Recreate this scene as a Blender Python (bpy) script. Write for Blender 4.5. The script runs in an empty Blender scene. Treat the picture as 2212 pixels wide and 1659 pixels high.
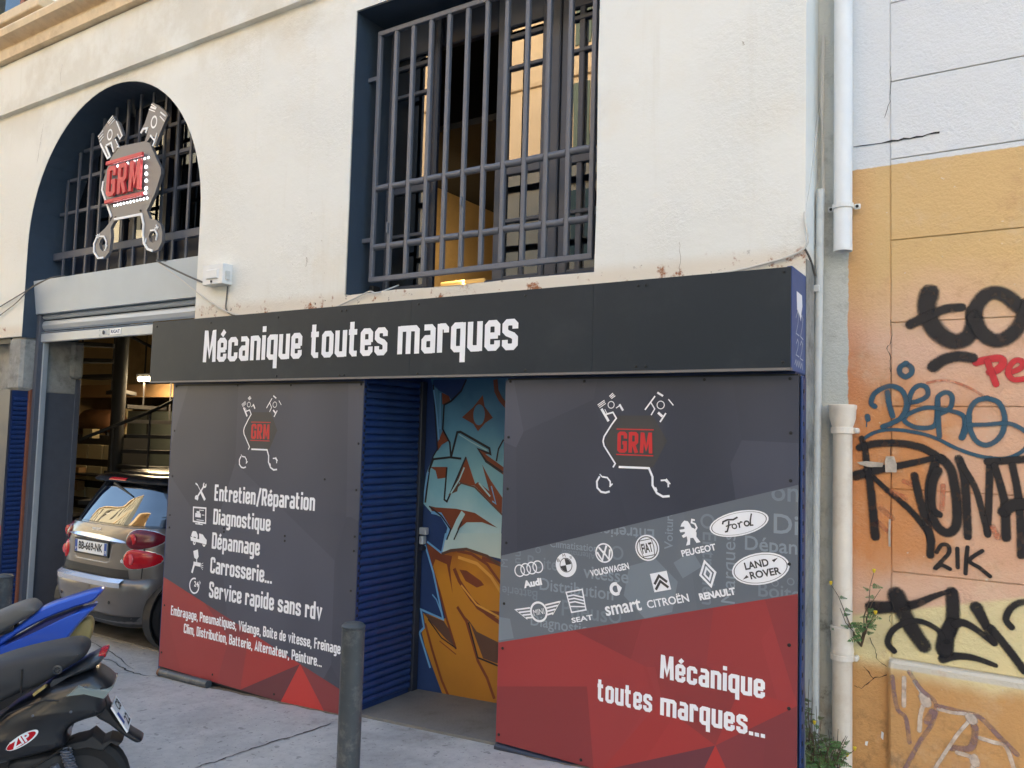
import bpy, bmesh, math, random
from mathutils import Vector, Matrix
from mathutils.geometry import tessellate_polygon
R = math.radians
random.seed(7)
scene = bpy.context.scene
COL = scene.collection

# ---------------------------------------------------------------- camera
YAW, PITCH, ROLL = R(-32.78), R(3.70), R(1.61)
fwd = Vector((math.sin(YAW)*math.cos(PITCH), math.cos(YAW)*math.cos(PITCH), math.sin(PITCH)))
rgt = Vector((math.cos(YAW), -math.sin(YAW), 0))
upv = rgt.cross(fwd)
r2 = rgt*math.cos(ROLL) + upv*math.sin(ROLL)
u2 = upv*math.cos(ROLL) - rgt*math.sin(ROLL)
cam_data = bpy.data.cameras.new('camera')
cam = bpy.data.objects.new('camera', cam_data)
COL.objects.link(cam)
mw = Matrix((r2, u2, -fwd)).transposed().to_4x4()
mw.translation = Vector((0, -4, 1.97))
cam.matrix_world = mw
cam_data.sensor_width = 36
cam_data.lens = 36*1740/2212
cam_data.clip_start = 0.05
cam_data.clip_end = 2000
scene.camera = cam

# ---------------------------------------------------------------- sky, sun, exposure
SUN_EL, SUN_AZ = R(15), R(14)          # low evening sun behind the garage building
world = bpy.data.worlds.new('World'); scene.world = world
world.use_nodes = True
wn = world.node_tree.nodes; wl = world.node_tree.links
wn.clear()
sky = wn.new('ShaderNodeTexSky'); sky.sky_type = 'NISHITA'; sky.sun_disc = False
sky.sun_elevation = SUN_EL; sky.sun_rotation = SUN_AZ
sky.dust_density = 1.2; sky.ozone_density = 1.0; sky.air_density = 1.0
bg = wn.new('ShaderNodeBackground'); bg.inputs['Strength'].default_value = 0.15
wo = wn.new('ShaderNodeOutputWorld')
wl.new(sky.outputs[0], bg.inputs[0]); wl.new(bg.outputs[0], wo.inputs[0])
sd = bpy.data.lights.new('sun', 'SUN'); sd.energy = 2.2; sd.angle = R(0.5); sd.color = (1, .70, .38)
sun = bpy.data.objects.new('sun', sd); COL.objects.link(sun)
sv = Vector((math.sin(SUN_AZ)*math.cos(SUN_EL), math.cos(SUN_AZ)*math.cos(SUN_EL), math.sin(SUN_EL)))
sun.rotation_euler = sv.to_track_quat('Z', 'Y').to_euler()
sun.location = (5, 30, 40)
vs = scene.view_settings
vs.view_transform = 'Standard'; vs.look = 'None'; vs.gamma = 1; vs.use_curve_mapping = False
vs.exposure = 2.58
scene.render.engine = 'CYCLES'

# ---------------------------------------------------------------- helpers
def srgb(r, g, b):
    f = lambda c: (c/255/12.92) if c/255 <= .04045 else ((c/255+.055)/1.055)**2.4
    return (f(r), f(g), f(b))

MATS = {}
def mat(name, col, rough=.7, metal=0., spec=.5, vary=0., vscale=6., bump=0., bscale=40., bdist=.01, dirt=None, dscale=2., damount=.5, coat=0.):
    """procedural principled material: colour noise, optional dirt patches and bump relief"""
    m = bpy.data.materials.new(name); m.use_nodes = True
    nt = m.node_tree; n = nt.nodes; l = nt.links
    b = n['Principled BSDF']
    b.inputs['Roughness'].default_value = rough
    b.inputs['Metallic'].default_value = metal
    b.inputs['Specular IOR Level'].default_value = spec
    if coat: b.inputs['Coat Weight'].default_value = coat; b.inputs['Coat Roughness'].default_value = .08
    tc = n.new('ShaderNodeTexCoord')
    rgb = n.new('ShaderNodeRGB'); rgb.outputs[0].default_value = (*col, 1)
    out = rgb.outputs[0]
    if vary:
        t = n.new('ShaderNodeTexNoise'); t.inputs['Scale'].default_value = vscale; t.inputs['Detail'].default_value = 6
        t.inputs['Roughness'].default_value = .65
        l.new(tc.outputs['Object'], t.inputs['Vector'])
        mr = n.new('ShaderNodeMapRange'); mr.inputs['From Min'].default_value = .3; mr.inputs['From Max'].default_value = .7
        mr.inputs['To Min'].default_value = 1-vary; mr.inputs['To Max'].default_value = 1+vary
        l.new(t.outputs['Fac'], mr.inputs['Value'])
        mx = n.new('ShaderNodeVectorMath'); mx.operation = 'SCALE'
        l.new(out, mx.inputs[0]); l.new(mr.outputs[0], mx.inputs['Scale'])
        out = mx.outputs[0]
        mr2 = n.new('ShaderNodeMapRange'); mr2.inputs['To Min'].default_value = max(.02, rough-.12); mr2.inputs['To Max'].default_value = min(1, rough+.12)
        l.new(t.outputs['Fac'], mr2.inputs['Value']); l.new(mr2.outputs[0], b.inputs['Roughness'])
    if dirt:
        t = n.new('ShaderNodeTexNoise'); t.inputs['Scale'].default_value = dscale; t.inputs['Detail'].default_value = 8; t.inputs['Roughness'].default_value = .7
        l.new(tc.outputs['Object'], t.inputs['Vector'])
        mr = n.new('ShaderNodeMapRange'); mr.inputs['From Min'].default_value = .5; mr.inputs['From Max'].default_value = .72
        mr.inputs['To Max'].default_value = damount
        l.new(t.outputs['Fac'], mr.inputs['Value'])
        mx = n.new('ShaderNodeMix'); mx.data_type = 'RGBA'
        l.new(mr.outputs[0], mx.inputs['Factor']); l.new(out, mx.inputs[6]); mx.inputs[7].default_value = (*dirt, 1)
        out = mx.outputs[2]
    l.new(out, b.inputs['Base Color'])
    if bump:
        t = n.new('ShaderNodeTexNoise'); t.inputs['Scale'].default_value = bscale; t.inputs['Detail'].default_value = 5
        l.new(tc.outputs['Object'], t.inputs['Vector'])
        bp = n.new('ShaderNodeBump'); bp.inputs['Strength'].default_value = bump; bp.inputs['Distance'].default_value = bdist
        l.new(t.outputs['Fac'], bp.inputs['Height']); l.new(bp.outputs[0], b.inputs['Normal'])
    MATS[name] = m
    return m

def glow(name, col, strength):
    m = bpy.data.materials.new(name); m.use_nodes = True
    b = m.node_tree.nodes['Principled BSDF']
    b.inputs['Base Color'].default_value = (*col, 1)
    b.inputs['Emission Color'].default_value = (*col, 1); b.inputs['Emission Strength'].default_value = strength
    MATS[name] = m; return m

def glass(name, tint=(.7, .75, .75), rough=.01, see=.8, gain=1.6):
    """thin pane: fresnel mix of mirror reflection and tinted transmission"""
    m = bpy.data.materials.new(name); m.use_nodes = True
    nt = m.node_tree; n = nt.nodes; l = nt.links; n.clear()
    o = n.new('ShaderNodeOutputMaterial'); mx = n.new('ShaderNodeMixShader')
    tr = n.new('ShaderNodeBsdfTransparent'); tr.inputs[0].default_value = (tint[0]*see, tint[1]*see, tint[2]*see, 1)
    gl = n.new('ShaderNodeBsdfGlossy'); gl.inputs['Roughness'].default_value = rough; gl.inputs[0].default_value = (.95, .97, 1, 1)
    fr = n.new('ShaderNodeFresnel'); fr.inputs[0].default_value = gain
    tc = n.new('ShaderNodeTexCoord'); nz = n.new('ShaderNodeTexNoise'); nz.inputs['Scale'].default_value = 1.6
    l.new(tc.outputs['Object'], nz.inputs['Vector'])
    bp = n.new('ShaderNodeBump'); bp.inputs['Strength'].default_value = .05; bp.inputs['Distance'].default_value = .02
    l.new(nz.outputs['Fac'], bp.inputs['Height']); l.new(bp.outputs[0], gl.inputs['Normal'])
    l.new(fr.outputs[0], mx.inputs[0]); l.new(tr.outputs[0], mx.inputs[1]); l.new(gl.outputs[0], mx.inputs[2])
    l.new(mx.outputs[0], o.inputs[0]); MATS[name] = m; return m

class MB:
    """mesh collector"""
    def __init__(s): s.v = []; s.f = []; s.attr = None; s.smooth = False
    def add(s, vs_, fs):
        k = len(s.v); s.v += [tuple(p) for p in vs_]; s.f += [tuple(i+k for i in f) for f in fs]; return s
    def box(s, x0, x1, y0, y1, z0, z1):
        return s.add([(x0,y0,z0),(x1,y0,z0),(x1,y1,z0),(x0,y1,z0),(x0,y0,z1),(x1,y0,z1),(x1,y1,z1),(x0,y1,z1)],
                     [(0,3,2,1),(4,5,6,7),(0,1,5,4),(1,2,6,5),(2,3,7,6),(3,0,4,7)])
    def bbox(s, x0, x1, y0, y1, z0, z1, c=.006):
        """box with chamfered edges (bevelled in plan and at the top and bottom)"""
        c = min(c, (x1-x0)/2.1, (y1-y0)/2.1, (z1-z0)/2.1)
        def ring(i, z):
            a0, a1, b0, b1 = x0+i, x1-i, y0+i, y1-i
            return [(a0+c,b0,z),(a1-c,b0,z),(a1,b0+c,z),(a1,b1-c,z),(a1-c,b1,z),(a0+c,b1,z),(a0,b1-c,z),(a0,b0+c,z)]
        return s.rings([ring(c*.7, z0), ring(0, z0+c), ring(0, z1-c), ring(c*.7, z1)], cap=True)
    def rings(s, rs, cap=True, closed=True):
        n = len(rs[0]); k = len(s.v)
        for r in rs: s.v += [tuple(p) for p in r]
        for i in range(len(rs)-1):
            for j in range(n if closed else n-1):
                a = k+i*n+j; b = k+i*n+(j+1) % n
                s.f.append((a, b, b+n, a+n))
        if cap:
            s.f.append(tuple(range(k+n-1, k-1, -1))); s.f.append(tuple(k+(len(rs)-1)*n+j for j in range(n)))
        return s
    def tube(s, pts, r, n=8, cap=True):
        pts = [Vector(p) for p in pts]; rs = []
        rr = r if isinstance(r, (list, tuple)) else [r]*len(pts)
        t0 = (pts[1]-pts[0]).normalized()
        a = t0.orthogonal().normalized()
        for i, p in enumerate(pts):
            t = (pts[min(i+1, len(pts)-1)] - pts[max(i-1, 0)]).normalized()
            a = (a - t*a.dot(t)).normalized(); b = t.cross(a)
            rs.append([p + (a*math.cos(q*2*math.pi/n) + b*math.sin(q*2*math.pi/n))*rr[i] for q in range(n)])
        return s.rings(rs, cap)
    def lathe(s, cx, cy, prof, n=24):
        """profile [(r, z)...] turned round a vertical axis"""
        return s.rings([[(cx+r*math.cos(q*2*math.pi/n), cy+r*math.sin(q*2*math.pi/n), z) for q in range(n)] for r, z in prof], True)
    def plate(s, poly, y0, y1, holes=()):
        """outline in x,z extruded from y0 (front) to y1; optional holes"""
        loops = [list(poly)] + [list(h) for h in holes]
        tri = tessellate_polygon([[Vector((x, z, 0)) for x, z in lp] for lp in loops])
        flat = [p for lp in loops for p in lp]; k = len(s.v); n = len(flat)
        s.v += [(x, y0, z) for x, z in flat] + [(x, y1, z) for x, z in flat]
        for a, b, c in tri:
            ax, az = flat[a]; bx, bz = flat[b]; cx, cz = flat[c]
            up = (bx-ax)*(cz-az)-(bz-az)*(cx-ax) > 0
            s.f.append((k+a, k+b, k+c) if up else (k+a, k+c, k+b))
            s.f.append((k+n+a, k+n+c, k+n+b) if up else (k+n+a, k+n+b, k+n+c))
        o = k
        for lp in loops:
            m = len(lp)
            area = sum(lp[i][0]*lp[(i+1) % m][1]-lp[(i+1) % m][0]*lp[i][1] for i in range(m))
            first = lp is loops[0]
            for i in range(m):
                a, b = o+i, o+(i+1) % m
                s.f.append((b, a, a+n, b+n) if (area > 0) == first else (a, b, b+n, a+n))
            o += m
        return s
    def sheet(s, poly, y):
        """flat outline in x,z facing the street"""
        tri = tessellate_polygon([[Vector((x, z, 0)) for x, z in poly]]); k = len(s.v)
        s.v += [(x, y, z) for x, z in poly]
        for a, b, c in tri:
            ax, az = poly[a]; bx, bz = poly[b]; cx, cz = poly[c]
            s.f.append((k+a, k+b, k+c) if (bx-ax)*(cz-az)-(bz-az)*(cx-ax) > 0 else (k+a, k+c, k+b))
        return s
    def line(s, pts, w, y, closed=False, wv=None, rise=.00003):
        """mitred flat stroke in x,z at depth y"""
        m = len(pts); P = [Vector((p[0], p[1])) for p in pts]; k = len(s.v); L = []
        for i in range(m):
            pa = P[i-1] if (i or closed) else None; pb = P[(i+1) % m] if (i < m-1 or closed) else None
            d1 = (P[i]-pa).normalized() if pa is not None and (P[i]-pa).length > 1e-9 else None
            d2 = (pb-P[i]).normalized() if pb is not None and (pb-P[i]).length > 1e-9 else None
            if d1 is None: d1 = d2
            if d2 is None: d2 = d1
            t = (d1+d2); t = t.normalized() if t.length > 1e-6 else d1
            nrm = Vector((-t.y, t.x)); c = max(.55, abs(t.dot(d1)))
            h = (wv[i] if wv else w)/2/c
            L.append((P[i]+nrm*h, P[i]-nrm*h))
        for i, (a, b) in enumerate(L): s.v += [(a.x, y-rise*i*(not closed), a.y), (b.x, y-rise*i*(not closed), b.y)]
        for i in range(m if closed else m-1):
            a = k+2*i; b = k+2*((i+1) % m)
            s.f.append((a, a+1, b+1, b))
        return s
    def disc(s, cx, cz, r, y, n=20, rz=None, r_in=0, a0=0, a1=2*math.pi, tilt=0):
        rz = rz or r; pts = []
        full = abs(a1-a0-2*math.pi) < 1e-6
        ct, st = math.cos(tilt), math.sin(tilt)
        def P(a, f): 
            x, z = f*r*math.cos(a), f*rz*math.sin(a); return (cx+x*ct-z*st, cz+x*st+z*ct)
        angs = [a0+(a1-a0)*i/n for i in range(n if full else n+1)]
        if r_in == 0: return s.sheet([P(a, 1) for a in angs], y)
        q = r_in/r; k = len(s.v); m = len(angs)
        for a in angs:
            o = P(a, 1); i_ = P(a, q); s.v += [(o[0], y, o[1]), (i_[0], y, i_[1])]
        for i in range(m if full else m-1):
            a = k+2*i; b = k+2*((i+1) % m); s.f.append((a, b, b+1, a+1))
        return s
    def build(s, name, material, parent=None, base=None, smooth=None, kind=None):
        me = bpy.data.meshes.new(name)
        off = base if base is not None else (root_of(parent).get('_base', (0,0,0)) if parent else (0,0,0))
        ox, oy, oz = off
        me.from_pydata([(x-ox, y-oy, z-oz) for x, y, z in s.v], [], s.f)
        mats = material if isinstance(material, (list, tuple)) else [material]
        for q in mats: me.materials.append(MATS[q])
        if s.attr is not None:
            a = me.attributes.new('edge', 'FLOAT', 'POINT'); a.data.foreach_set('value', s.attr)
        if (s.smooth if smooth is None else smooth): 
            me.shade_smooth()
            me.set_sharp_from_angle(angle=R(40))
        me.update()
        o = bpy.data.objects.new(name, me); COL.objects.link(o)
        if parent: o.parent = parent
        if kind: o['kind'] = kind
        return o

def root_of(o):
    while o.parent: o = o.parent
    return BASES.setdefault(o.name, {'_base': (0,0,0)})
BASES = {}
def thing(name, label, cat, base=(0,0,0), rot=0, group=None, local=False):
    """an Empty at the thing's base; its parts are its children"""
    o = bpy.data.objects.new(name, None); COL.objects.link(o)
    o.location = base; o.rotation_euler = (0, 0, rot); o.empty_display_size = .1
    o['label'] = label; o['category'] = cat
    if group: o['group'] = group
    BASES[o.name] = {'_base': (0,0,0) if local else tuple(base)}
    return o
def tag(o, label, cat, group=None):
    o['label'] = label; o['category'] = cat
    if group: o['group'] = group
    return o
def share(name, me, parent, loc, rot=None, scale=None):
    o = bpy.data.objects.new(name, me); COL.objects.link(o); o.parent = parent
    b = root_of(parent)['_base'] if parent else (0,0,0)
    o.location = (loc[0]-b[0], loc[1]-b[1], loc[2]-b[2])
    if rot: o.rotation_euler = rot
    if scale: o.scale = scale
    return o
def ground_z(x): return .053*(x+5.83) if x > -5.83 else .012*(x+5.83)

# ---------------------------------------------------------------- lettering: a condensed square stroke alphabet
_b, _t, _T, _d, _c, _W = .07, .66, .93, -.19, .06, .27
GL = {
 'a': (_W, [[(0,_t),(_W-_c,_t),(_W,_t-_c),(_W,0)], [(_W,.385),(_c,.385),(0,.385-_c),(0,_b+_c),(_c,_b),(_W,_b)]]),
 'b': (_W, [[(0,0),(0,1)], [(0,_t),(_W-_c,_t),(_W,_t-_c),(_W,_b+_c),(_W-_c,_b),(0,_b)]]),
 'c': (_W, [[(_W,.47),(_W,_t-_c),(_W-_c,_t),(_c,_t),(0,_t-_c),(0,_b+_c),(_c,_b),(_W-_c,_b),(_W,_b+_c),(_W,.26)]]),
 'd': (_W, [[(_W,0),(_W,1)], [(_W,_t),(_c,_t),(0,_t-_c),(0,_b+_c),(_c,_b),(_W,_b)]]),
 'e': (_W, [[(_W,.24),(_W,_b+_c),(_W-_c,_b),(_c,_b),(0,_b+_c),(0,_t-_c),(_c,_t),(_W-_c,_t),(_W,_t-_c),(_W,.36)], [(_W+.02,.36),(0,.36)]]),
 'g': (_W, [[(_W,_t),(_c,_t),(0,_t-_c),(0,_b+_c),(_c,_b),(_W,_b)], [(_W,.73),(_W,_d+_c),(_W-_c,_d),(0,_d)]]),
 'h': (_W, [[(0,0),(0,1)], [(0,_t),(_W-_c,_t),(_W,_t-_c),(_W,0)]]),
 'i': (0, [[(0,0),(0,.73)], [(0,.83),(0,1)]]),
 'l': (0, [[(0,0),(0,1)]]),
 'm': (.54, [[(0,0),(0,.73)], [(0,_t),(.54-_c,_t),(.54,_t-_c),(.54,0)], [(.27,_t),(.27,0)]]),
 'n': (_W, [[(0,0),(0,.73)], [(0,_t),(_W-_c,_t),(_W,_t-_c),(_W,0)]]),
 'o': (_W, [[(_W/2,_b),(_W-_c,_b),(_W,_b+_c),(_W,_t-_c),(_W-_c,_t),(_c,_t),(0,_t-_c),(0,_b+_c),(_c,_b),(_W/2,_b)]]),
 'p': (_W, [[(0,.73),(0,-.26)], [(0,_t),(_W-_c,_t),(_W,_t-_c),(_W,_b+_c),(_W-_c,_b),(0,_b)]]),
 'q': (_W, [[(_W,.73),(_W,-.26)], [(_W,_t),(_c,_t),(0,_t-_c),(0,_b+_c),(_c,_b),(_W,_b)]]),
 'r': (.19, [[(0,0),(0,.73)], [(0,_t),(.19-_c,_t),(.19,_t-_c),(.19,.5)]]),
 's': (_W, [[(_W,.5),(_W,_t-_c),(_W-_c,_t),(_c,_t),(0,_t-_c),(0,.46),(_c,.4),(_W-_c,.34),(_W,.28),(_W,_b+_c),(_W-_c,_b),(_c,_b),(0,_b+_c),(0,.24)]]),
 't': (.2, [[(.03,.94),(.03,_b+_c),(.03+_c,_b),(.22,_b)], [(-.08,_t),(.21,_t)]]),
 'u': (_W, [[(0,.73),(0,_b+_c),(_c,_b),(_W,_b)], [(_W,.73),(_W,0)]]),
 'v': (.3, [[(0,.73),(.15,.06),(.3,.73)]]),
 'y': (_W, [[(0,.73),(0,_b+_c),(_c,_b),(_W,_b)], [(_W,.73),(_W,_d+_c),(_W-_c,_d),(0,_d)]]),
 'A': (.36, [[(0,0),(.18,.94),(.36,0)], [(.08,.27),(.28,.27)]]),
 'B': (.29, [[(0,0),(0,1)], [(0,_T),(.29-_c,_T),(.29,_T-_c),(.29,.58),(.25,.52),(0,.52)], [(.22,.52),(.29,.45),(.29,_b+_c),(.29-_c,_b),(0,_b)]]),
 'C': (.29, [[(.29,.68),(.29,_T-_c),(.29-_c,_T),(_c,_T),(0,_T-_c),(0,_b+_c),(_c,_b),(.29-_c,_b),(.29,_b+_c),(.29,.3)]]),
 'D': (.3, [[(0,0),(0,1)], [(0,_T),(.3-_c,_T),(.3,_T-_c),(.3,_b+_c),(.3-_c,_b),(0,_b)]]),
 'E': (.24, [[(0,0),(0,1)], [(0,_T),(.28,_T)], [(0,.52),(.25,.52)], [(0,_b),(.28,_b)]]),
 'F': (.24, [[(0,0),(0,1)], [(0,_T),(.28,_T)], [(0,.52),(.25,.52)]]),
 'G': (.31, [[(.31,.68),(.31,_T-_c),(.31-_c,_T),(_c,_T),(0,_T-_c),(0,_b+_c),(_c,_b),(.31-_c,_b),(.31,_b+_c),(.31,.47),(.17,.47)]]),
 'M': (.44, [[(0,0),(.03,1)], [(.05,.96),(.22,.22),(.39,.96)], [(.44,0),(.41,1)]]),
 'P': (.29, [[(0,0),(0,1)], [(0,_T),(.29-_c,_T),(.29,_T-_c),(.29,.5),(.29-_c,.44),(0,.44)]]),
 'R': (.3, [[(0,0),(0,1)], [(0,_T),(.3-_c,_T),(.3,_T-_c),(.3,.53),(.3-_c,.46),(0,.46)], [(.14,.46),(.31,0)]]),
 'S': (.29, [[(.29,.7),(.29,_T-_c),(.29-_c,_T),(_c,_T),(0,_T-_c),(0,.62),(_c,.55),(.29-_c,.45),(.29,.37),(.29,_b+_c),(.29-_c,_b),(_c,_b),(0,_b+_c),(0,.3)]]),
 'V': (.36, [[(0,1),(.18,.05),(.36,1)]]),
 ',': (0, [[(.01,.14),(-.03,-.14)]]), '.': (0, [[(0,0),(0,.15)]]), '/': (.26, [[(0,-.1),(.26,1.02)]]), ' ': (.06, []),
}
GL['é'] = (_W, GL['e'][1] + [[(.1,.8),(.23,.95)]])
def text_width(s, w, gap):
    x = 0
    for i, ch in enumerate(s): x += GL[ch][0]+w+gap
    return x-gap
def letters(mb, s, p0, p1, cap, y, w=.145, gap=.06):
    """set a word between two baseline points (x,z), cap height in metres, on the plane at depth y"""
    dx, dz = p1[0]-p0[0], p1[1]-p0[1]; Ln = math.hypot(dx, dz); c, si = dx/Ln, dz/Ln
    sx = Ln/text_width(s, w, gap); x = w/2; k = 0
    for ch in s:
        gw, lines = GL[ch]
        for ln in lines:
            # stroke built in letter space, then scaled, so uprights stay heavier than bars
            tmp = MB(); tmp.line(ln, w, 0)
            vs_ = []
            for vx, vy, vz in tmp.v:
                X, Z = (x+vx)*sx, vz*cap
                vs_.append((p0[0]+X*c-Z*si, y+vy-.0004*(k % 4), p0[1]+X*si+Z*c))
            mb.add(vs_, tmp.f); k += 1
        x += gw+w+gap
    return mb

def font_mesh(s, bold=0.0, shear=0.0):
    cu = bpy.data.curves.new('t', 'FONT'); cu.body = s; cu.size = 1; cu.offset = bold; cu.shear = shear
    cu.resolution_u = 3
    ob = bpy.data.objects.new('t', cu); COL.objects.link(ob)
    dg = bpy.context.evaluated_depsgraph_get()
    me = bpy.data.meshes.new_from_object(ob.evaluated_get(dg))
    v = [tuple(p.co) for p in me.vertices]; f = [tuple(p.vertices) for p in me.polygons]
    bpy.data.objects.remove(ob); bpy.data.curves.remove(cu); bpy.data.meshes.remove(me)
    return v, f
def printed(mb, s, cx, cz, width, y, height=None, ang=0., bold=.02, shear=0.):
    """plain sans lettering centred on (cx,cz), fitted to a width, turned by ang"""
    v, f = font_mesh(s, bold, shear)
    x0 = min(p[0] for p in v); x1 = max(p[0] for p in v); z0 = min(p[1] for p in v); z1 = max(p[1] for p in v)
    sx = width/(x1-x0); sz = height/(z1-z0) if height else sx
    ca, sa = math.cos(ang), math.sin(ang); out = []
    for p in v:
        X = (p[0]-(x0+x1)/2)*sx; Z = (p[1]-(z0+z1)/2)*sz
        out.append((cx+X*ca-Z*sa, y, cz+X*sa+Z*ca))
    return mb.add(out, f)

# ---------------------------------------------------------------- materials
mat('navy_paint', srgb(52, 66, 82), .55, vary=.12, vscale=9, bump=.25, bscale=90, bdist=.004)
mat('bar_grey', srgb(98, 102, 112), .45, vary=.08, vscale=14, bump=.1, bscale=60, bdist=.002)
mat('frame_grey', srgb(84, 88, 98), .5, vary=.1, vscale=8)
mat('frame_dark', srgb(36, 42, 56), .45, vary=.1)
mat('concrete', srgb(150, 150, 146), .9, vary=.25, vscale=5, bump=.8, bscale=14, bdist=.02, dirt=srgb(60, 58, 55), dscale=4, damount=.8)
mat('tan_wall', srgb(176, 150, 108), .85, vary=.1, vscale=2, dirt=srgb(96, 80, 58), dscale=1.2, damount=.6)
mat('dark_wall', srgb(78, 80, 76), .7, vary=.15, vscale=3)
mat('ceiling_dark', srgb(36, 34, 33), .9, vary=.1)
mat('floor_concrete', srgb(120, 116, 110), .6, vary=.18, vscale=4, dirt=srgb(50, 46, 42), dscale=3, damount=.7)
mat('stone_trim', srgb(226, 204, 170), .85, vary=.08, vscale=7, bump=.3, bscale=30, bdist=.006, dirt=srgb(170, 136, 96), dscale=3, damount=.5)
mat('curtain', srgb(206, 216, 208), .9, vary=.05, vscale=12)
mat('brown_wood', srgb(140, 84, 62), .6, vary=.15, vscale=20)
mat('white_paint', srgb(226, 228, 226), .6, vary=.03)
mat('off_white_pipe', srgb(240, 229, 214), .42, vary=.05, vscale=10, dirt=srgb(176, 150, 122), dscale=5, damount=.5)
mat('white_pipe', srgb(228, 229, 228), .5, vary=.03, vscale=10)
mat('conduit_grey', srgb(204, 206, 204), .5, vary=.05, vscale=10, dirt=srgb(140, 140, 134), dscale=6, damount=.4)
mat('cable', srgb(200, 198, 192), .6)
mat('cable_dark', srgb(92, 90, 88), .6)
mat('black', srgb(22, 23, 25), .5)
mat('rubber', srgb(30, 30, 32), .8, vary=.15, vscale=30, bump=.2, bscale=80, bdist=.002)
mat('alu', srgb(178, 186, 194), .42, metal=.3, vary=.06, vscale=5)
mat('alu_box', srgb(186, 196, 204), .5, metal=.1, vary=.04, vscale=3)
mat('blue_cladding', srgb(30, 54, 104), .42, vary=.18, vscale=8, bump=.12, bscale=50, bdist=.003, dirt=srgb(22, 34, 60), dscale=5, damount=.6)
mat('blue_paint', srgb(58, 84, 140), .45, vary=.08, vscale=8, dirt=srgb(40, 58, 100), dscale=6, damount=.5)
mat('opposite_render', srgb(226, 204, 172), .9, vary=.08, vscale=.6)
mat('opposite_grey', srgb(186, 186, 172), .9, vary=.08, vscale=.5)
mat('opposite_white', srgb(220, 216, 206), .9, vary=.06, vscale=.7)
mat('shutter_green', srgb(106, 122, 112), .7, vary=.1)
mat('dark_pane', srgb(28, 32, 38), .08)
mat('kerb_stone', srgb(150, 148, 144), .8, vary=.12, vscale=8, bump=.3, bscale=40)
mat('road_asphalt', srgb(74, 75, 78), .85, vary=.2, vscale=60, bump=.5, bscale=220, bdist=.006)
glass('pane_glass', gain=2.3, see=.45)
glass('pane_clear', gain=1.5, see=.9)

def plaster_material():
    """cream painted render: yellowed patches, rough trowelled areas, rust bleeding just above the sign beam"""
    m = bpy.data.materials.new('cream_render'); m.use_nodes = True; MATS['cream_render'] = m
    nt = m.node_tree; n = nt.nodes; l = nt.links; b = n['Principled BSDF']; b.inputs['Roughness'].default_value = .85
    geo = n.new('ShaderNodeNewGeometry'); sep = n.new('ShaderNodeSeparateXYZ'); l.new(geo.outputs['Position'], sep.inputs[0])
    def noise(sc, det=6, ro=.6):
        t = n.new('ShaderNodeTexNoise'); t.inputs['Scale'].default_value = sc; t.inputs['Detail'].default_value = det; t.inputs['Roughness'].default_value = ro
        l.new(geo.outputs['Position'], t.inputs['Vector']); return t.outputs['Fac']
    def rng(v, a, c, lo=0., hi=1.):
        r = n.new('ShaderNodeMapRange'); r.interpolation_type = 'SMOOTHSTEP'
        for k, q in zip(('From Min', 'From Max', 'To Min', 'To Max'), (a, c, lo, hi)): r.inputs[k].default_value = q
        l.new(v, r.inputs['Value']); return r.outputs[0]
    def mul(a, c):
        q = n.new('ShaderNodeMath'); q.operation = 'MULTIPLY'; l.new(a, q.inputs[0])
        if isinstance(c, float): q.inputs[1].default_value = c
        else: l.new(c, q.inputs[1])
        return q.outputs[0]
    def mix(f, a, col):
        q = n.new('ShaderNodeMix'); q.data_type = 'RGBA'; l.new(f, q.inputs['Factor'])
        if isinstance(a, tuple): q.inputs[6].default_value = (*a, 1)
        else: l.new(a, q.inputs[6])
        q.inputs[7].default_value = (*col, 1); return q.outputs[2]
    c = mix(rng(sep.outputs['X'], -9.5, -2.0, 1, 0), srgb(231, 232, 228), srgb(235, 233, 223))
    c = mix(mul(rng(noise(.9), .5, .75), .35), c, srgb(226, 212, 186))
    c = mix(mul(rng(noise(3.5, 8, .75), .58, .8), .2), c, srgb(190, 180, 164))
    mp = n.new('ShaderNodeMapping'); mp.inputs['Scale'].default_value = (7, 1, .5); l.new(geo.outputs['Position'], mp.inputs[0])
    st = n.new('ShaderNodeTexNoise'); st.inputs['Scale'].default_value = 1.0; st.inputs['Detail'].default_value = 7; st.inputs['Roughness'].default_value = .7; l.new(mp.outputs[0], st.inputs['Vector'])
    c = mix(mul(rng(st.outputs['Fac'], .54, .74), .17), c, srgb(200, 192, 172))                  # rain streaks
    soot = mul(rng(sep.outputs['Z'], 4.7, 5.3), rng(noise(1.7, 8, .7), .40, .62))
    c = mix(mul(soot, .30), c, srgb(190, 178, 152))                                              # grime gathered under the band
    c = mix(mul(mul(rng(noise(30, 3, .5), .74, .77), rng(noise(.8, 2), .5, .6)), .7), c, srgb(160, 150, 134))                    # pits and chips
    band = mul(rng(sep.outputs['Z'], 2.78, 2.9), rng(sep.outputs['Z'], 2.92, 3.02, 1, 0))
    c = mix(mul(band, .5), c, srgb(214, 196, 172))
    c = mix(mul(band, rng(noise(7, 6, .7), .57, .66)), c, srgb(150, 92, 52))
    c = mix(mul(band, rng(noise(16, 5, .7), .64, .7)), c, srgb(66, 40, 28))
    l.new(c, b.inputs['Base Color'])
    h1 = mul(noise(16, 8, .7), .45); rough = mul(rng(noise(1.1, 3), .42, .62), noise(34, 6, .75))
    ad = n.new('ShaderNodeMath'); ad.operation = 'ADD'; l.new(h1, ad.inputs[0]); l.new(mul(rough, 1.4), ad.inputs[1])
    bp = n.new('ShaderNodeBump'); bp.inputs['Strength'].default_value = .6; bp.inputs['Distance'].default_value = .010
    l.new(ad.outputs[0], bp.inputs['Height']); l.new(bp.outputs[0], b.inputs['Normal'])
plaster_material()

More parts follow.
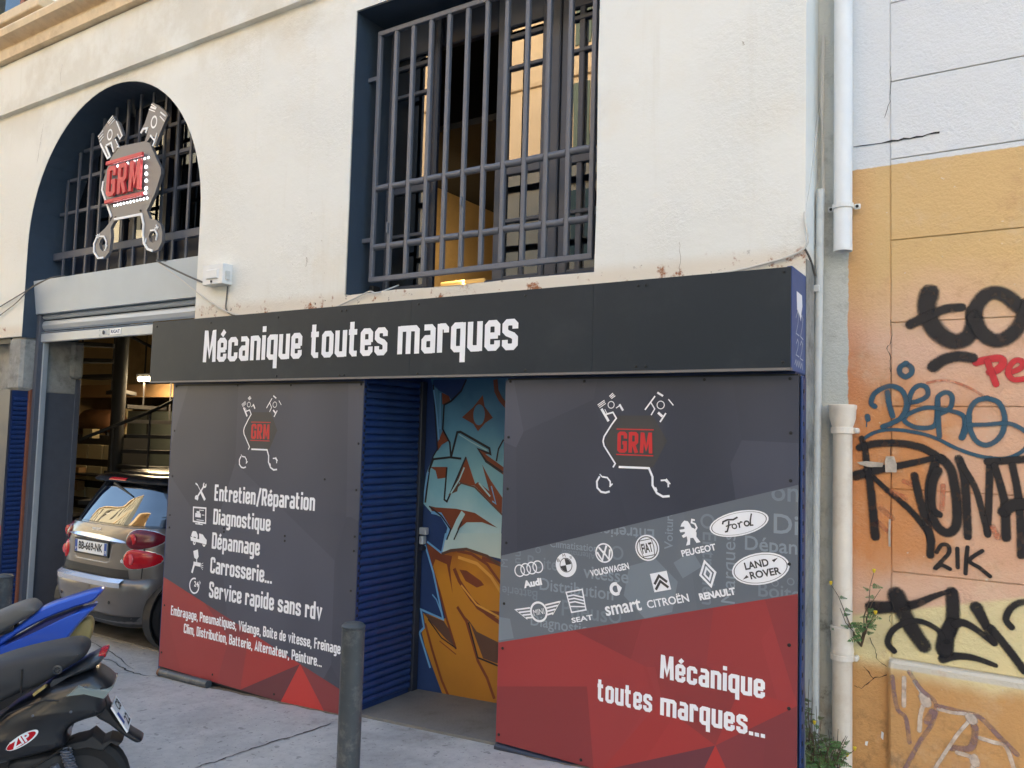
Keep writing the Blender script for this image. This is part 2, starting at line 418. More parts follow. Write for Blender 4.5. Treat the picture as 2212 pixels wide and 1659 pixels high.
def mural_material():
    """neighbour's wall: white above, then faded orange, pink and yellow spray coats with soft edges"""
    m = bpy.data.materials.new('mural_render'); m.use_nodes = True; MATS['mural_render'] = m
    nt = m.node_tree; n = nt.nodes; l = nt.links; b = n['Principled BSDF']; b.inputs['Roughness'].default_value = .8
    geo = n.new('ShaderNodeNewGeometry'); sep = n.new('ShaderNodeSeparateXYZ'); l.new(geo.outputs['Position'], sep.inputs[0])
    X, Z = sep.outputs['X'], sep.outputs['Z']
    def noise(sc, det=6, ro=.6):
        t = n.new('ShaderNodeTexNoise'); t.inputs['Scale'].default_value = sc; t.inputs['Detail'].default_value = det; t.inputs['Roughness'].default_value = ro
        l.new(geo.outputs['Position'], t.inputs['Vector']); return t.outputs['Fac']
    def op(o, a, c):
        q = n.new('ShaderNodeMath'); q.operation = o
        for i, s in enumerate((a, c)):
            if isinstance(s, (int, float)): q.inputs[i].default_value = s
            else: l.new(s, q.inputs[i])
        return q.outputs[0]
    def rng(v, a, c, lo=0., hi=1.):
        r = n.new('ShaderNodeMapRange'); r.interpolation_type = 'SMOOTHSTEP'
        for k, q in zip(('From Min', 'From Max', 'To Min', 'To Max'), (a, c, lo, hi)): r.inputs[k].default_value = q
        l.new(v, r.inputs['Value']); return r.outputs[0]
    def mix(f, a, col):
        q = n.new('ShaderNodeMix'); q.data_type = 'RGBA'; l.new(f, q.inputs['Factor'])
        if isinstance(a, tuple): q.inputs[6].default_value = (*a, 1)
        else: l.new(a, q.inputs[6])
        q.inputs[7].default_value = (*col, 1); return q.outputs[2]
    wob = op('MULTIPLY', op('SUBTRACT', noise(2.2, 3), .5), .5)
    zz = op('ADD', Z, wob)
    c = mix(rng(zz, 2.5, 2.95, 1, 0), srgb(222, 186, 130), srgb(230, 188, 160))              # yellow-orange, then pink
    orange = op('MULTIPLY', rng(zz, 1.25, 1.5), rng(zz, 2.1, 2.5, 1, 0))
    c = mix(op('MULTIPLY', orange, rng(op('ADD', X, op('MULTIPLY', wob, 2.0)), -.5, -.1, 1, .25)), c, srgb(220, 150, 94))
    left = op('MULTIPLY', rng(X, -.8, -.62, 1, 0), rng(zz, 1.0, 2.6))
    c = mix(op('MULTIPLY', left, rng(zz, 2.2, 2.8, .9, .3)), c, srgb(212, 132, 80))
    diag = op('ADD', Z, op('MULTIPLY', X, -.25))
    c = mix(rng(diag, 1.28, 1.31, 1, 0), c, srgb(234, 218, 166))                              # pale yellow band
    c = mix(op('MULTIPLY', rng(op('ADD', Z, op('MULTIPLY', wob, .5)), .80, .90, 1, 0), rng(noise(2.0), .2, .4)), c, srgb(212, 162, 104))
    c = mix(op('MULTIPLY', rng(op('ADD', Z, wob), .3, .8, 1, 0), rng(noise(1.4, 2), .55, .62)), c, srgb(220, 138, 78))
    c = mix(op('MULTIPLY', op('MULTIPLY', rng(Z, .872, .884), rng(Z, .918, .921, 1, 0)), rng(X, -.61, -.60)), c, srgb(222, 214, 198))   # bare edge of the plinth
    c = mix(op('MULTIPLY', rng(noise(5, 8, .7), .54, .72), .5), c, srgb(196, 146, 108))
    c = mix(op('MULTIPLY', rng(noise(2.6, 8, .75), .5, .7), .35), c, srgb(226, 206, 178))     # sun-bleached patches         # grime
    c = mix(op('MULTIPLY', rng(noise(24, 4, .6), .69, .71), .6), c, srgb(236, 228, 214))      # chipped specks
    edge = op('ADD', Z, op('MULTIPLY', op('SUBTRACT', noise(30, 4), .5), .012))
    c = mix(rng(edge, 3.428, 3.436), c, srgb(226, 229, 232))                                  # white coat above
    strip = op('MULTIPLY', rng(op('ADD', X, op('MULTIPLY', op('SUBTRACT', noise(12, 5), .5), .03)), -.802, -.796, 1, 0), rng(Z, 0, .1))
    c = mix(strip, c, srgb(204, 206, 200))                                                    # bare grey strip by the pipes
    mould = op('MULTIPLY', op('MULTIPLY', rng(noise(9, 8, .75), .5, .66), strip), rng(Z, .4, 1.6, 1., .25))
    c = mix(mould, c, srgb(92, 94, 82))
    c = mix(op('MULTIPLY', op('MULTIPLY', rng(noise(6, 8, .75), .48, .66), rng(Z, .3, .9, 1, 0)), .7), c, srgb(120, 92, 60))
    l.new(c, b.inputs['Base Color'])
    ad = op('ADD', noise(60, 6, .7), op('MULTIPLY', noise(7, 5, .6), 1.5))
    bp = n.new('ShaderNodeBump'); bp.inputs['Strength'].default_value = .75; bp.inputs['Distance'].default_value = .010
    l.new(ad, bp.inputs['Height']); l.new(bp.outputs[0], b.inputs['Normal'])
mural_material()

def pavement_material():
    m = bpy.data.materials.new('pavement_asphalt'); m.use_nodes = True; MATS['pavement_asphalt'] = m
    nt = m.node_tree; n = nt.nodes; l = nt.links; b = n['Principled BSDF']; b.inputs['Roughness'].default_value = .62
    geo = n.new('ShaderNodeNewGeometry'); sep = n.new('ShaderNodeSeparateXYZ'); l.new(geo.outputs['Position'], sep.inputs[0])
    def noise(sc, det=6, ro=.6):
        t = n.new('ShaderNodeTexNoise'); t.inputs['Scale'].default_value = sc; t.inputs['Detail'].default_value = det; t.inputs['Roughness'].default_value = ro
        l.new(geo.outputs['Position'], t.inputs['Vector']); return t.outputs['Fac']
    def rng(v, a, c, lo=0., hi=1.):
        r = n.new('ShaderNodeMapRange')
        for k, q in zip(('From Min', 'From Max', 'To Min', 'To Max'), (a, c, lo, hi)): r.inputs[k].default_value = q
        l.new(v, r.inputs['Value']); return r.outputs[0]
    def mul(a, c):
        q = n.new('ShaderNodeMath'); q.operation = 'MULTIPLY'; l.new(a, q.inputs[0])
        if isinstance(c, float): q.inputs[1].default_value = c
        else: l.new(c, q.inputs[1])
        return q.outputs[0]
    def mix(f, a, col):
        q = n.new('ShaderNodeMix'); q.data_type = 'RGBA'; l.new(f, q.inputs['Factor'])
        if isinstance(a, tuple): q.inputs[6].default_value = (*a, 1)
        else: l.new(a, q.inputs[6])
        q.inputs[7].default_value = (*col, 1); return q.outputs[2]
    c = mix(rng(noise(1.3, 8, .7), .35, .65), srgb(166, 165, 163), srgb(184, 182, 179))
    c = mix(mul(rng(noise(14, 6, .7), .45, .7), .5), c, srgb(142, 142, 144))
    c = mix(mul(rng(noise(48, 3, .5), .66, .7), .8), c, srgb(84, 82, 82))
    c = mix(mul(rng(noise(39, 3, .5), .7, .73), .7), c, srgb(196, 194, 190))
    c = mix(mul(rng(noise(2.1, 5, .7), .58, .72), .5), c, srgb(140, 136, 132))
    c = mix(mul(rng(noise(.75, 7, .72), .50, .66), .55), c, srgb(126, 124, 124))                 # worn, darker patches
    c = mix(mul(rng(noise(17, 2, .4), .69, .71), .5), c, srgb(88, 86, 86))                      # trodden gum
    c = mix(mul(mul(rng(noise(3.1, 6, .7), .56, .68), rng(sep.outputs['Y'], -.9, .1)), .6), c, srgb(112, 106, 100))   # grime towards the wall
    l.new(c, b.inputs['Base Color'])
    bp = n.new('ShaderNodeBump'); bp.inputs['Strength'].default_value = .5; bp.inputs['Distance'].default_value = .006
    l.new(noise(120, 5, .7), bp.inputs['Height']); l.new(bp.outputs[0], b.inputs['Normal'])
pavement_material()

# ---------------------------------------------------------------- the setting: ground
def ground_sheet(name, xs, y0, y1, dz, material):
    mb = MB()
    for a, b_ in zip(xs, xs[1:]):
        mb.add([(a, y0, ground_z(a)+dz), (b_, y0, ground_z(b_)+dz), (b_, y1, ground_z(b_)+dz), (a, y1, ground_z(a)+dz)], [(0,1,2,3)])
    o = mb.build(name, material); o['kind'] = 'structure'; return o
XS = [-400, -30, -20, -14, -10, -8, -7, -5.83, -4, -2, 0, 4, 12, 30, 400]
ground_sheet('ground', XS, -300, 300, -.5, 'road_asphalt')
ground_sheet('road', XS, -11.5, -3.0, -.13, 'road_asphalt')
pavement = ground_sheet('pavement', XS, -2.82, .9, 0, 'pavement_asphalt')
far_pavement = ground_sheet('pavement', XS, -14.6, -11.7, 0, 'pavement_asphalt')
for nm, a, b_ in (('kerb', -3.0, -2.82), ('kerb', -11.7, -11.5)):
    mb = MB()
    for p, q in zip(XS, XS[1:]):
        mb.rings([[(x, a, ground_z(x)-.3), (x, b_, ground_z(x)-.3), (x, b_, ground_z(x)+.004), (x, a+.02, ground_z(x)+.004), (x, a, ground_z(x)-.02)] for x in (p, q)], cap=False)
    o = mb.build(nm, 'kerb_stone'); o['kind'] = 'structure'
# cracks in the pavement: open dark seams with ragged width
def crack(pts, w, name='crack'):
    P = []
    for i in range(len(pts)-1):
        for k in range(5):
            t = k/5; P.append((pts[i][0]*(1-t)+pts[i+1][0]*t+random.uniform(-.012, .012), pts[i][1]*(1-t)+pts[i+1][1]*t+random.uniform(-.012, .012)))
    P.append(pts[-1]); mb = MB(); v = []; n = len(P)
    for i, (x, y) in enumerate(P):
        q = w*(.35+random.random()*.8)*(1 if 0 < i < n-1 else .2)
        dx, dy = (P[min(i+1, n-1)][0]-P[max(i-1, 0)][0], P[min(i+1, n-1)][1]-P[max(i-1, 0)][1]); L = math.hypot(dx, dy) or 1
        ax, ay = x-dy/L*q/2, y+dx/L*q/2; bx, by = x+dy/L*q/2, y-dx/L*q/2
        v += [(ax, ay, ground_z(ax)+.003), (bx, by, ground_z(bx)+.003)]
    mb.add(v, [(2*i, 2*i+1, 2*i+3, 2*i+2) for i in range(n-1)])
    return mb.build(name, 'black', pavement, base=(0,0,0))
crack([(-3.771,-0.148), (-3.763,-0.302), (-3.805,-0.456), (-3.829,-0.634), (-3.849,-0.839), (-3.858,-0.972), (-3.878,-1.083)], .014)
crack([(-3.878,-1.083), (-3.92,-1.4), (-3.95,-1.9), (-4.0,-2.6)], .014)
crack([(-5.772,-0.013), (-5.939,-0.066), (-6.162,-0.068), (-6.471,0.019), (-6.639,0.016)], .012)
crack([(-7.42,0.297), (-6.751,0.164), (-6.126,-0.016)], .012)

# ---------------------------------------------------------------- garage building
YW = .22
bld = thing('garage_building', 'cream rendered garage building with arched entrance, cornice and barred window', 'building', (-7.3, YW, 0))
ACX, AR, AZ = -7.345, 1.425, 3.80
def arc(n, r=AR, a0=math.pi, a1=0): return [(ACX+r*math.cos(a0+(a1-a0)*i/n), AZ+r*math.sin(a0+(a1-a0)*i/n)) for i in range(n+1)]
def wobble(p, amt=.004): return [(x+random.uniform(-amt, amt), z+random.uniform(-amt, amt)) for x, z in p]
outline = [(-20,14), (-20,2.86), (-8.77,2.86), (-8.77,3.8)] + arc(36)[1:-1] + [(-5.92,3.8), (-5.92,2.47), (-.957,2.47), (-.957,14)]
WX0, WX1, WZ0, WZ1 = -4.19, -2.16, 2.955, 5.10
win_hole = wobble([(WX0,WZ0), (-3.7,WZ0+.01), (-3.2,WZ0-.008), (-2.7,WZ0+.006), (WX1,WZ0), (WX1+.004,3.4), (WX1-.004,4.2), (WX1,WZ1), (-3.2,WZ1), (WX0,WZ1), (WX0-.003,4.4), (WX0+.004,3.6)], .003)
up_hole = [(-10.3,6.36), (-8.72,6.36), (-8.72,8.3), (-10.3,8.3)]
MB().plate(outline, YW, .80, holes=[win_hole, up_hole]).build('wall', 'cream_render', bld)
MB().box(-20, -.957, 10.5, 10.8, -.4, 14).box(-20, -.957, .8, 10.5, 13.7, 14).box(-20.3, -20, .22, 10.8, -.4, 14).box(-.99, -.9575, .8, 10.5, -.4, 13.7).build('rear_wall', 'tan_wall', bld)
MB().box(-.9555, -.953, .235, .498, -.2, 2.92).build('corner_return', 'concrete', bld)
# painted reveals of the arch and the window
mb = MB(); rr = [(-8.766, 2.85)] + [(-8.766, 3.8)] + arc(36, AR-.005)[1:-1] + [(-5.924, 3.8), (-5.924, 2.3)]
v = []
for x, z in rr: v += [(x, YW+.003, z), (x, .815, z)]
mb.add(v, [(2*i, 2*i+1, 2*i+3, 2*i+2) for i in range(len(rr)-1)]); mb.build('arch_reveal', 'navy_paint', bld)
e = .012
mb = MB(); mb.add([(WX0+e,YW+.002,WZ0+e),(WX0+e,.78,WZ0+e),(WX0+e,.78,WZ1-e),(WX0+e,YW+.002,WZ1-e), (WX1-e,YW+.03,WZ0+e),(WX1-e,.78,WZ0+e),(WX1-e,.78,WZ1-e),(WX1-e,YW+.03,WZ1-e)],
  [(0,1,2,3), (7,6,5,4), (3,2,6,7)])
mb.build('window_reveal', 'navy_paint', bld)
# horizontal band and cornice, one run of moulding along the front
prof = [(.26,5.305), (.165,5.305), (.16,5.86), (.10,5.875), (.085,5.965), (.12,5.975), (.12,6.02), (.06,6.04), (.0,6.06), (-.015,6.12), (.0,6.15), (.24,6.19)]
def run_profile(prof, x0, x1): 
    return MB().rings([[(x, y, z) for y, z in prof] for x in (x0, x1)], cap=True)
run_profile([(.23,5.305), (.168,5.308), (.162,5.86), (.23,5.86)], -20, -.957).build('plaster_band', 'cream_render', bld)
cn = run_profile([(.24,5.865)]+prof[3:], -20, -.957); cn.build('cornice', 'stone_trim', bld)
MB().bbox(-10.6, -8.47, .02, .3, 6.23, 6.345, .012).build('window_sill', 'stone_trim', bld)
uw = MB().box(-8.80, -8.72, .34, .42, 6.36, 8.3).box(-9.55, -9.47, .34, .42, 6.36, 8.3).box(-10.3, -8.80, .34, .42, 6.36, 6.43).build('upper_window', 'brown_wood', bld)
for a, b_ in ((-9.47,-8.8), (-10.3,-9.55)): MB().box(a, b_, .37, .375, 6.43, 8.3).build('pane', 'pane_clear', uw)
MB().box(-10.3, -8.72, .47, .48, 6.36, 8.3).build('curtain', 'curtain', uw)
sh = MB().bbox(-8.42, -7.9, .15, .19, 6.42, 8.3, .004).build('window_shutter', 'white_paint', bld)
MB().tube([(-8.3,.14,6.52), (-8.24,.08,6.47), (-8.2,.09,6.43)], .012, 6).build('shutter_hook', 'black', sh)
mat('step_concrete', srgb(112, 110, 106), .85, vary=.25, vscale=6, bump=.4, bscale=60, dirt=srgb(70, 64, 56), dscale=3, damount=.7)
MB().rings([[(-3.752, .03, ground_z(-3.75)-.05), (-2.62, .03, ground_z(-2.62)-.05), (-2.62, .668, ground_z(-2.62)-.05), (-3.752, .668, ground_z(-3.75)-.05)], [(-3.752, .03, ground_z(-3.75)+.016), (-2.62, .03, ground_z(-2.62)+.016), (-2.62, .668, ground_z(-2.62)+.018), (-3.752, .668, ground_z(-3.75)+.018)]]).build('door_step', 'step_concrete', bld)
# shopfront piers behind the signs, concrete pier by the garage door
MB().box(-5.91, -3.79, .05, .79, -.3, 2.58).build('pier', 'blue_cladding', bld)
MB().box(-2.60, -.962, .05, .79, -.3, 2.58).build('pier', 'blue_cladding', bld)
MB().box(-20, -8.83, .40, .85, -.3, 2.859).build('pier', 'concrete', bld)
pr = MB()
pr.bbox(-8.83, -8.765, .38, .855, -.3, 2.857, .02).bbox(-9.05, -8.775, .235, .40, 2.30, 2.857, .03)
pr.build('concrete_pier', 'concrete', bld)
MB().box(-20, -9.07, .26, .30, 2.80, 2.857).build('lintel_steel', 'black', bld)

# barred window: casements, panes, grille
wd = MB()
YF0, YF1 = .598, .658
for x0, x1 in ((WX0+.014,-4.13), (-3.785,-3.71), (-3.16,-3.07), (-2.79,-2.745), (-2.735,-2.65), (-2.635,-2.565), (-2.28,WX1-.014)):
    wd.bbox(x0, x1, YF0, YF1, 3.0, 5.095, .008)
for x0, x1 in ((-4.13,-3.785), (-3.07,-2.79), (-2.565,-2.28)):
    for z0, z1 in ((3.0,3.075), (3.45,3.475), (3.79,3.87), (4.545,4.57), (4.77,4.80), (4.86,5.095)):
        wd.bbox(x0, x1, YF0+.004, YF1-.004, z0, z1, .004)
wd.bbox(-2.51, -2.47, YF0+.012, YF1-.002, 3.07, 4.87, .004).bbox(-2.945, -2.915, YF0+.012, YF1-.002, 3.07, 3.8, .004)
win = wd.build('window', 'frame_grey', bld)
MB().tube([(-3.67,.56,3.0), (-3.67,.56,5.09)], .03, 10).build('pole', 'frame_dark', win)
MB().bbox(-3.71, -3.16, YF0, YF1, 4.86, 5.095, .01).build('transom', 'frame_dark', win)
for x0, x1 in ((-4.13,-3.785), (-3.07,-2.79), (-2.565,-2.28)):
    for z0, z1 in ((3.075,3.45), (3.475,3.79), (3.87,4.545), (4.57,4.77), (4.80,4.86)):
        MB().box(x0, x1, .626, .630, z0, z1).build('pane', 'pane_glass', win)
for x0, x1 in ((WX0+.1,-3.70), (-3.15,-2.645), (-2.635,WX1-.015)):
    sl = MB().tube([(x0,.53,3.0), (x1,.53,3.0)], .04, 10); sl.smooth = True; sl.build('weather_bar', 'frame_grey', win)
MB().bbox(-4.14, -4.1, .42, .5, 2.99, 3.06, .004).build('hinge_block', 'black', win)
gr = MB()
YG = .375
gx = [-4.077, -3.915, -3.752, -3.588, -3.424, -3.262, -3.096, -2.932, -2.767, -2.602, -2.440, -2.268]
gr.bbox(gx[0]-.017, gx[-1]+.017, YG-.018, YG+.018, 3.072, 3.108, .004).bbox(gx[0]-.017, gx[-1]+.017, YG-.018, YG+.018, 4.94, 4.976, .004)
for x in (gx[0], gx[-1]): gr.bbox(x-.0165, x+.0165, YG-.0165, YG+.0165, 3.106, 4.942, .004)
grille = gr.build('window_grille', 'bar_grey', bld)
bm_ = MB().bbox(-.016, .016, -.016, .016, 3.1085, 4.9395, .004).build('bar', 'bar_grey', grille, base=(0,0,0))
bm_.location = (gx[1]-(-7.3), YG-YW, 0)
for x in gx[2:-1]: share('bar', bm_.data, grille, (x, YG, 0))
for z in (3.775, 3.332):
    mb = MB()
    for a, b_ in zip(gx, gx[1:]): mb.tube([(a+.017, YG+.005, z+random.uniform(-.003,.003)), ((a+b_)/2, YG+.005, z+random.uniform(-.004,.004)), (b_-.017, YG+.005, z)], .024, 10, cap=False)
    mb.smooth = True; mb.build('round_bar', 'bar_grey', grille)
for z in (3.39, 4.62): MB().box(WX0+.006, gx[0]-.018, YG-.012, YG+.012, z-.015, z+.015).build('bracket', 'bar_grey', grille)
MB().bbox(-3.93, -3.914, YG-.03, YG-.018, 3.42, 3.50, .003).build('latch', 'bar_grey', grille)
MB().bbox(-3.268, -3.252, YG-.03, YG-.018, 3.53, 3.60, .003).build('latch', 'bar_grey', grille)

# arched fanlight over the garage door with its own grille
ag = MB(); YA = .50
def arch_top(x, r=AR-.01): 
    d = r*r-(x-ACX)**2; return AZ+math.sqrt(d) if d > 0 else 3.5
def arch_x(z, r=AR-.01):
    if z <= AZ: return r
    return math.sqrt(max(0, r*r-(z-AZ)**2))
h = arch_x(3.7); ag.bbox(ACX-h, ACX+h, YA-.02, YA+.03, 3.70, 3.775, .004)
agr = ag.build('arch_grille', 'frame_grey', bld)
for z in (4.19, 4.538, 4.82):
    h = arch_x(z+.02); MB().box(ACX-h, ACX+h, YA-.012, YA+.012, z-.016, z+.016).build('rail', 'frame_grey', agr)
ax = [-8.55+.2085*i for i in range(13)]
for x in ax:
    zt = arch_top(x); 
    if zt > 3.8: MB().box(x-.014, x+.014, YA-.026, YA-.0125, 3.5, 3.699).box(x-.014, x+.014, YA-.030, YA-.0125, 3.776, zt).build('bar', 'frame_grey', agr)
fw = MB()
for x in (-8.36, -7.78, -7.62, -7.08, -6.92, -6.36): fw.box(x-.035, x+.035, .64, .69, 3.46, arch_top(x))
for z in (3.50, 3.80, 4.62): h = arch_x(z+.03); fw.box(ACX-h, ACX+h, .645, .685, z-.03, z+.03)
fan = fw.build('fanlight', 'frame_dark', bld)
for x0, x1 in ((-8.72,-8.40), (-8.32,-7.82), (-7.58,-7.12), (-6.88,-6.40), (-6.32,-5.97)):
    pts = [(x0,3.83), (x1,3.83)] + [(x1+(x0-x1)*i/8, arch_top(x1+(x0-x1)*i/8, AR-.02)) for i in range(9)]
    MB().plate(pts, .660, .664).build('pane', 'pane_glass', fan)
MB().box(ACX-1.41, ACX+1.41, .67, .69, 3.47, 3.82).build('kick_board', 'frame_dark', fan)
MB().box(ACX-1.43, ACX+1.43, .70, .72, 3.0, 3.47).build('lintel', 'navy_paint', bld)

# ---------------------------------------------------------------- garage interior (part of the setting)
def struct(name, mb, material): o = mb.build(name, material); o['kind'] = 'structure'; return o
struct('garage_floor', MB().box(-13.5, -1.0, .42, 6.0, -.2, .004), 'floor_concrete')
struct('garage_back_wall', MB().box(-13.5, -1.0, 6.0, 6.1, 0, 6), 'tan_wall')
struct('garage_left_wall', MB().box(-13.6, -13.5, 1.0, 6.0, 0, 6), 'tan_wall')
struct('garage_right_wall', MB().box(-1.0, -.96, .8, 6.0, 0, 6), 'tan_wall')
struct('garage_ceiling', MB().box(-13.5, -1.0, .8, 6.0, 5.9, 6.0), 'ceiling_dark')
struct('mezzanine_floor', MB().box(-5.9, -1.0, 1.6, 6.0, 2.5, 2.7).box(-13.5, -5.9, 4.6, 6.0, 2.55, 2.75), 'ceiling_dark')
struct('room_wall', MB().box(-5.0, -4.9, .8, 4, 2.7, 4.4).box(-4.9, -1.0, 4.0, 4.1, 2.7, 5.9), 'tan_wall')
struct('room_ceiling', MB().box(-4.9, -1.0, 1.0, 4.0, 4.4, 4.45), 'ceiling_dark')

# ---------------------------------------------------------------- print colours
mat('print_white', srgb(240, 241, 246), .45, vary=.02)
mat('print_red', srgb(196, 48, 50), .45)
mat('print_dark', srgb(66, 65, 66), .5)
mat('print_word', srgb(134, 145, 155), .5)
mat('print_word_dim', srgb(120, 130, 140), .5)
mat('fascia_black', srgb(38, 46, 54), .45, spec=.3, vary=.06, vscale=1.2, dirt=srgb(62, 66, 70), dscale=2.5, damount=.35)
mat('board_edge', srgb(120, 118, 118), .5, metal=.3, vary=.1)
mat('screw', srgb(24, 24, 26), .5)

def facet_material(name, ca, cb, scale, seed, rough=.38):
    """printed low-poly pattern: big angular cells in close tones"""
    m = bpy.data.materials.new(name); m.use_nodes = True; MATS[name] = m
    nt = m.node_tree; n = nt.nodes; l = nt.links; b = n['Principled BSDF']; b.inputs['Roughness'].default_value = rough
    tc = n.new('ShaderNodeNewGeometry')
    mp = n.new('ShaderNodeMapping'); mp.inputs['Location'].default_value = (seed, 0, seed*.7); mp.inputs['Rotation'].default_value = (0, .5, 0); mp.inputs['Scale'].default_value = (1, .001, .55)
    l.new(tc.outputs['Position'], mp.inputs[0])
    vo = n.new('ShaderNodeTexVoronoi'); vo.inputs['Scale'].default_value = scale; l.new(mp.outputs[0], vo.inputs['Vector'])
    nz = n.new('ShaderNodeTexNoise'); nz.inputs['Scale'].default_value = scale*1.1; nz.inputs['Detail'].default_value = 1; l.new(mp.outputs[0], nz.inputs['Vector'])
    ad = n.new('ShaderNodeMath'); ad.operation = 'MULTIPLY_ADD'; ad.inputs[1].default_value = .5
    sp = n.new('ShaderNodeSeparateColor'); l.new(vo.outputs['Color'], sp.inputs[0]); l.new(sp.outputs[0], ad.inputs[0])
    mm = n.new('ShaderNodeMath'); mm.operation = 'MULTIPLY'; mm.inputs[1].default_value = .6; l.new(nz.outputs['Fac'], mm.inputs[0]); l.new(mm.outputs[0], ad.inputs[2])
    mx = n.new('ShaderNodeMix'); mx.data_type = 'RGBA'; mx.inputs[6].default_value = (*ca, 1); mx.inputs[7].default_value = (*cb, 1)
    l.new(ad.outputs[0], mx.inputs['Factor']); l.new(mx.outputs[2], b.inputs['Base Color'])
    n2 = n.new('ShaderNodeTexNoise'); n2.inputs['Scale'].default_value = 3; l.new(tc.outputs['Position'], n2.inputs['Vector'])
    r2_ = n.new('ShaderNodeMapRange'); r2_.inputs['To Min'].default_value = rough-.08; r2_.inputs['To Max'].default_value = rough+.1
    l.new(n2.outputs['Fac'], r2_.inputs['Value']); l.new(r2_.outputs[0], b.inputs['Roughness'])
    n3 = n.new('ShaderNodeTexNoise'); n3.inputs['Scale'].default_value = 1.7; n3.inputs['Detail'].default_value = 1; l.new(tc.outputs['Position'], n3.inputs['Vector'])
    bp = n.new('ShaderNodeBump'); bp.inputs['Strength'].default_value = .25; bp.inputs['Distance'].default_value = .02; l.new(n3.outputs['Fac'], bp.inputs['Height']); l.new(bp.outputs[0], b.inputs['Normal'])   # sheet slightly buckled
facet_material('print_charcoal', srgb(38, 42, 54), srgb(83, 86, 101), 1.4, 3.1)
facet_material('print_band', srgb(98, 104, 113), srgb(108, 115, 124), 1.2, 1.7)
REDS = []
for i, c in enumerate([(168,64,64), (178,62,60), (152,62,64), (136,60,64), (112,58,66), (192,60,56), (160,64,64)]):
    facet_material('print_red_%d' % i, srgb(*[q*.80 for q in c]), srgb(*c), .9, 1.3+i*2.7, .42); REDS.append('print_red_%d' % i)

screw_me = MB().rings([[(r*math.cos(q*math.pi/4), y, r*math.sin(q*math.pi/4)) for q in range(8)] for r, y in ((.0085,0), (.0085,-.003), (.004,-.005))], cap=True)
_tmp = screw_me.build('screw', 'screw'); SCREW = _tmp.data; bpy.data.objects.remove(_tmp)
def screws(parent, pts, y):
    for x, z in pts: share('screw', SCREW, parent, (x, y, z))

# ---------------------------------------------------------------- fascia beam sign
FX0, FX1, FZ0, FZ1, FY = -6.075, -.960, 2.335, 2.822, -.06
fas = thing('fascia_sign', 'long black fascia beam lettered Mécanique toutes marques above the shopfront', 'sign', (-3.5, FY, FZ0))
MB().box(FX0, -3.32, FY, FY+.012, FZ0, FZ1).build('board', 'fascia_black', fas)
MB().box(-3.3185, -2.02, FY, FY+.012, FZ0, FZ1).build('board', 'fascia_black', fas)
MB().box(-2.0185, FX1, FY, FY+.012, FZ0, FZ1).build('board', 'fascia_black', fas)
MB().box(FX0+.01, FX1-.02, FY+.013, YW-.004, FZ0+.004, FZ1-.01).build('casing', 'black', fas)
MB().box(FX0, FX1+.004, FY-.004, FY+.03, FZ0-.014, FZ0-.001).build('lip', 'board_edge', fas)
MB().box(FX1-.0195, FX1+.003, FY+.0125, .262, FZ0-.012, FZ1+.006).build('end_plate', 'blue_paint', fas)
tx = letters(MB(), 'Mécanique toutes marques', (-5.396, 2.474), (-2.503, 2.474), .247, FY-.002, w=.155)
tx.build('lettering', 'print_white', fas)
screws(fas, [(-6.016,2.785), (-5.325,2.779), (-4.563,2.779), (-3.933,2.788), (-3.89,2.789), (-3.259,2.79), (-2.462,2.788), (-4.553,2.353), (-3.93,2.348), (-3.887,2.348), (-3.249,2.348), (-2.449,2.352)] + [(-1.752,2.792), (-1.707,2.792), (-0.991,2.8), (-1.757,2.358), (-1.701,2.357), (-0.994,2.362)], FY)
# chalked numbers and a torn sticker on the blue end
mat('chalk', srgb(196, 202, 214), .8)
ch = MB(); XE = FX1+.0045
def on_end(pts, w):
    tmp = MB(); tmp.line(pts, w, 0); ch.add([(XE, p[0], p[2]) for p in tmp.v], [f for f in tmp.f])
for q in ([(.03,2.555), (.06,2.59), (.085,2.575), (.07,2.53), (.035,2.48), (.1,2.475)], [(.125,2.56), (.15,2.585), (.172,2.565), (.155,2.52), (.125,2.475), (.18,2.465)],
          [(.04,2.43), (.065,2.455), (.085,2.44), (.07,2.41), (.035,2.375), (.1,2.37)], [(.12,2.43), (.145,2.455), (.168,2.44), (.15,2.40), (.12,2.365), (.18,2.36)],
          [(.01,2.325), (.035,2.35), (.05,2.32), (.075,2.35), (.09,2.318), (.115,2.35), (.13,2.316), (.155,2.345), (.175,2.31)]):
    on_end([(a, b_+.03) for a, b_ in q], .006)
ch.build('chalk_numbers', 'chalk', fas)
mb = MB(); stp = [(.04,2.72), (.15,2.715), (.16,2.66), (.14,2.625), (.13,2.58), (.10,2.61), (.05,2.63)]
mb.add([(XE, a, b_) for a, b_ in stp], [tuple(range(7))]); mb.build('torn_sticker', 'print_white', fas)

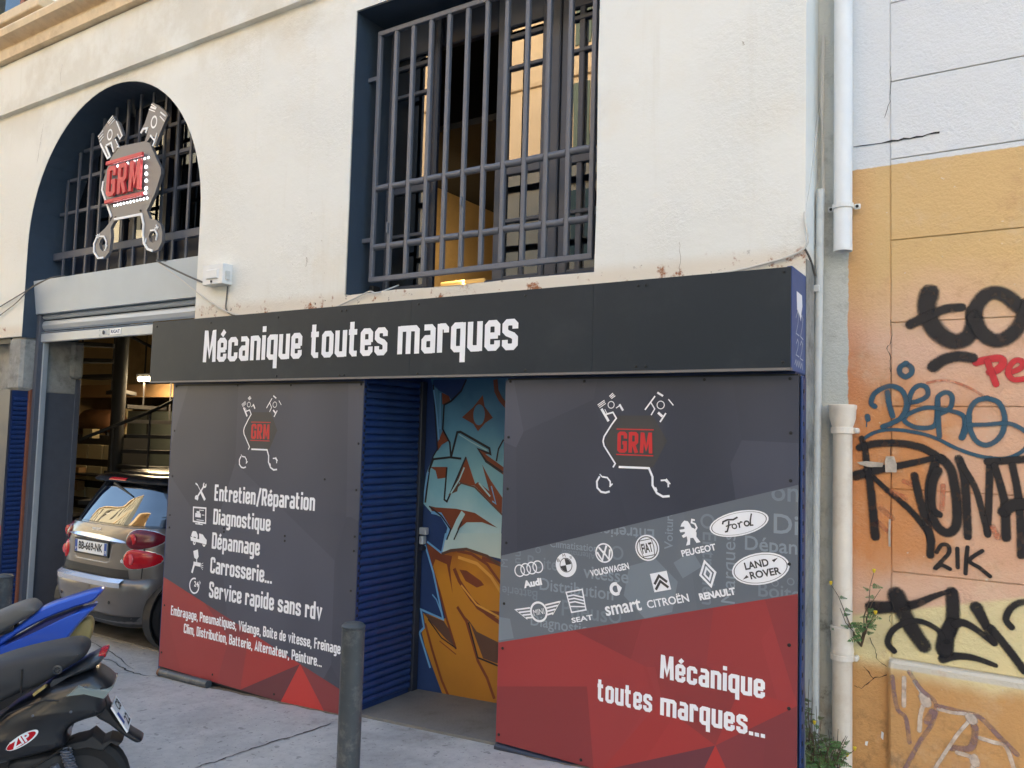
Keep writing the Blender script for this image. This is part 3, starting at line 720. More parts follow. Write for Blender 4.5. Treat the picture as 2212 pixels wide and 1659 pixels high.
# ---------------------------------------------------------------- the workshop's engine logo, in units of the initials' width
def logo_prims():
    """strokes of the emblem measured on the right-hand panel, relative to the initials' centre"""
    LG = [ # (points, width px)
     ([(-1.938,2.202), (-1.916,2.22)], 6), ([(-1.932,2.196), (-1.909,2.213)], 6), ([(-1.925,2.19), (-1.902,2.206)], 6),
     ([(-2.008,2.155), (-1.967,2.181)], 5), ([(-2.003,2.147), (-1.963,2.173)], 5), ([(-1.996,2.139), (-1.958,2.164)], 5),
     ([(-1.984,2.134), (-1.939,2.066)], 15), ([(-1.964,2.132), (-1.946,2.103)], 4),
     ([(-1.954,2.104), (-1.914,2.115), (-1.893,2.083), (-1.921,2.047), (-1.964,1.982), (-1.97,1.957), (-1.963,1.931), (-1.894,1.837), (-1.907,1.816)], 9),
     ([(-1.896,2.138), (-1.871,2.155)], 6), ([(-1.876,2.159), (-1.854,2.125)], 12),
     ([(-1.726,2.13), (-1.67,2.203)], 8), ([(-1.693,2.168), (-1.671,2.135), (-1.691,2.102)], 7),
     ([(-1.658,2.222), (-1.625,2.203)], 11), ([(-1.595,2.186), (-1.567,2.154)], 6), ([(-1.652,2.116), (-1.627,2.095)], 14), ([(-1.608,2.113), (-1.64,2.066)], 9),
     ([(-1.873,1.82), (-1.698,1.821), (-1.677,1.777), (-1.676,1.732), (-1.651,1.693), (-1.617,1.677), (-1.58,1.682)], 12),
     ([(-1.986,1.764), (-2.003,1.735), (-2.0,1.701), (-1.976,1.68), (-1.949,1.677), (-1.924,1.685)], 11), ([(-1.968,1.762), (-1.94,1.759), (-1.922,1.739), (-1.921,1.717)], 9),
     ([(-1.986,1.776), (-1.968,1.759)], 6), ([(-1.926,1.71), (-1.908,1.728)], 8),
     ([(-1.631,1.76), (-1.606,1.763), (-1.589,1.749), (-1.588,1.727)], 9), ([(-1.601,1.77), (-1.578,1.744)], 8),
     ([(-1.66,1.723), (-1.651,1.705)], 8)]
    RG = [([(-1.926,2.156)][0], 22, 5), ([(-1.638,2.156)][0], 24, 5)]
    HX = [(-1.888,2.098), (-1.681,2.1), (-1.599,1.967), (-1.676,1.826), (-1.887,1.823), (-1.961,1.957)]
    G = [(-1.884,1.899), (-1.68,1.9), (-1.882,2.009)]
    B = [[(-1.89,2.024), (-1.675,2.024)], [(-1.89,1.887), (-1.675,1.885)]]
    return LG, RG, HX, G, B
LG, RG, HX, GG, BB = logo_prims()
LCX, LCZ = (GG[0][0]+GG[1][0])/2, (GG[0][1]+GG[2][1])/2
PXM = .00098                                                  # one traced unit in metres
def logo_on(panel, cx, cz, sc, y, hexagon=True):
    T = lambda p: (cx+(p[0]-LCX)*sc, cz+(p[1]-LCZ)*sc)
    if hexagon: MB().sheet([T(p) for p in HX], y-.001).build('emblem_field', 'print_dark', panel)
    for i, (p, w) in enumerate(LG): MB().line([T(q) for q in p], w*PXM*sc, y-.0022-.0003*(i % 3)).build('emblem_line', 'print_white', panel)
    for (p, r, w) in RG: c = T(p); MB().disc(c[0], c[1], r*.00095*sc, y-.002, 20, r_in=(r-w)*.00095*sc).build('emblem_ring', 'print_white', panel)
    mb = MB(); g0, g1, g2 = [T(p) for p in GG]
    letters(mb, 'GRM', g0, (g1[0], g0[1]), g2[1]-g0[1], y-.002, w=.17, gap=.08)
    for b_ in BB: p, q = [T(r) for r in b_]; mb.line([p, (q[0], p[1])], 6*PXM*sc, y-.002)
    mb.build('emblem_initials', 'print_red', panel)

# ---------------------------------------------------------------- left sign panel
LX0, LX1, LZ0, LZ1 = -5.83, -3.757, .075, 2.296
pl = thing('sign_panel', 'charcoal and red service list panel beside the garage entrance', 'sign', (-4.8, 0, LZ0))
MB().box(LX0, LX1, 0, .006, LZ0, LZ1).build('board', 'print_charcoal', pl)
MB().box(LX0+.01, LX1-.008, .0065, .049, LZ0-.02, 2.31).build('frame', 'black', pl)
L = lambda fr, pts: pts
line_pts = [(-5.828,0.771), (-5.572,0.719), (-5.201,0.641), (-5.15,0.621)] + [(-4.909,0.554), (-4.246,0.371), (-3.879,0.306)]
# red field below the diagonal, in angular facets (thin printed sheets butted together)
def facets(panel, polys, y):
    for i, (poly, k) in enumerate(polys):
        MB().sheet(poly, y).build('print_facet', REDS[k], panel)
dA = [(-5.828,0.771)][0]; dB = [(-5.205,0.625)][0]; dC = [(-4.246,0.364)][0]
def on_diag(x): 
    return dA[1]+(dC[1]-dA[1])*(x-dA[0])/(dC[0]-dA[0])
A0 = (LX0+.001, on_diag(LX0)); A1 = (-5.30, on_diag(-5.30)); A2 = (dC[0], on_diag(dC[0])); A3 = (LX1-.001, on_diag(LX1))
bl = (LX0+.001, LZ0+.001); br = (LX1-.001, LZ0+.001)
m1 = (-5.12, LZ0+.001); m2 = (-4.42, LZ0+.001); m3 = (-3.98, LZ0+.001); q1 = (-5.0, .42); q2 = (-4.85, LZ0+.001)
facets(pl, [([A0, bl, m1, q1, A1], 0), ([A1, q1, (-4.78,.50), (-4.7,on_diag(-4.7))], 3), ([q1, m1, q2, (-4.78,.50)], 2), ([(-4.78,.50), q2, A2, (-4.7,on_diag(-4.7))], 1),
            ([q2, m2, A2], 4), ([A2, m2, m3], 5), ([A2, m3, br, A3], 3)], -.0006)
logo_on(pl, *[sum(c)/2 for c in zip(*[(-4.862,1.898), (-4.667,2.004)])], .985, 0)
tx = MB()
for s, pts in (('Entretien/Réparation', [(-5.251,1.413), (-4.167,1.418), (-5.248,1.535)]), ('Diagnostique', [(-5.251,1.235), (-4.607,1.238), (-5.25,1.352)]),
               ('Dépannage', [(-5.252,1.051), (-4.708,1.056), (-5.252,1.172)]), ('Carrosserie...', [(-5.256,0.869), (-4.566,0.87), (-5.259,0.988)]),
               ('Service rapide sans rdv', [(-5.256,0.686), (-4.053,0.686), (-5.259,0.805)]),
               ('Embrayage, Pneumatiques, Vidange, Boite de vitesse, Freinage', [(-5.709,0.494), (-3.869,0.49), (-5.709,0.566)]),
               ('Clim, Distribution, Batterie, Alternateur, Peinture...', [(-5.536,0.384), (-4.037,0.374), (-5.536,0.455)])):
    zb = (pts[0][1]+pts[1][1])/2
    letters(MB(), s, (pts[0][0], zb), (pts[1][0], zb), pts[2][1]-pts[0][1], -.002, w=.16, gap=.055).build('lettering', 'print_white', pl)
# service icons
ic = MB(); y = -.002
t = [(-5.487,1.534), (-5.46,1.521), (-5.418,1.476), (-5.36,1.412)]; ic.line(t[:2], .012, y); ic.line(t[1:3], .007, y-.0004); ic.line(t[2:], .024, y-.0008)
t = [(-5.47,1.409), (-5.441,1.446), (-5.395,1.501), (-5.378,1.522)]; ic.line(t, .015, y-.0012)
a = [(-5.372,1.525), (-5.462,1.421)]
ic.disc(a[0][0], a[0][1], .022, y-.0016, 14, r_in=.009, a0=R(110), a1=R(400)).disc(a[1][0], a[1][1], .022, y-.0016, 14, r_in=.009, a0=R(-70), a1=R(220))
t = [(-5.497,1.347), (-5.345,1.35), (-5.339,1.236), (-5.49,1.239)]; ic.line(t, .012, y, closed=True)
t = [(-5.417,1.233), (-5.416,1.221)]; ic.line([(-5.417,1.237), (-5.416,1.223)], .02, y-.0004); ic.line([(-5.463,1.223), (-5.372,1.223)], .008, y-.0008)
t = [(-5.47,1.305), (-5.404,1.306), (-5.401,1.274), (-5.47,1.274)]; ic.sheet(t, y); ic.line([(-5.455,1.314), (-5.415,1.314)], .014, y-.0004)
for q in ([(-5.425,1.33), (-5.368,1.331)], [(-5.39,1.295), (-5.359,1.296)], [(-5.45,1.254), (-5.362,1.254)]): ic.line(q, .006, y-.0004)
t = [(-5.516,1.119), (-5.507,1.088), (-5.316,1.077), (-5.315,1.11), (-5.345,1.13), (-5.366,1.148), (-5.41,1.152), (-5.406,1.107)]; ic.sheet(t, y)
for c in [(-5.463,1.076), (-5.344,1.074)]: ic.disc(c[0], c[1], .017, y-.0006, 14, r_in=.007)
t = [(-5.506,1.124), (-5.499,1.147), (-5.487,1.164), (-5.449,1.165), (-5.428,1.143), (-5.423,1.119)]; ic.sheet(t, y-.001)
for c in [(-5.484,1.118), (-5.436,1.116)]: ic.disc(c[0], c[1], .010, y-.0014, 12)
t = [(-5.471,1.012), (-5.416,1.029), (-5.402,0.975), (-5.422,0.95), (-5.454,0.962)]; ic.sheet(t, y)
ic.line([(-5.425,0.951), (-5.418,0.926)], .01, y-.0004); ic.line([(-5.46,0.918), (-5.371,0.916)], .03, y-.0008); ic.line([(-5.445,0.923), (-5.472,0.845)], .02, y-.0012)
for q in ([(-5.369,0.92), (-5.343,0.934)], [(-5.366,0.912), (-5.339,0.915)], [(-5.365,0.905), (-5.34,0.897)], [(-5.367,0.899), (-5.343,0.881)]): ic.line(q, .004, y-.0004)
c = [(-5.436,0.75)][0]; ic.disc(c[0], c[1], .062, y, 26, r_in=.050, a0=R(75), a1=R(380))
c = [(-5.412,0.766)][0]; printed(ic, '24', c[0], c[1], .055, y-.0006, .042, bold=.03)
c = [(-5.368,0.783)][0]; printed(ic, 'h', c[0], c[1], .014, y-.0006, .026, bold=.02)
ic.build('service_icons', 'print_white', pl)
screws(pl, [(-5.797,2.295), (-5.048,2.296), (-4.465,2.29), (-3.781,2.289), (-5.792,1.937), (-5.787,1.574), (-5.792,1.264), (-5.79,1.166), (-3.785,1.891), (-3.788,1.582), (-3.784,1.274), (-4.086,1.637), (-5.123,1.216), (-5.121,1.189), (-4.456,1.218)] + [(-3.785,1.273), (-3.788,1.179), (-3.801,0.917), (-4.454,1.184), (-5.798,0.553)] + [(-5.801,0.185), (-5.168,0.127), (-4.492,0.113)], 0)

# ---------------------------------------------------------------- right sign panel
RX0, RX1, RZ0, RZ1 = -2.62, -.932, .205, 2.300
prt = thing('sign_panel', 'charcoal and red panel with a slanted band of car makers\' logos', 'sign', (-1.8, 0, RZ0))
MB().box(RX0, RX1, 0, .006, RZ0, RZ1).build('board', 'print_charcoal', prt)
MB().box(RX0+.01, RX1-.006, .0065, .049, RZ0-.02, 2.31).build('frame', 'black', prt)
MB().tube([(RX0+.005, .0, RZ0-.028), (RX1, .0, RZ0-.028)], .024, 10).build('bottom_rail', 'frame_dark', prt)
bt = lambda x: 1.268+(1.777-1.268)*(x+2.619)/(1.688)
bb = lambda x: .767+(1.263-.767)*(x+2.624)/(1.692)
e0, e1 = RX0+.001, RX1-.001
MB().sheet([(e0,bb(e0)), (e1,bb(e1)), (e1,bt(e1)), (e0,bt(e0))], -.0006).build('print_band', 'print_band', prt)
P = lambda pts: pts
rz = RZ0+.001
k1 = [(-2.127,0.9), (-2.037,0.627), (-1.323,0.476), (-1.361,1.068), (-1.088,1.108), (-0.932,0.745), (-2.618,0.518), (-1.623,0.622), (-1.693,0.79)]
tl, mA, star, tr1, tr2, rgt_pt, lft, cM, cN = k1
tl = (tl[0], bb(tl[0])); tr1 = (tr1[0]+.02, bb(tr1[0]+.02)); tr2 = (tr2[0], bb(tr2[0])); lft = (e0, lft[1]); rgt_pt = (e1, rgt_pt[1])
s0 = (star[0]-.62, rz); s1 = (star[0]-.12, rz); s2 = (star[0]+.15, rz)
facets(prt, [([(e0,bb(e0)), lft, mA, tl], 0), ([lft, (e0,rz), (mA[0]+.05,rz), mA], 2), ([mA, (mA[0]+.05,rz), s0, cM], 0), ([cM, s0, star], 1), ([tl, mA, cM, cN], 0), ([tl, cN, (cN[0]+.32, bb(cN[0]+.32)-.28), tr1], 2),
             ([cN, cM, star, (star[0]+.12, star[1]+.3), (cN[0]+.32, bb(cN[0]+.32)-.28)], 6), ([tr1, (cN[0]+.32, bb(cN[0]+.32)-.28), (star[0]+.12, star[1]+.3), rgt_pt, tr2], 0),
             ([tr2, rgt_pt, (e1,bb(e1))], 2), ([star, rgt_pt, (star[0]+.12, star[1]+.3)], 1), ([star, s0, s1], 4), ([star, s1, s2], 5), ([star, s2, (e1,rz), rgt_pt], 3)], -.0006)
logo_on(prt, LCX, LCZ, 1.0, 0)
CAPR = .119
for s, pts in (('Mécanique', [(-1.618,0.751), (-1.083,0.746), (-1.617,0.869)]), ('toutes', [(-1.973,0.566), (-1.658,0.567), (-1.971,0.67)]), ('marques...', [(-1.614,0.567), (-1.081,0.561), (-1.612,0.671)])):
    zb = (pts[0][1]+pts[1][1])/2
    letters(MB(), s, (pts[0][0], zb), (pts[1][0], zb), CAPR, -.002, w=.165, gap=.06).build('lettering', 'print_white', prt)
BA = math.atan2(.496, 1.692)                                  # slope of the band
# faint service words behind the logos
wd_ = 'print_word'; wd2 = 'print_word_dim'; yw = -.0014
def clip_band(mb):
    bm = bmesh.new(); vv = [bm.verts.new(p) for p in mb.v]
    for f in mb.f:
        try: bm.faces.new([vv[i] for i in f])
        except ValueError: pass
    for co, no in (((e0,0,bt(e0)-.002), (-(bt(e1)-bt(e0)),0,e1-e0)), ((e0,0,bb(e0)+.002), (bb(e1)-bb(e0),0,e0-e1)), ((e1,0,0), (1,0,0)), ((e0,0,0), (-1,0,0))):
        bmesh.ops.bisect_plane(bm, geom=bm.verts[:]+bm.edges[:]+bm.faces[:], plane_co=co, plane_no=no, clear_outer=True)
    bm.verts.index_update(); out = MB(); out.add([tuple(v.co) for v in bm.verts], [tuple(v.index for v in f.verts) for f in bm.faces]); bm.free()
    return out
for s, px, w, ang, tgt in (('Climatisation', [(-2.14,1.372)][0], .30, 0, wd_), ('Boite', [(-2.335,1.257)][0], .20, 0, wd2), ('vitesse', [(-1.939,1.238)][0], .27, 0, wd_),
        ('Distribution', [(-2.12,1.139)][0], .46, 0, wd_), ('Batterie', [(-2.483,1.07)][0], .24, math.pi, wd2), ('Entretien', [(-1.833,1.47)][0], .34, math.pi, wd_),
        ('Diagnostic', [(-2.223,0.921)][0], .36, 0, wd_), ('Voiture', [(-1.582,1.507)][0], .20, math.pi/2, wd_), ('Entretien', [(-1.366,1.333)][0], .36, -math.pi/2, wd2),
        ('Marques', [(-1.256,1.345)][0], .34, math.pi/2, wd_), ('Di', [(-0.99,1.585)][0], .115, 0, wd_), ('on', [(-0.995,1.725)][0], .13, 0, wd2), ('Dépan', [(-1.061,1.469)][0], .25, 0, wd_),
        ('Boite', [(-1.019,1.262)][0], .20, 0, wd2), ('GRM', [(-1.677,1.209)][0], .20, math.pi/2, wd2), ('M', [(-2.593,1.229)][0], .045, math.pi/2, wd2), ('nu', [(-2.5,1.272)][0], .07, math.pi/2, wd2),
        ('Pneus', [(-2.064,1.026)][0], .28, 0, wd2), ('Alternateur', [(-2.112,1.328)][0], .22, math.pi, wd2)):
    clip_band(printed(MB(), s, px[0], px[1], w, yw-.0002*(len(s) % 3), ang=ang, bold=0 if 'M' in s else .012)).build('faint_word', tgt, prt)
c = [(-1.68,1.194)][0]; MB().sheet([(c[0]+.16*math.cos(R(60*k+20)), c[1]+.16*math.sin(R(60*k+20))) for k in range(6)], -.0009).build('faint_emblem', 'print_word_dim', prt)
c = [(-1.479,1.335)][0]; MB().line([(c[0]-.05,c[1]-.03), (c[0]+.05,c[1]+.04)], .09, -.0010).build('faint_emblem', 'print_word_dim', prt)
c = [(-2.584,0.835)][0]; MB().sheet([(e0+.001,bb(e0)+.012), (c[0]+.07,bb(c[0]+.07)+.01), (c[0]+.04,c[1]+.08), (e0+.001,c[1]+.08)], -.0009).build('faint_emblem', 'print_word_dim', prt)
for cc in [(-1.879,1.025), (-1.873,1.36), (-1.376,1.568), (-2.366,1.326), (-1.039,1.301), (-0.966,1.316)]: MB().disc(cc[0], cc[1], .038 if cc[0] > -2.3 and cc[0] < -1.3 else .018, -.0021, 18, r_in=.026 if cc[0] > -2.3 and cc[0] < -1.3 else .012).build('faint_ring', 'print_word_dim', prt)
# makers' logos, set along the slope of the band
y = -.003
ca, sa = math.cos(BA), math.sin(BA)
class Logo:
    """small drawing frame turned to the band's slope; white on grey with dark cut-ins"""
    def __init__(s, pos): s.c = pos; s.w = MB(); s.k = MB()
    def T(s, p): return (s.c[0]+p[0]*ca-p[1]*sa, s.c[1]+p[0]*sa+p[1]*ca)
    def line(s, pts, w, dark=False, closed=False, lift=0): (s.k if dark else s.w).line([s.T(p) for p in pts], w, y-(.001 if dark else 0)-lift, closed); return s
    def poly(s, pts, dark=False, lift=0): (s.k if dark else s.w).sheet([s.T(p) for p in pts], y-(.001 if dark else 0)-lift); return s
    def disc(s, p, r, rz=None, r_in=0, dark=False, lift=0, a0=0, a1=2*math.pi, n=28): q = s.T(p); (s.k if dark else s.w).disc(q[0], q[1], r, y-(.001 if dark else 0)-lift, n, rz, r_in, a0, a1, tilt=BA); return s
    def text(s, t, p, w, h=None, dark=False, bold=.02, shear=0, lift=0): q = s.T(p); printed(s.k if dark else s.w, t, q[0], q[1], w, y-(.001 if dark else 0)-lift, h, BA, bold, shear); return s
    def done(s):
        o = s.w.build('maker_logo', 'print_white', prt)
        if s.k.v: s.k.build('maker_logo', 'print_dark', prt)
def at(px, py): return None
g = Logo([(-2.425,1.215)][0])                                              # four rings
for i, x in enumerate((-.063, -.021, .021, .063)): g.disc((x, 0), .036, r_in=.029, lift=.0003*(i % 2))
g.text('Audi', (.005,-.082), .125, .042, bold=.05).done()
g = Logo([(-2.182,1.262)][0]); g.disc((0,0), .066).disc((0,0), .040, dark=True)  # roundel
g.disc((0,0), .036, lift=.0016)
g.disc((0,0), .035, dark=True, lift=.0012, a0=0, a1=math.pi/2, r_in=.0005, n=8).disc((0,0), .035, dark=True, lift=.0012, a0=math.pi, a1=1.5*math.pi, r_in=.0005, n=8)
for chh, a in (('B',140), ('M',90), ('W',40)): g.text(chh, (.053*math.cos(R(a)), .053*math.sin(R(a))), .017, .018, dark=True, bold=0)
g.done()
g = Logo([(-1.95,1.352)][0]); g.disc((0,0), .053, r_in=.045)                # V over W
g.line([(-.024,.036),(0,-.004),(.024,.036)], .011).line([(-.040,.012),(-.020,-.038),(0,.004),(.020,-.038),(.040,.012)], .011, lift=.0003)
g.text('VOLKSWAGEN', (.008,-.092), .235, .036, bold=.03).done()
g = Logo([(-1.7,1.404)][0]); g.disc((0,0), .068).disc((0,0), .060, r_in=.055, dark=True).poly([(-.036,.044),(.036,.044),(.041,.0),(.034,-.044),(-.034,-.044),(-.041,.0)], dark=True)
g.poly([(-.033,.040),(.033,.040),(.037,.0),(.031,-.040),(-.031,-.040),(-.037,.0)], lift=.0016)
g.text('FIAT', (0,0), .062, .05, dark=True, bold=.03, lift=.0012).done()
g = Logo([(-1.47,1.506)][0])                                             # rampant lion
g.poly([(-.030,.050),(-.012,.062),(.006,.055),(.012,.040),(.018,.020),(.030,.012),(.036,-.010),(.030,-.030),(.044,-.060),(.022,-.060),(.012,-.032),(-.004,-.030),(-.014,-.062),(-.036,-.062),(-.022,-.040),(-.020,-.018),(-.040,-.022),(-.046,-.010),(-.026,-.002),(-.024,.006),(-.048,.008),(-.050,.022),(-.022,.020),(-.020,.032),(-.040,.036)])
g.line([(.030,.0),(.044,.014),(.040,.034),(.024,.044),(.030,.058),(.044,.052)], .009, lift=.0003)
g.text('PEUGEOT', (.022,-.097), .185, .034, bold=.03).done()
g = Logo([(-1.218,1.57)][0]); g.disc((0,0), .152, .060).disc((0,0), .143, .0525, r_in=.139, dark=True)
for i, (pts, w) in enumerate((([(-.044,.022),(-.052,-.002),(-.066,-.026),(-.078,-.026)], .008), ([(-.080,.012),(-.074,.024),(-.050,.029),(-.020,.024),(.004,.031)], .008), ([(-.066,-.001),(-.034,.003)], .006), ([(-.004,.004),(.002,-.004),(.000,-.022)], .007), ([(.001,-.004),(.013,.006),(.021,.002)], .006),
        ([(.076,.034),(.062,.004),(.056,-.020),(.070,-.022)], .007))): g.line(pts, w, dark=True, lift=.0003*(i % 3))
g.disc((-.024,-.009), .014, .014, r_in=.008, dark=True, lift=.0003).disc((.040,-.008), .015, .015, r_in=.008, dark=True, lift=.0002).done()
g = Logo([(-1.11,1.361)][0]); g.disc((0,0), .143, .075).disc((0,0), .134, .067, r_in=.130, dark=True).text('LAND', (-.012,.024), .12, .036, dark=True, bold=.03).text('ROVER', (.018,-.024), .152, .036, dark=True, bold=.03)
g.poly([(.066,.030),(.098,.036),(.074,.018)], dark=True).poly([(-.066,-.030),(-.098,-.036),(-.074,-.018)], dark=True).done()
g = Logo([(-2.351,0.982)][0]); g.disc((0,0), .058, r_in=.046).text('MINI', (0,0), .072, .032, bold=0)   # winged ring
for s in (-1, 1):
    for i, (z, l) in enumerate(((.030,.150), (.012,.132), (-.006,.112), (-.024,.092))): g.line([(s*.052,z),(s*l,z+.004)], .009)
    g.line([(s*.052,.030),(s*.156,.036),(s*.085,-.030)], .004, lift=.0004)
g.done()
g = Logo([(-2.112,1.074)][0]); g.line([(-.052,.055),(.052,.055),(.046,-.055),(-.046,-.055)], .008, closed=True)
for z0 in (.034, .016, -.002): g.line([(-.050,z0),(-.010,z0),(.048,z0-.022)], .008, lift=.0003)
g.line([(-.048,-.022),(.046,-.038)], .007, lift=.0004)
g.text('SEAT', (.010,-.098), .135, .028, bold=.03).done()
g = Logo([(-1.873,1.17)][0]); g.disc((-.004,0), .036, r_in=.018, a0=R(60), a1=R(300), n=20).poly([(.006,.034),(.006,-.034),(.034,0)])
g.text('smart', (.012,-.100), .215, .062, bold=.02).done()
g = Logo([(-1.623,1.238)][0]); g.poly([(-.048,.048),(.048,.048),(.048,-.048),(-.048,-.048)])
g.line([(-.036,-.008),(0,.030),(.036,-.008)], .013, dark=True).line([(-.036,-.036),(0,.002),(.036,-.036)], .013, dark=True, lift=.0003)
g.text('CITROËN', (.012,-.098), .235, .05, bold=.02).done()
g = Logo([(-1.371,1.307)][0]); g.line([(-.040,0),(0,.062),(.040,0),(0,-.062)], .011, closed=True).line([(-.018,0),(0,.030),(.018,0),(0,-.030)], .010, closed=True).line([(0,-.058),(.036,.0)], .006, lift=.0003)
g.text('RENAULT', (.020,-.104), .19, .036, bold=.05).done()
screws(prt, [(-2.587,2.293), (-2.094,2.288), (-1.402,2.287), (-0.974,2.286), (-2.589,1.963), (-2.585,1.661), (-0.969,2.023), (-0.969,1.794)] + [(-2.584,1.346), (-2.587,0.996), (-0.973,1.398), (-0.972,1.018)] + [(-2.589,0.74), (-2.598,0.25), (-2.064,0.233), (-0.971,1.019), (-0.971,0.725)], 0)
# perforated blue rail standing out at the panel's right edge
sr = thing('shutter_rail', 'narrow perforated blue steel rail at the right end of the shopfront', 'rail', (-.9, .1, .1))
MB().bbox(-.931, -.918, .012, .085, .10, 2.30, .004).build('channel', 'blue_cladding', sr)
hm = None
for i in range(26):
    z = .25+i*.079
    if hm is None:
        hm = MB().box(-.003, .003, -.008, .008, -.010, .010).build('slot', 'black', sr, base=(0,0,0)); hm.location = (-.9185+.9, .030-.1, z-.1)
    else: share('slot', hm.data, sr, (-.9185, .030, z))

# ---------------------------------------------------------------- hanging emblem sign in the arch
mat('sign_grey', srgb(118, 116, 118), .45, metal=.2, vary=.05, vscale=3)
mat('sign_white', srgb(236, 238, 240), .4)
mat('sign_red', srgb(206, 66, 68), .5)
glow('led', (.86, .98, 1.0), 2.2)
SY = .33
sg = thing('emblem_sign', 'grey cut-out engine emblem sign with red letters and lit LEDs in the arch', 'sign', (-7.25, SY, 3.7))
body = [(-7.375,4.66), (-6.963,4.638), (-6.888,4.608), (-6.785,4.459), (-6.694,4.336), (-6.684,4.281), (-6.753,4.119), (-6.871,3.962), (-6.818,3.88), (-6.728,3.858), (-6.645,3.805), (-6.612,3.727), (-6.608,3.642), (-6.667,3.574), (-6.744,3.561), (-6.826,3.585), (-6.885,3.651), (-6.913,3.718), (-6.901,3.814), (-6.967,3.937), (-7.381,3.939), (-7.447,3.868), (-7.428,3.776), (-7.451,3.632), (-7.524,3.578), (-7.613,3.581), (-7.699,3.646), (-7.718,3.728), (-7.659,3.824), (-7.545,3.874), (-7.454,3.936), (-7.424,3.978), (-7.604,4.24), (-7.639,4.337), (-7.521,4.571)]
h1 = [(-6.757,3.754), (-6.717,3.734), (-6.695,3.694), (-6.71,3.658), (-6.752,3.647), (-6.798,3.668), (-6.82,3.708), (-6.802,3.744)]
h2 = [(-7.565,3.785), (-7.518,3.763), (-7.497,3.716), (-7.514,3.673), (-7.557,3.652), (-7.607,3.677), (-7.629,3.73), (-7.609,3.771)]
MB().plate(body, SY, SY+.03, holes=[h1, h2]).build('plate', 'sign_grey', sg)
pistonL = [(-7.522,4.994), (-7.472,4.94), (-7.416,4.907), (-7.324,4.759), (-7.372,4.722), (-7.425,4.771), (-7.481,4.747), (-7.395,4.663), (-7.457,4.606), (-7.533,4.688), (-7.594,4.698), (-7.519,4.588), (-7.564,4.564), (-7.73,4.757), (-7.757,4.826), (-7.675,4.898)]
pistonR = [(-6.874,4.99), (-6.777,4.943), (-6.656,4.858), (-6.626,4.815), (-6.672,4.753), (-6.726,4.677), (-6.794,4.559), (-6.84,4.578), (-6.811,4.649), (-6.867,4.67), (-6.925,4.625), (-6.963,4.638), (-6.917,4.723), (-6.965,4.754), (-7.016,4.713), (-7.049,4.736), (-6.98,4.812), (-6.919,4.933)]
MB().plate(pistonL, SY-.004, SY+.026).build('piston', 'sign_grey', sg)
MB().plate(pistonR, SY-.004, SY+.026).build('piston', 'sign_grey', sg)
def stroke_outline(p, w):
    t = MB().line(p, w, 0); return [(v[0], v[2]) for v in t.v[0::2]]+[(v[0], v[2]) for v in t.v[1::2]][::-1]
SW = [([(-7.708,4.744), (-7.565,4.572), (-7.522,4.582), (-7.61,4.701)], .022), ([(-7.604,4.706), (-7.517,4.719), (-7.468,4.619)], .018), ([(-7.451,4.742), (-7.374,4.648), (-7.41,4.66)], .014), ([(-7.45,4.919), (-7.337,4.755), (-7.373,4.728), (-7.417,4.787)], .012),
 ([(-7.599,4.936), (-7.516,4.989)], .011), ([(-7.582,4.921), (-7.498,4.968)], .009), ([(-7.562,4.902), (-7.478,4.944)], .009), ([(-7.757,4.82), (-7.672,4.868)], .009), ([(-7.738,4.797), (-7.668,4.833)], .009), ([(-7.721,4.767), (-7.655,4.807)], .009),
 ([(-7.029,4.724), (-6.993,4.759), (-6.929,4.753), (-6.952,4.713)], .02), ([(-6.893,4.95), (-6.81,4.916)], .018), ([(-6.919,4.933), (-6.825,4.892)], .01), ([(-6.887,4.976), (-6.802,4.926)], .008), ([(-6.735,4.869), (-6.652,4.814)], .014), ([(-6.74,4.832), (-6.665,4.768)], .01), ([(-6.827,4.564), (-6.799,4.608), (-6.876,4.677)], .018), ([(-6.799,4.614), (-6.77,4.679)], .012),
 ([(-7.616,4.351), (-7.631,4.267), (-7.55,4.141), (-7.439,3.974)], .022), ([(-7.387,3.942), (-6.946,3.937), (-6.903,3.836), (-6.903,3.739), (-6.883,3.661), (-6.818,3.595), (-6.736,3.569)], .022),
 ([(-7.649,3.823), (-7.71,3.739), (-7.705,3.658), (-7.623,3.587), (-7.534,3.584)], .018), ([(-7.627,3.804), (-7.547,3.795), (-7.502,3.739), (-7.501,3.677)], .014), ([(-7.665,3.791), (-7.623,3.826)], .010), ([(-7.682,3.816), (-7.635,3.787)], .008), ([(-7.512,3.65), (-7.484,3.703)], .012),
 ([(-6.79,3.764), (-6.719,3.761), (-6.683,3.714), (-6.696,3.662)], .014), ([(-6.721,3.777), (-6.669,3.782)], .010), ([(-6.706,3.807), (-6.681,3.762)], .010), ([(-6.859,3.659), (-6.846,3.7)], .012)]
for i, (p, w) in enumerate(SW): MB().plate(stroke_outline(p, w), SY-.008-.0005*(i % 3), SY-.0041+(.0035 if i > 17 else 0)).build('white_trim', 'sign_white', sg)
for c, r in (([(-7.55,4.805)][0], .058), ([(-6.83,4.794)][0], .062)): MB().disc(c[0], c[1], r*.8, SY-.0058, 22, r, r_in=r*.55).build('white_ring', 'sign_white', sg)
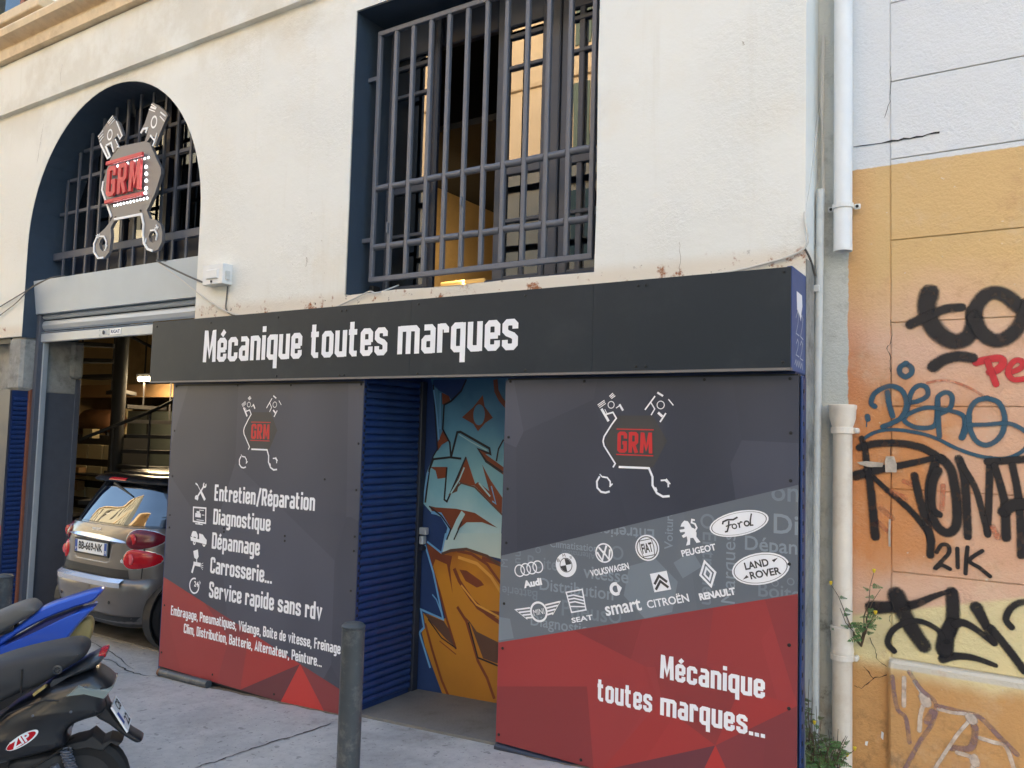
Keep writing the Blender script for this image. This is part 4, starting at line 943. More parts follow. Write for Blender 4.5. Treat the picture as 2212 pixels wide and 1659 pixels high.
# raised red letters and bars
g0, g1, g2 = [(-7.498,4.168), (-6.943,4.149), (-7.51,4.46)]
tmp = letters(MB(), 'GRM', g0, (g1[0], g0[1]), g2[1]-g0[1], 0, w=.15, gap=.13)
rl = MB()
for f in tmp.f:
    q = [tmp.v[i] for i in f]; y0 = SY-.040+q[0][1]; rl.plate([(a, c) for a, b_, c in q], y0, SY-.018)
for p in ([(-7.534,4.504), (-6.939,4.49)], [(-7.517,4.12), (-6.912,4.109)]): rl.bbox(p[0][0], p[1][0], SY-.040, SY-.016, p[0][1]-.018, p[0][1]+.018, .003)
rl.build('letters', 'sign_red', sg)
# LED dots shining out behind the letters
lm_ = {}
def blob(x, y, z, r):
    if r not in lm_:
        t = MB().rings([[(r*math.cos(q*math.pi/4)*s, -r*.5*k, r*math.sin(q*math.pi/4)*s) for q in range(8)] for s, k in ((1,0), (.75,.7), (.2,1))], cap=True).build('t', 'led'); lm_[r] = t.data; bpy.data.objects.remove(t)
    share('led', lm_[r], sg, (x, y, z))
for p in ([(-7.443,4.476), (-6.892,4.461)], [(-7.403,4.088), (-6.873,4.082)]):
    for i in range(11): t = i/10; blob(p[0][0]*(1-t)+p[1][0]*t, SY-.002, p[0][1]-.008, .011)
for p in [(-6.92,4.383), (-6.91,4.316), (-6.904,4.249), (-6.9,4.178), (-6.905,4.135)]: blob(p[0], SY-.002, p[1], .017)

for p in [(-6.967,3.973), (-7.37,3.96)]: MB().tube([(p[0], SY-.008, p[1]), (p[0], .47, p[1])], .011, 8).build('bolt', 'black', sg)

# ---------------------------------------------------------------- roller shutter of the garage
rs = thing('roller_shutter', 'raised aluminium roller shutter under its grey housing box in the arch', 'roller shutter', (-7.34, .4, 0))
bx = MB(); 
bx.add([(-8.762,.300,3.448),(-5.93,.300,3.448),(-5.93,.345,3.105),(-8.762,.345,3.105),(-8.762,.6,3.448),(-5.93,.6,3.448),(-5.93,.6,3.105),(-8.762,.6,3.105)],
       [(3,2,1,0),(0,1,5,4),(2,3,7,6),(0,4,7,3),(1,2,6,5),(4,5,6,7)])
bx.build('housing', 'alu_box', rs)
def slat(z0, h):
    pr_ = [(.418,z0), (.398,z0+h*.15), (.384,z0+h*.5), (.396,z0+h*.85), (.418,z0+h)]
    return MB().rings([[(x, y, z) for y, z in pr_+[(.43,z0+h),(.43,z0)]] for x in (-8.745, -5.94)], cap=True)
for z0, h in ((3.052,.050), (2.935,.105), (2.907,.016)): slat(z0, h).build('slat', 'alu', rs)
MB().bbox(-8.745, -5.94, .385, .43, 2.812, 2.902, .006).build('bottom_bar', 'alu', rs)
lk = MB().rings([[(-7.545+.012*math.cos(q*math.pi/5), y, 2.862+.02*math.sin(q*math.pi/5)) for q in range(10)] for y in (.385, .372)], cap=True).build('lock', 'frame_grey', rs)
for x, z in ((-7.625,2.888), (-7.625,2.838), (-7.47,2.888), (-7.47,2.838)):
    MB().rings([[(x+r*math.cos(q*math.pi/4), y, z+r*math.sin(q*math.pi/4)) for q in range(8)] for r, y in ((.010,.3845), (.006,.378))], cap=True).build('rivet', 'alu', rs)
lb = MB().box(-7.44, -7.26, .3815, .3845, 2.835, 2.892).build('maker_plate', 'sign_white', rs)
mat('plate_blue', srgb(60, 76, 120), .5)
printed(MB(), 'RIGAT', -7.35, 2.864, .15, .381, .034, bold=.04).build('plate_lettering', 'plate_blue', lb)
MB().bbox(-8.766, -8.705, .36, .44, -.02, 3.10, .004).build('guide_rail', 'frame_grey', rs)
MB().bbox(-8.703, -8.68, .405, .46, -.02, 2.81, .003).build('rail_cover', 'alu', rs)

# grey sheet lining inside the left jamb, bare concrete above
jb = thing('jamb_lining', 'dark grey metal sheet lining the left inner jamb of the garage entrance', 'panel', (-8.76, .65, 0))
MB().box(-8.762, -8.752, .462, .845, .0, 2.29).build('sheet', 'frame_grey', jb)
MB().bbox(-8.762, -8.745, .80, .86, .0, 2.45, .004).build('edge_strip', 'frame_grey', jb)
mb = MB(); mb.bbox(-8.764, -8.748, .455, .80, 2.293, 2.855, .005).bbox(-8.764, -8.70, .72, .86, 2.46, 2.855, .03); mb.build('plaster_patch', 'concrete', jb)

# ---------------------------------------------------------------- corrugated blue wall and painted door of the recess
cw = thing('corrugated_wall', 'dark blue corrugated metal side wall of the recessed doorway', 'wall', (-3.76, .3, .1))
mb = MB(); 
sp = [(.0, 0), (.010, .004), (.016, .012), (.018, .0245), (.016, .037), (.010, .045), (.0, .049)]
first = None
for i in range(45):
    z = .145+i*.0489
    if 13 <= i <= 15 and i != 14: pass
    if first is None:
        m_ = MB().rings([[(-.012+a, yy, b_) for a, b_ in sp+[(-.012,.049),(-.012,0)]] for yy in (.035, .60)], cap=True); m_.smooth = True
        first = m_.build('slat', 'blue_cladding', cw, base=(0,0,0)); first.location = (-3.765+3.76, -.3, z-.1)
    else: share('slat', first.data, cw, (-3.765+random.uniform(-.002,.001), 0, z+random.uniform(-.001,.001)), rot=(random.uniform(-.003,.003), 0, random.uniform(-.003,.003)))
MB().box(-3.790, -3.7785, .05, .62, .10, 2.33).build('backing', 'blue_cladding', cw)
MB().bbox(-3.789, -3.758, .0075, .034, .10, 2.33, .003).build('perforated_rail', 'blue_cladding', cw)
hm = None
for i in range(44):
    z = .17+i*.0489
    if hm is None: hm = MB().box(-.002, .002, -.008, .008, -.009, .009).build('slot', 'black', cw, base=(0,0,0)); hm.location = (-3.757+3.76, .021-.3, z-.1)
    else: share('slot', hm.data, cw, (-3.757, .021, z))
MB().bbox(-3.79, -3.74, .60, .66, .08, 2.35, .004).build('corner_post', 'frame_dark', cw)

mat('door_blue', srgb(40, 62, 108), .5, vary=.12, vscale=6)
def fade_paint(name, stops, z0, z1):
    """sprayed fade: paint colour blended over height, broken up by uneven overspray"""
    m = bpy.data.materials.new(name); m.use_nodes = True; MATS[name] = m
    nt = m.node_tree; n = nt.nodes; l = nt.links; b = n['Principled BSDF']; b.inputs['Roughness'].default_value = .5
    geo = n.new('ShaderNodeNewGeometry'); sep = n.new('ShaderNodeSeparateXYZ'); l.new(geo.outputs['Position'], sep.inputs[0])
    nz = n.new('ShaderNodeTexNoise'); nz.inputs['Scale'].default_value = 4; nz.inputs['Detail'].default_value = 3; l.new(geo.outputs['Position'], nz.inputs['Vector'])
    ad = n.new('ShaderNodeMath'); ad.operation = 'MULTIPLY_ADD'; ad.inputs[1].default_value = .5*(z1-z0); l.new(nz.outputs['Fac'], ad.inputs[0]); l.new(sep.outputs['Z'], ad.inputs[2])
    mr = n.new('ShaderNodeMapRange'); mr.inputs['From Min'].default_value = z0+.25*(z1-z0); mr.inputs['From Max'].default_value = z1+.25*(z1-z0); l.new(ad.outputs[0], mr.inputs['Value'])
    cr = n.new('ShaderNodeValToRGB'); l.new(mr.outputs[0], cr.inputs[0])
    while len(cr.color_ramp.elements) < len(stops): cr.color_ramp.elements.new(.5)
    for e_, (p, c) in zip(cr.color_ramp.elements, stops): e_.position = p; e_.color = (*srgb(*c), 1)
    l.new(cr.outputs[0], b.inputs['Base Color'])
fade_paint('mural_sky', [(0, (176,208,214)), (.35, (128,182,200)), (.7, (92,148,178)), (1, (62,108,140))], 1.2, 2.3)
fade_paint('mural_pale', [(0, (206,218,210)), (1, (160,200,208))], 1.0, 1.4)
mat('mural_mid', srgb(84, 132, 166), .5, vary=.06, vscale=4)
mat('mural_rust', srgb(124, 66, 42), .5, vary=.12, vscale=6)
mat('mural_brown', srgb(96, 70, 58), .5, vary=.1, vscale=6)
fade_paint('mural_gold', [(0, (168,116,44)), (.3, (186,128,44)), (.7, (200,136,42)), (1, (150,88,36))], .2, 1.25)
mat('mural_line', srgb(40, 36, 40), .5)
mat('mural_light', srgb(112, 168, 214), .5)
DY = .67
dr = thing('painted_door', 'recessed door sprayed with blue and golden graffiti lettering', 'door', (-3.2, DY, .1))
MB().box(-3.79, -2.60, DY, DY+.05, .10, 2.48).build('leaf', 'door_blue', dr)
def paint(pts, m, k): MB().sheet(pts, DY-.0015-.0007*k).build('paint_shape', m, dr)
def stroke(pts, w, m, k): MB().line(pts, w, DY-.0015-.0007*k).build('paint_line', m, dr)
paint([(-3.723,2.377), (-3.04,2.371), (-3.06,1.938), (-3.053,1.512), (-3.062,1.259), (-3.531,1.216), (-3.488,1.292), (-3.575,1.373), (-3.671,1.396), (-3.741,1.451), (-3.761,1.464), (-3.731,1.677), (-3.67,1.823), (-3.624,1.855), (-3.691,2.301)], 'mural_sky', 0)
paint([(-3.524,1.262), (-3.004,1.307), (-3.006,1.126), (-3.169,1.14), (-3.347,1.169), (-3.482,1.148), (-3.564,1.118), (-3.553,1.185)], 'mural_pale', 1)
paint([(-3.694,2.369), (-3.393,2.369), (-3.427,2.291), (-3.517,2.217), (-3.575,2.262), (-3.643,2.289), (-3.702,2.339)], 'door_blue', 1)
paint([(-3.613,2.273), (-3.546,2.247), (-3.53,2.209), (-3.586,2.183), (-3.605,2.187)], 'mural_rust', 2)
paint([(-3.702,2.324), (-3.653,2.3), (-3.597,2.006), (-3.617,1.923), (-3.646,1.922)], 'mural_mid', 2)
paint([(-3.592,1.998), (-3.533,1.925), (-3.597,1.893), (-3.629,1.851), (-3.636,1.907)], 'mural_rust', 3)
for pts in ([(-3.249,2.253), (-3.229,2.173), (-3.156,2.094), (-3.22,2.057), (-3.28,1.997), (-3.322,2.048), (-3.424,2.094), (-3.331,2.165)],): paint(pts, 'mural_rust', 2)
c = [(-3.275,2.114)][0]; 
MB().disc(c[0], c[1], .050, DY-.0036, 22, .074).build('paint_shape', 'mural_sky', dr)
stroke([(-3.509,1.807), (-3.461,1.986), (-3.433,1.99), (-3.178,1.88), (-3.168,1.841), (-3.275,1.874), (-3.201,1.789), (-3.06,1.717)], .018, 'mural_line', 3)
paint([(-3.275,1.874), (-3.16,1.838), (-3.212,1.84), (-3.053,1.753), (-3.056,1.703), (-3.157,1.755), (-3.229,1.81)], 'mural_rust', 2)
stroke([(-3.732,1.466), (-3.704,1.709), (-3.669,1.786), (-3.518,1.805), (-3.417,1.799)], .016, 'mural_line', 3)
paint([(-3.7,1.728), (-3.539,1.735), (-3.55,1.657), (-3.625,1.645), (-3.646,1.704)], 'mural_rust', 3)
paint([(-3.377,1.819), (-3.283,1.612), (-3.428,1.63), (-3.448,1.676)], 'mural_rust', 3)
stroke([(-3.543,1.731), (-3.557,1.5), (-3.533,1.487), (-3.376,1.812)], .014, 'mural_line', 4)
paint([(-3.508,1.541), (-3.413,1.708), (-3.444,1.566)], 'mural_brown', 4)
paint([(-3.301,1.619), (-3.267,1.642), (-3.168,1.583), (-3.236,1.766), (-3.162,1.662), (-3.059,1.547), (-3.059,1.427), (-3.157,1.512)], 'mural_rust', 2)
stroke([(-3.257,1.635), (-3.158,1.548)], .012, 'mural_pale', 5)
stroke([(-3.152,1.62), (-3.109,1.501), (-3.139,1.517)], .010, 'mural_light', 5)
paint([(-3.697,1.446), (-3.635,1.439), (-3.448,1.442), (-3.285,1.425), (-3.09,1.337), (-3.221,1.365), (-3.354,1.354), (-3.424,1.298), (-3.497,1.291), (-3.575,1.381), (-3.662,1.404)], 'mural_rust', 3)
stroke([(-3.384,1.421), (-3.426,1.356), (-3.494,1.219)], .040, 'mural_pale', 4)
paint([(-3.67,1.388), (-3.594,1.379), (-3.559,1.33), (-3.568,1.212), (-3.662,1.204), (-3.723,1.272)], 'door_blue', 4)
stroke([(-3.671,1.4), (-3.585,1.395), (-3.507,1.305), (-3.531,1.216)], .022, 'mural_light', 5)
stroke([(-3.533,1.261), (-3.564,1.118), (-3.7,1.186)], .014, 'mural_light', 5)
mat('mural_amber', srgb(218, 162, 74), .5, vary=.08, vscale=5)
stroke([(-3.393,2.367), (-3.436,2.284), (-3.526,2.209), (-3.586,2.183), (-3.592,2.006), (-3.523,1.91), (-3.509,1.807)], .014, 'mural_line', 6)
stroke([(-3.692,2.331), (-3.663,2.088), (-3.634,1.862), (-3.67,1.808), (-3.704,1.709)], .012, 'mural_line', 6)
stroke([(-3.143,2.361), (-3.132,2.282), (-3.095,2.224), (-3.042,2.174)], .036, 'mural_rust', 6)
stroke([(-3.06,1.945), (-3.1,1.879), (-3.115,1.793)], .012, 'mural_line', 6)
stroke([(-3.051,1.428), (-3.156,1.505), (-3.292,1.605), (-3.41,1.627), (-3.516,1.533)], .012, 'mural_brown', 6)
stroke([(-3.686,2.293), (-3.649,2.111), (-3.622,1.93)], .012, 'mural_light', 7)
stroke([(-3.625,2.27), (-3.616,2.006)], .009, 'mural_light', 7)
stroke([(-3.387,1.738), (-3.429,1.648), (-3.499,1.548)], .012, 'mural_pale', 7)
stroke([(-3.713,1.693), (-3.732,1.579), (-3.746,1.465)], .014, 'mural_light', 7)
stroke([(-3.442,1.972), (-3.331,1.919), (-3.195,1.865)], .008, 'mural_pale', 7)
stroke([(-3.692,1.443), (-3.575,1.381), (-3.488,1.292), (-3.522,1.217)], .012, 'mural_line', 7)
stroke([(-3.39,1.359), (-3.458,1.223)], .010, 'mural_line', 7)
# lower golden letter
paint([(-3.709,1.178), (-3.574,1.114), (-3.482,1.148), (-3.347,1.169), (-3.169,1.14), (-2.996,1.078), (-2.966,0.171), (-3.475,0.083), (-3.523,0.145), (-3.593,0.269), (-3.686,0.435), (-3.729,0.546), (-3.692,0.581), (-3.715,0.673), (-3.535,0.655), (-3.508,0.666), (-3.613,0.944)], 'mural_gold', 2)
paint([(-3.709,1.178), (-3.573,1.11), (-3.471,1.106), (-3.486,1.024), (-3.456,0.846), (-3.515,1.043), (-3.619,1.068), (-3.644,1.007)], 'mural_rust', 3)
paint([(-3.404,1.019), (-3.341,1.019), (-3.215,0.962), (-3.188,0.937), (-3.248,0.912), (-3.347,0.946)], 'mural_rust', 3)
paint([(-3.297,0.817), (-3.156,0.772), (-2.986,0.775), (-2.985,0.755), (-3.137,0.726), (-3.243,0.767)], 'mural_rust', 3)
stroke([(-3.449,1.021), (-3.401,0.94), (-3.289,0.825), (-3.155,0.745), (-3.017,0.688)], .028, 'mural_rust', 4)
stroke([(-3.427,1.147), (-3.301,1.138), (-3.167,1.081), (-3.078,0.992), (-3.025,0.943)], .020, 'mural_rust', 4)
paint([(-3.711,0.674), (-3.526,0.642), (-3.468,0.585), (-3.409,0.473), (-3.502,0.522), (-3.666,0.636)], 'mural_brown', 4)
paint([(-3.365,0.715), (-3.301,0.674), (-3.237,0.613), (-2.995,0.554), (-3.008,0.422), (-3.178,0.441), (-3.291,0.654)], 'mural_brown', 4)
stroke([(-3.411,0.759), (-3.327,0.67), (-3.221,0.419), (-3.139,0.316), (-3.075,0.19)], .022, 'mural_rust', 5)
stroke([(-3.693,0.603), (-3.619,0.424), (-3.527,0.231), (-3.458,0.129)], .020, 'mural_rust', 5)
stroke([(-3.557,0.499), (-3.407,0.43)], .008, 'mural_rust', 5)
stroke([(-3.718,1.162), (-3.633,0.971), (-3.531,0.655), (-3.736,0.696), (-3.701,0.572), (-3.742,0.529), (-3.632,0.298)], .016, 'mural_light', 6)
stroke([(-3.636,0.816), (-3.597,0.785), (-3.536,0.676)], .010, 'mural_light', 6)
stroke([(-3.564,1.111), (-3.482,1.145), (-3.347,1.168), (-3.169,1.138), (-3.03,1.074)], .020, 'mural_brown', 6)
stroke([(-3.655,1.028), (-3.572,0.846), (-3.499,0.66), (-3.409,0.466)], .018, 'mural_rust', 6)
stroke([(-3.382,0.913), (-3.244,0.796), (-3.018,0.729)], .014, 'mural_amber', 6)
stroke([(-3.416,1.104), (-3.254,1.078), (-3.13,1.0), (-3.041,0.899)], .022, 'mural_amber', 6)
stroke([(-3.309,0.666), (-3.221,0.44), (-2.99,0.404)], .012, 'mural_line', 7)
stroke([(-3.666,0.636), (-3.539,0.524), (-3.409,0.473)], .010, 'mural_line', 7)
stroke([(-3.212,1.118), (-3.099,1.102), (-2.996,1.078)], .030, 'mural_rust', 6)
lock_ = MB().bbox(-3.735, -3.70, DY-.06, DY-.012, 1.17, 1.23, .006).bbox(-3.745, -3.68, DY-.05, DY-.012, 1.24, 1.29, .004); lock_.build('padlock_hasp', 'alu', dr)
MB().tube([(-3.72, DY-.05, 1.14), (-3.72, DY-.012, 1.14)], .018, 10).build('lock_cylinder', 'frame_dark', dr)

# ---------------------------------------------------------------- left-hand bay: panel and blue return
pl2 = thing('sign_panel', 'dark sign panel at the left edge, partly in view past the blue return', 'sign', (-10, .17, .1))
MB().box(-11.5, -8.815, .17, .19, .02, 2.30).build('board', 'print_charcoal', pl2)
MB().sheet([(-11.49,.03), (-8.816,.03), (-8.816,.92), (-11.49,.45)], .1694).build('print_facet', 'print_red_0', pl2)
cl = thing('corrugated_wall', 'narrow blue corrugated return left of the garage entrance', 'wall', (-8.8, .28, .1))
for i in range(44):
    o = share('slat', first.data, cl, (-8.81, .192, .08+i*.0489)); o.scale = (1, .25, 1)
MB().box(-8.829, -8.823, .192, .36, .03, 2.30).build('backing', 'blue_cladding', cl)
MB().bbox(-8.82, -8.79, .345, .379, .0, 2.32, .004).build('rusty_post', 'brown_wood', cl)

# ---------------------------------------------------------------- neighbouring wall with its mural
YN = .50
nb = thing('painted_wall', 'neighbouring wall, white above and orange mural with graffiti below', 'wall', (2, YN, 0))
MB().box(-.956, -.597, YN, .9, -.4, 14).build('pilaster', 'mural_render', nb)
MB().box(-.597, 9, YN+.005, .9, -.4, 14).build('joint_backing', 'mural_render', nb)
rows = [.918, 1.344, 1.757, 2.175, 2.605, 3.033, 3.46, 3.875, 4.30, 4.73, 5.2]
for a, b_ in zip(rows, rows[1:]): MB().bbox(-.593, 9, YN-.002, YN+.0049, a+.0025, b_-.0025, .003).build('render_course', 'mural_render', nb)
MB().bbox(-.593, 9, YN-.002, YN+.0049, 5.2025, 14, .003).build('render_course', 'mural_render', nb)
MB().bbox(-.605, 9, YN-.045, YN+.0119, -.3, .915, .012).build('plinth', 'mural_render', nb)
MB().box(-.956, 9, .9, 6, 13.8, 14).box(8.9, 9, .9, 6, -.4, 13.8).build('rear_wall', 'mural_render', nb)
# hairline cracks in the render
def wall_crack(pts, w, y):
    P = []
    for i in range(len(pts)-1):
        for k in range(4):
            t = k/4; P.append((pts[i][0]*(1-t)+pts[i+1][0]*t+random.uniform(-.004,.004), pts[i][1]*(1-t)+pts[i+1][1]*t+random.uniform(-.004,.004)))
    P.append(pts[-1])
    return MB().line(P, w, y, wv=[w*random.uniform(.3,1.2) for _ in P])
for pts, w in (([(-0.592,3.96), (-0.591,3.832), (-0.598,3.77), (-0.622,3.689)], .005), ([(-0.594,2.62), (-0.591,2.509), (-0.611,2.474), (-0.597,2.424), (-0.594,2.351)], .005), ([(-0.594,2.375), (-0.594,2.012), (-0.598,1.772), (-0.601,1.474)], .004),
               ([(-0.769,0.751), (-0.735,0.742), (-0.677,0.803), (-0.724,0.853)], .006), ([(-0.677,0.803), (-0.641,0.815), (-0.616,0.831)], .006), ([(-0.696,1.0), (-0.668,0.945), (-0.66,0.9), (-0.616,0.872)], .005), ([(-0.597,1.144), (-0.602,1.096), (-0.594,1.086)], .004)):
    wall_crack(pts, w*.6, YN-.004).build('crack', 'black', nb)
mat('hairline', srgb(120, 108, 92), .9)
for pts, w, y_, par in (([(-8.606,5.076), (-8.638,4.935), (-8.666,4.793), (-8.685,4.674)], .004, YW-.002, bld), ([(-8.195,5.596), (-8.213,5.481), (-8.19,5.38)], .003, .157, bld), ([(-4.601,3.277), (-4.595,3.241), (-4.607,3.207)], .004, YW-.002, bld), ([(-1.631,3.08), (-1.628,2.991), (-1.629,2.879)], .002, YW-.002, bld)):
    wall_crack(pts, w, y_).build('hairline_crack', 'hairline', par)
wall_crack([(-0.777,3.56), (-0.586,3.555), (-0.475,3.557), (-0.367,3.562)], .009, YN-.005).build('crack', 'black', nb)

def spray(name, col, cover=1.0):
    """aerosol paint: solid in the middle of a stroke, breaking into speckle at its edge"""
    m = bpy.data.materials.new(name); m.use_nodes = True; MATS[name] = m
    nt = m.node_tree; n = nt.nodes; l = nt.links; b = n['Principled BSDF']; b.inputs['Roughness'].default_value = .5
    b.inputs['Base Color'].default_value = (*col, 1)
    at_ = n.new('ShaderNodeAttribute'); at_.attribute_name = 'edge'
    geo = n.new('ShaderNodeNewGeometry'); nz = n.new('ShaderNodeTexNoise'); nz.inputs['Scale'].default_value = 260; nz.inputs['Detail'].default_value = 4; l.new(geo.outputs['Position'], nz.inputs['Vector'])
    ad = n.new('ShaderNodeMath'); ad.operation = 'MULTIPLY_ADD'; ad.inputs[1].default_value = .5; l.new(nz.outputs['Fac'], ad.inputs[0]); l.new(at_.outputs['Fac'], ad.inputs[2])
    mr = n.new('ShaderNodeMapRange'); mr.inputs['From Min'].default_value = .34; mr.inputs['From Max'].default_value = .72; l.new(ad.outputs[0], mr.inputs['Value'])
    if cover < 1:
        n2 = n.new('ShaderNodeTexNoise'); n2.inputs['Scale'].default_value = 22; n2.inputs['Detail'].default_value = 6; l.new(geo.outputs['Position'], n2.inputs['Vector'])
        m2 = n.new('ShaderNodeMapRange'); m2.inputs['From Min'].default_value = .35; m2.inputs['From Max'].default_value = .65; m2.inputs['To Min'].default_value = cover-(.4 if cover < .9 else .16); m2.inputs['To Max'].default_value = cover+.1; l.new(n2.outputs['Fac'], m2.inputs['Value'])
        mm = n.new('ShaderNodeMath'); mm.operation = 'MULTIPLY'; l.new(mr.outputs[0], mm.inputs[0]); l.new(m2.outputs[0], mm.inputs[1]); l.new(mm.outputs[0], b.inputs['Alpha'])
    else: l.new(mr.outputs[0], b.inputs['Alpha'])
spray('spray_black', srgb(30, 26, 29), .99); spray('spray_teal', srgb(42, 84, 106), .95); spray('spray_red', srgb(206, 46, 54), .97)
spray('spray_white', srgb(228, 216, 204), .75); spray('spray_purple', srgb(150, 120, 122), .7); spray('spray_rose', srgb(200, 118, 84), .65); spray('spray_blue', srgb(34, 52, 110))
_gl = [0]
def smooth_path(pts, n=6):
    if len(pts) < 3: return [(pts[0][0]*(1-t)+pts[-1][0]*t, pts[0][1]*(1-t)+pts[-1][1]*t) for t in [i/n for i in range(n+1)]]
    out = []
    for i in range(len(pts)-1):
        p0, p1, p2, p3 = pts[max(i-1,0)], pts[i], pts[i+1], pts[min(i+2,len(pts)-1)]
        for k in range(n):
            t = k/n; q = []
            for a in (0, 1):
                q.append(.5*(2*p1[a]+(p2[a]-p0[a])*t+(2*p0[a]-5*p1[a]+4*p2[a]-p3[a])*t*t+(3*p1[a]-p0[a]-3*p2[a]+p3[a])*t*t*t))
            out.append(tuple(q))
    return out+[pts[-1]]
def graffiti(pts, w, m, parent=None, y=None, w2=None, n=6):
    """one sprayed stroke with rounded ends"""
    w *= 1.32; w2 = w if w2 is None else w2*1.32
    P = smooth_path(pts, n); _gl[0] += 1
    y = (YN-.0065 if y is None else y)-.0006*(_gl[0] % 6)
    V = [Vector(p) for p in P]; m_ = len(V); mb = MB(); mb.attr = []
    t0 = (V[1]-V[0]).normalized(); t1 = (V[-1]-V[-2]).normalized()
    rows_ = []
    for k in (1, .8, .4): rows_.append((V[0]-t0*(w/2*k), t0, w*math.sqrt(max(0.0, 1-k*k)), 0.0 if k == 1 else (.35 if k == .8 else .8)))
    for i in range(m_):
        t = (V[min(i+1,m_-1)]-V[max(i-1,0)]).normalized(); rows_.append((V[i], t, w+(w2-w)*i/(m_-1), 1.0))
    for k in (.4, .8, 1): rows_.append((V[-1]+t1*(w2/2*k), t1, w2*math.sqrt(max(0.0, 1-k*k)), 0.0 if k == 1 else (.35 if k == .8 else .8)))
    v = []
    for c, t, ww, e_ in rows_:
        nx, nz_ = -t.y, t.x
        for f, ee in ((.5,0.), (.30,.5), (0,1.), (-.30,.5), (-.5,0.)):
            v.append((c.x+nx*ww*f, y-.0005*len(v)/(5*len(rows_)), c.y+nz_*ww*f)); mb.attr.append(min(ee, e_))
    fs = []
    for i in range(len(rows_)-1):
        for j in range(4): a = i*5+j; fs.append((a, a+1, a+6, a+5))
    mb.add(v, fs)
    return mb.build('graffiti_stroke', m, parent or nb)
U = .000581
for pts, w, w2 in (
  ([(-0.418,2.739), (-0.428,2.671), (-0.404,2.58), (-0.352,2.518), (-0.301,2.495), (-0.249,2.519), (-0.226,2.576), (-0.228,2.635)], 150, 110), ([(-0.499,2.593), (-0.425,2.629), (-0.346,2.66), (-0.279,2.664)], 85, 70),
  ([(-0.221,2.599), (-0.213,2.663), (-0.178,2.713), (-0.133,2.727), (-0.08,2.701), (-0.027,2.646), (0.016,2.666)], 110, 110), ([(-0.221,2.611), (-0.194,2.54), (-0.145,2.497), (-0.096,2.501), (-0.052,2.539), (-0.018,2.6), (0.006,2.666)], 110, 110),
  ([(-0.397,2.377), (-0.353,2.408), (-0.296,2.423), (-0.235,2.414)], 95, 80)): graffiti(pts, w*U, 'spray_black', w2=w2*U)
for pts, w in (([(-0.213,2.39), (-0.17,2.403), (-0.116,2.407), (-0.105,2.381), (-0.127,2.353), (-0.156,2.342)], 60), ([(-0.168,2.394), (-0.151,2.337), (-0.135,2.285)], 50), ([(-0.083,2.335), (-0.035,2.357), (-0.023,2.385), (-0.049,2.397), (-0.073,2.375), (-0.083,2.335), (-0.06,2.304), (0.002,2.311)], 45)): graffiti(pts, w*U, 'spray_red')
for pts, w in (([(-0.525,2.393), (-0.5,2.373), (-0.5,2.343), (-0.526,2.325), (-0.551,2.344), (-0.551,2.374), (-0.525,2.393)], 44),
  ([(-0.67,2.175), (-0.687,2.193), (-0.67,2.242), (-0.611,2.277), (-0.561,2.27), (-0.531,2.235), (-0.523,2.175), (-0.545,2.121), (-0.589,2.09), (-0.631,2.072)], 42), ([(-0.61,2.246), (-0.603,2.193), (-0.586,2.127)], 44),
  ([(-0.515,2.193), (-0.464,2.205), (-0.427,2.232), (-0.432,2.27), (-0.464,2.281), (-0.496,2.253), (-0.513,2.193), (-0.526,2.133), (-0.532,2.103), (-0.491,2.074), (-0.438,2.068), (-0.396,2.082), (-0.385,2.135), (-0.384,2.193), (-0.377,2.229), (-0.343,2.246), (-0.32,2.223), (-0.328,2.17), (-0.37,2.141)], 40),
  ([(-0.383,2.193), (-0.38,2.099), (-0.376,2.029)], 42), ([(-0.526,2.13), (-0.48,2.154), (-0.427,2.17), (-0.354,2.161), (-0.278,2.136), (-0.267,2.084), (-0.278,2.026)], 36), ([(-0.25,2.124), (-0.26,2.078), (-0.278,2.026)], 50),
  ([(-0.172,2.217), (-0.123,2.194), (-0.1,2.126), (-0.11,2.052), (-0.144,2.006), (-0.184,1.991), (-0.223,2.016), (-0.245,2.078), (-0.245,2.153), (-0.217,2.202), (-0.172,2.217)], 40), ([(-0.248,2.087), (-0.173,2.09), (-0.095,2.097), (-0.048,2.082), (-0.001,2.044)], 34),
  ([(-0.721,2.009), (-0.673,2.04), (-0.6,2.057), (-0.508,2.05), (-0.402,2.023), (-0.299,1.97), (-0.199,1.936), (-0.102,1.93), (-0.039,1.959), (-0.001,2.005)], 30), ([(-0.705,2.122), (-0.703,2.11)], 46), ([(-0.707,2.107), (-0.71,2.07)], 9)): graffiti(pts, w*U, 'spray_teal')
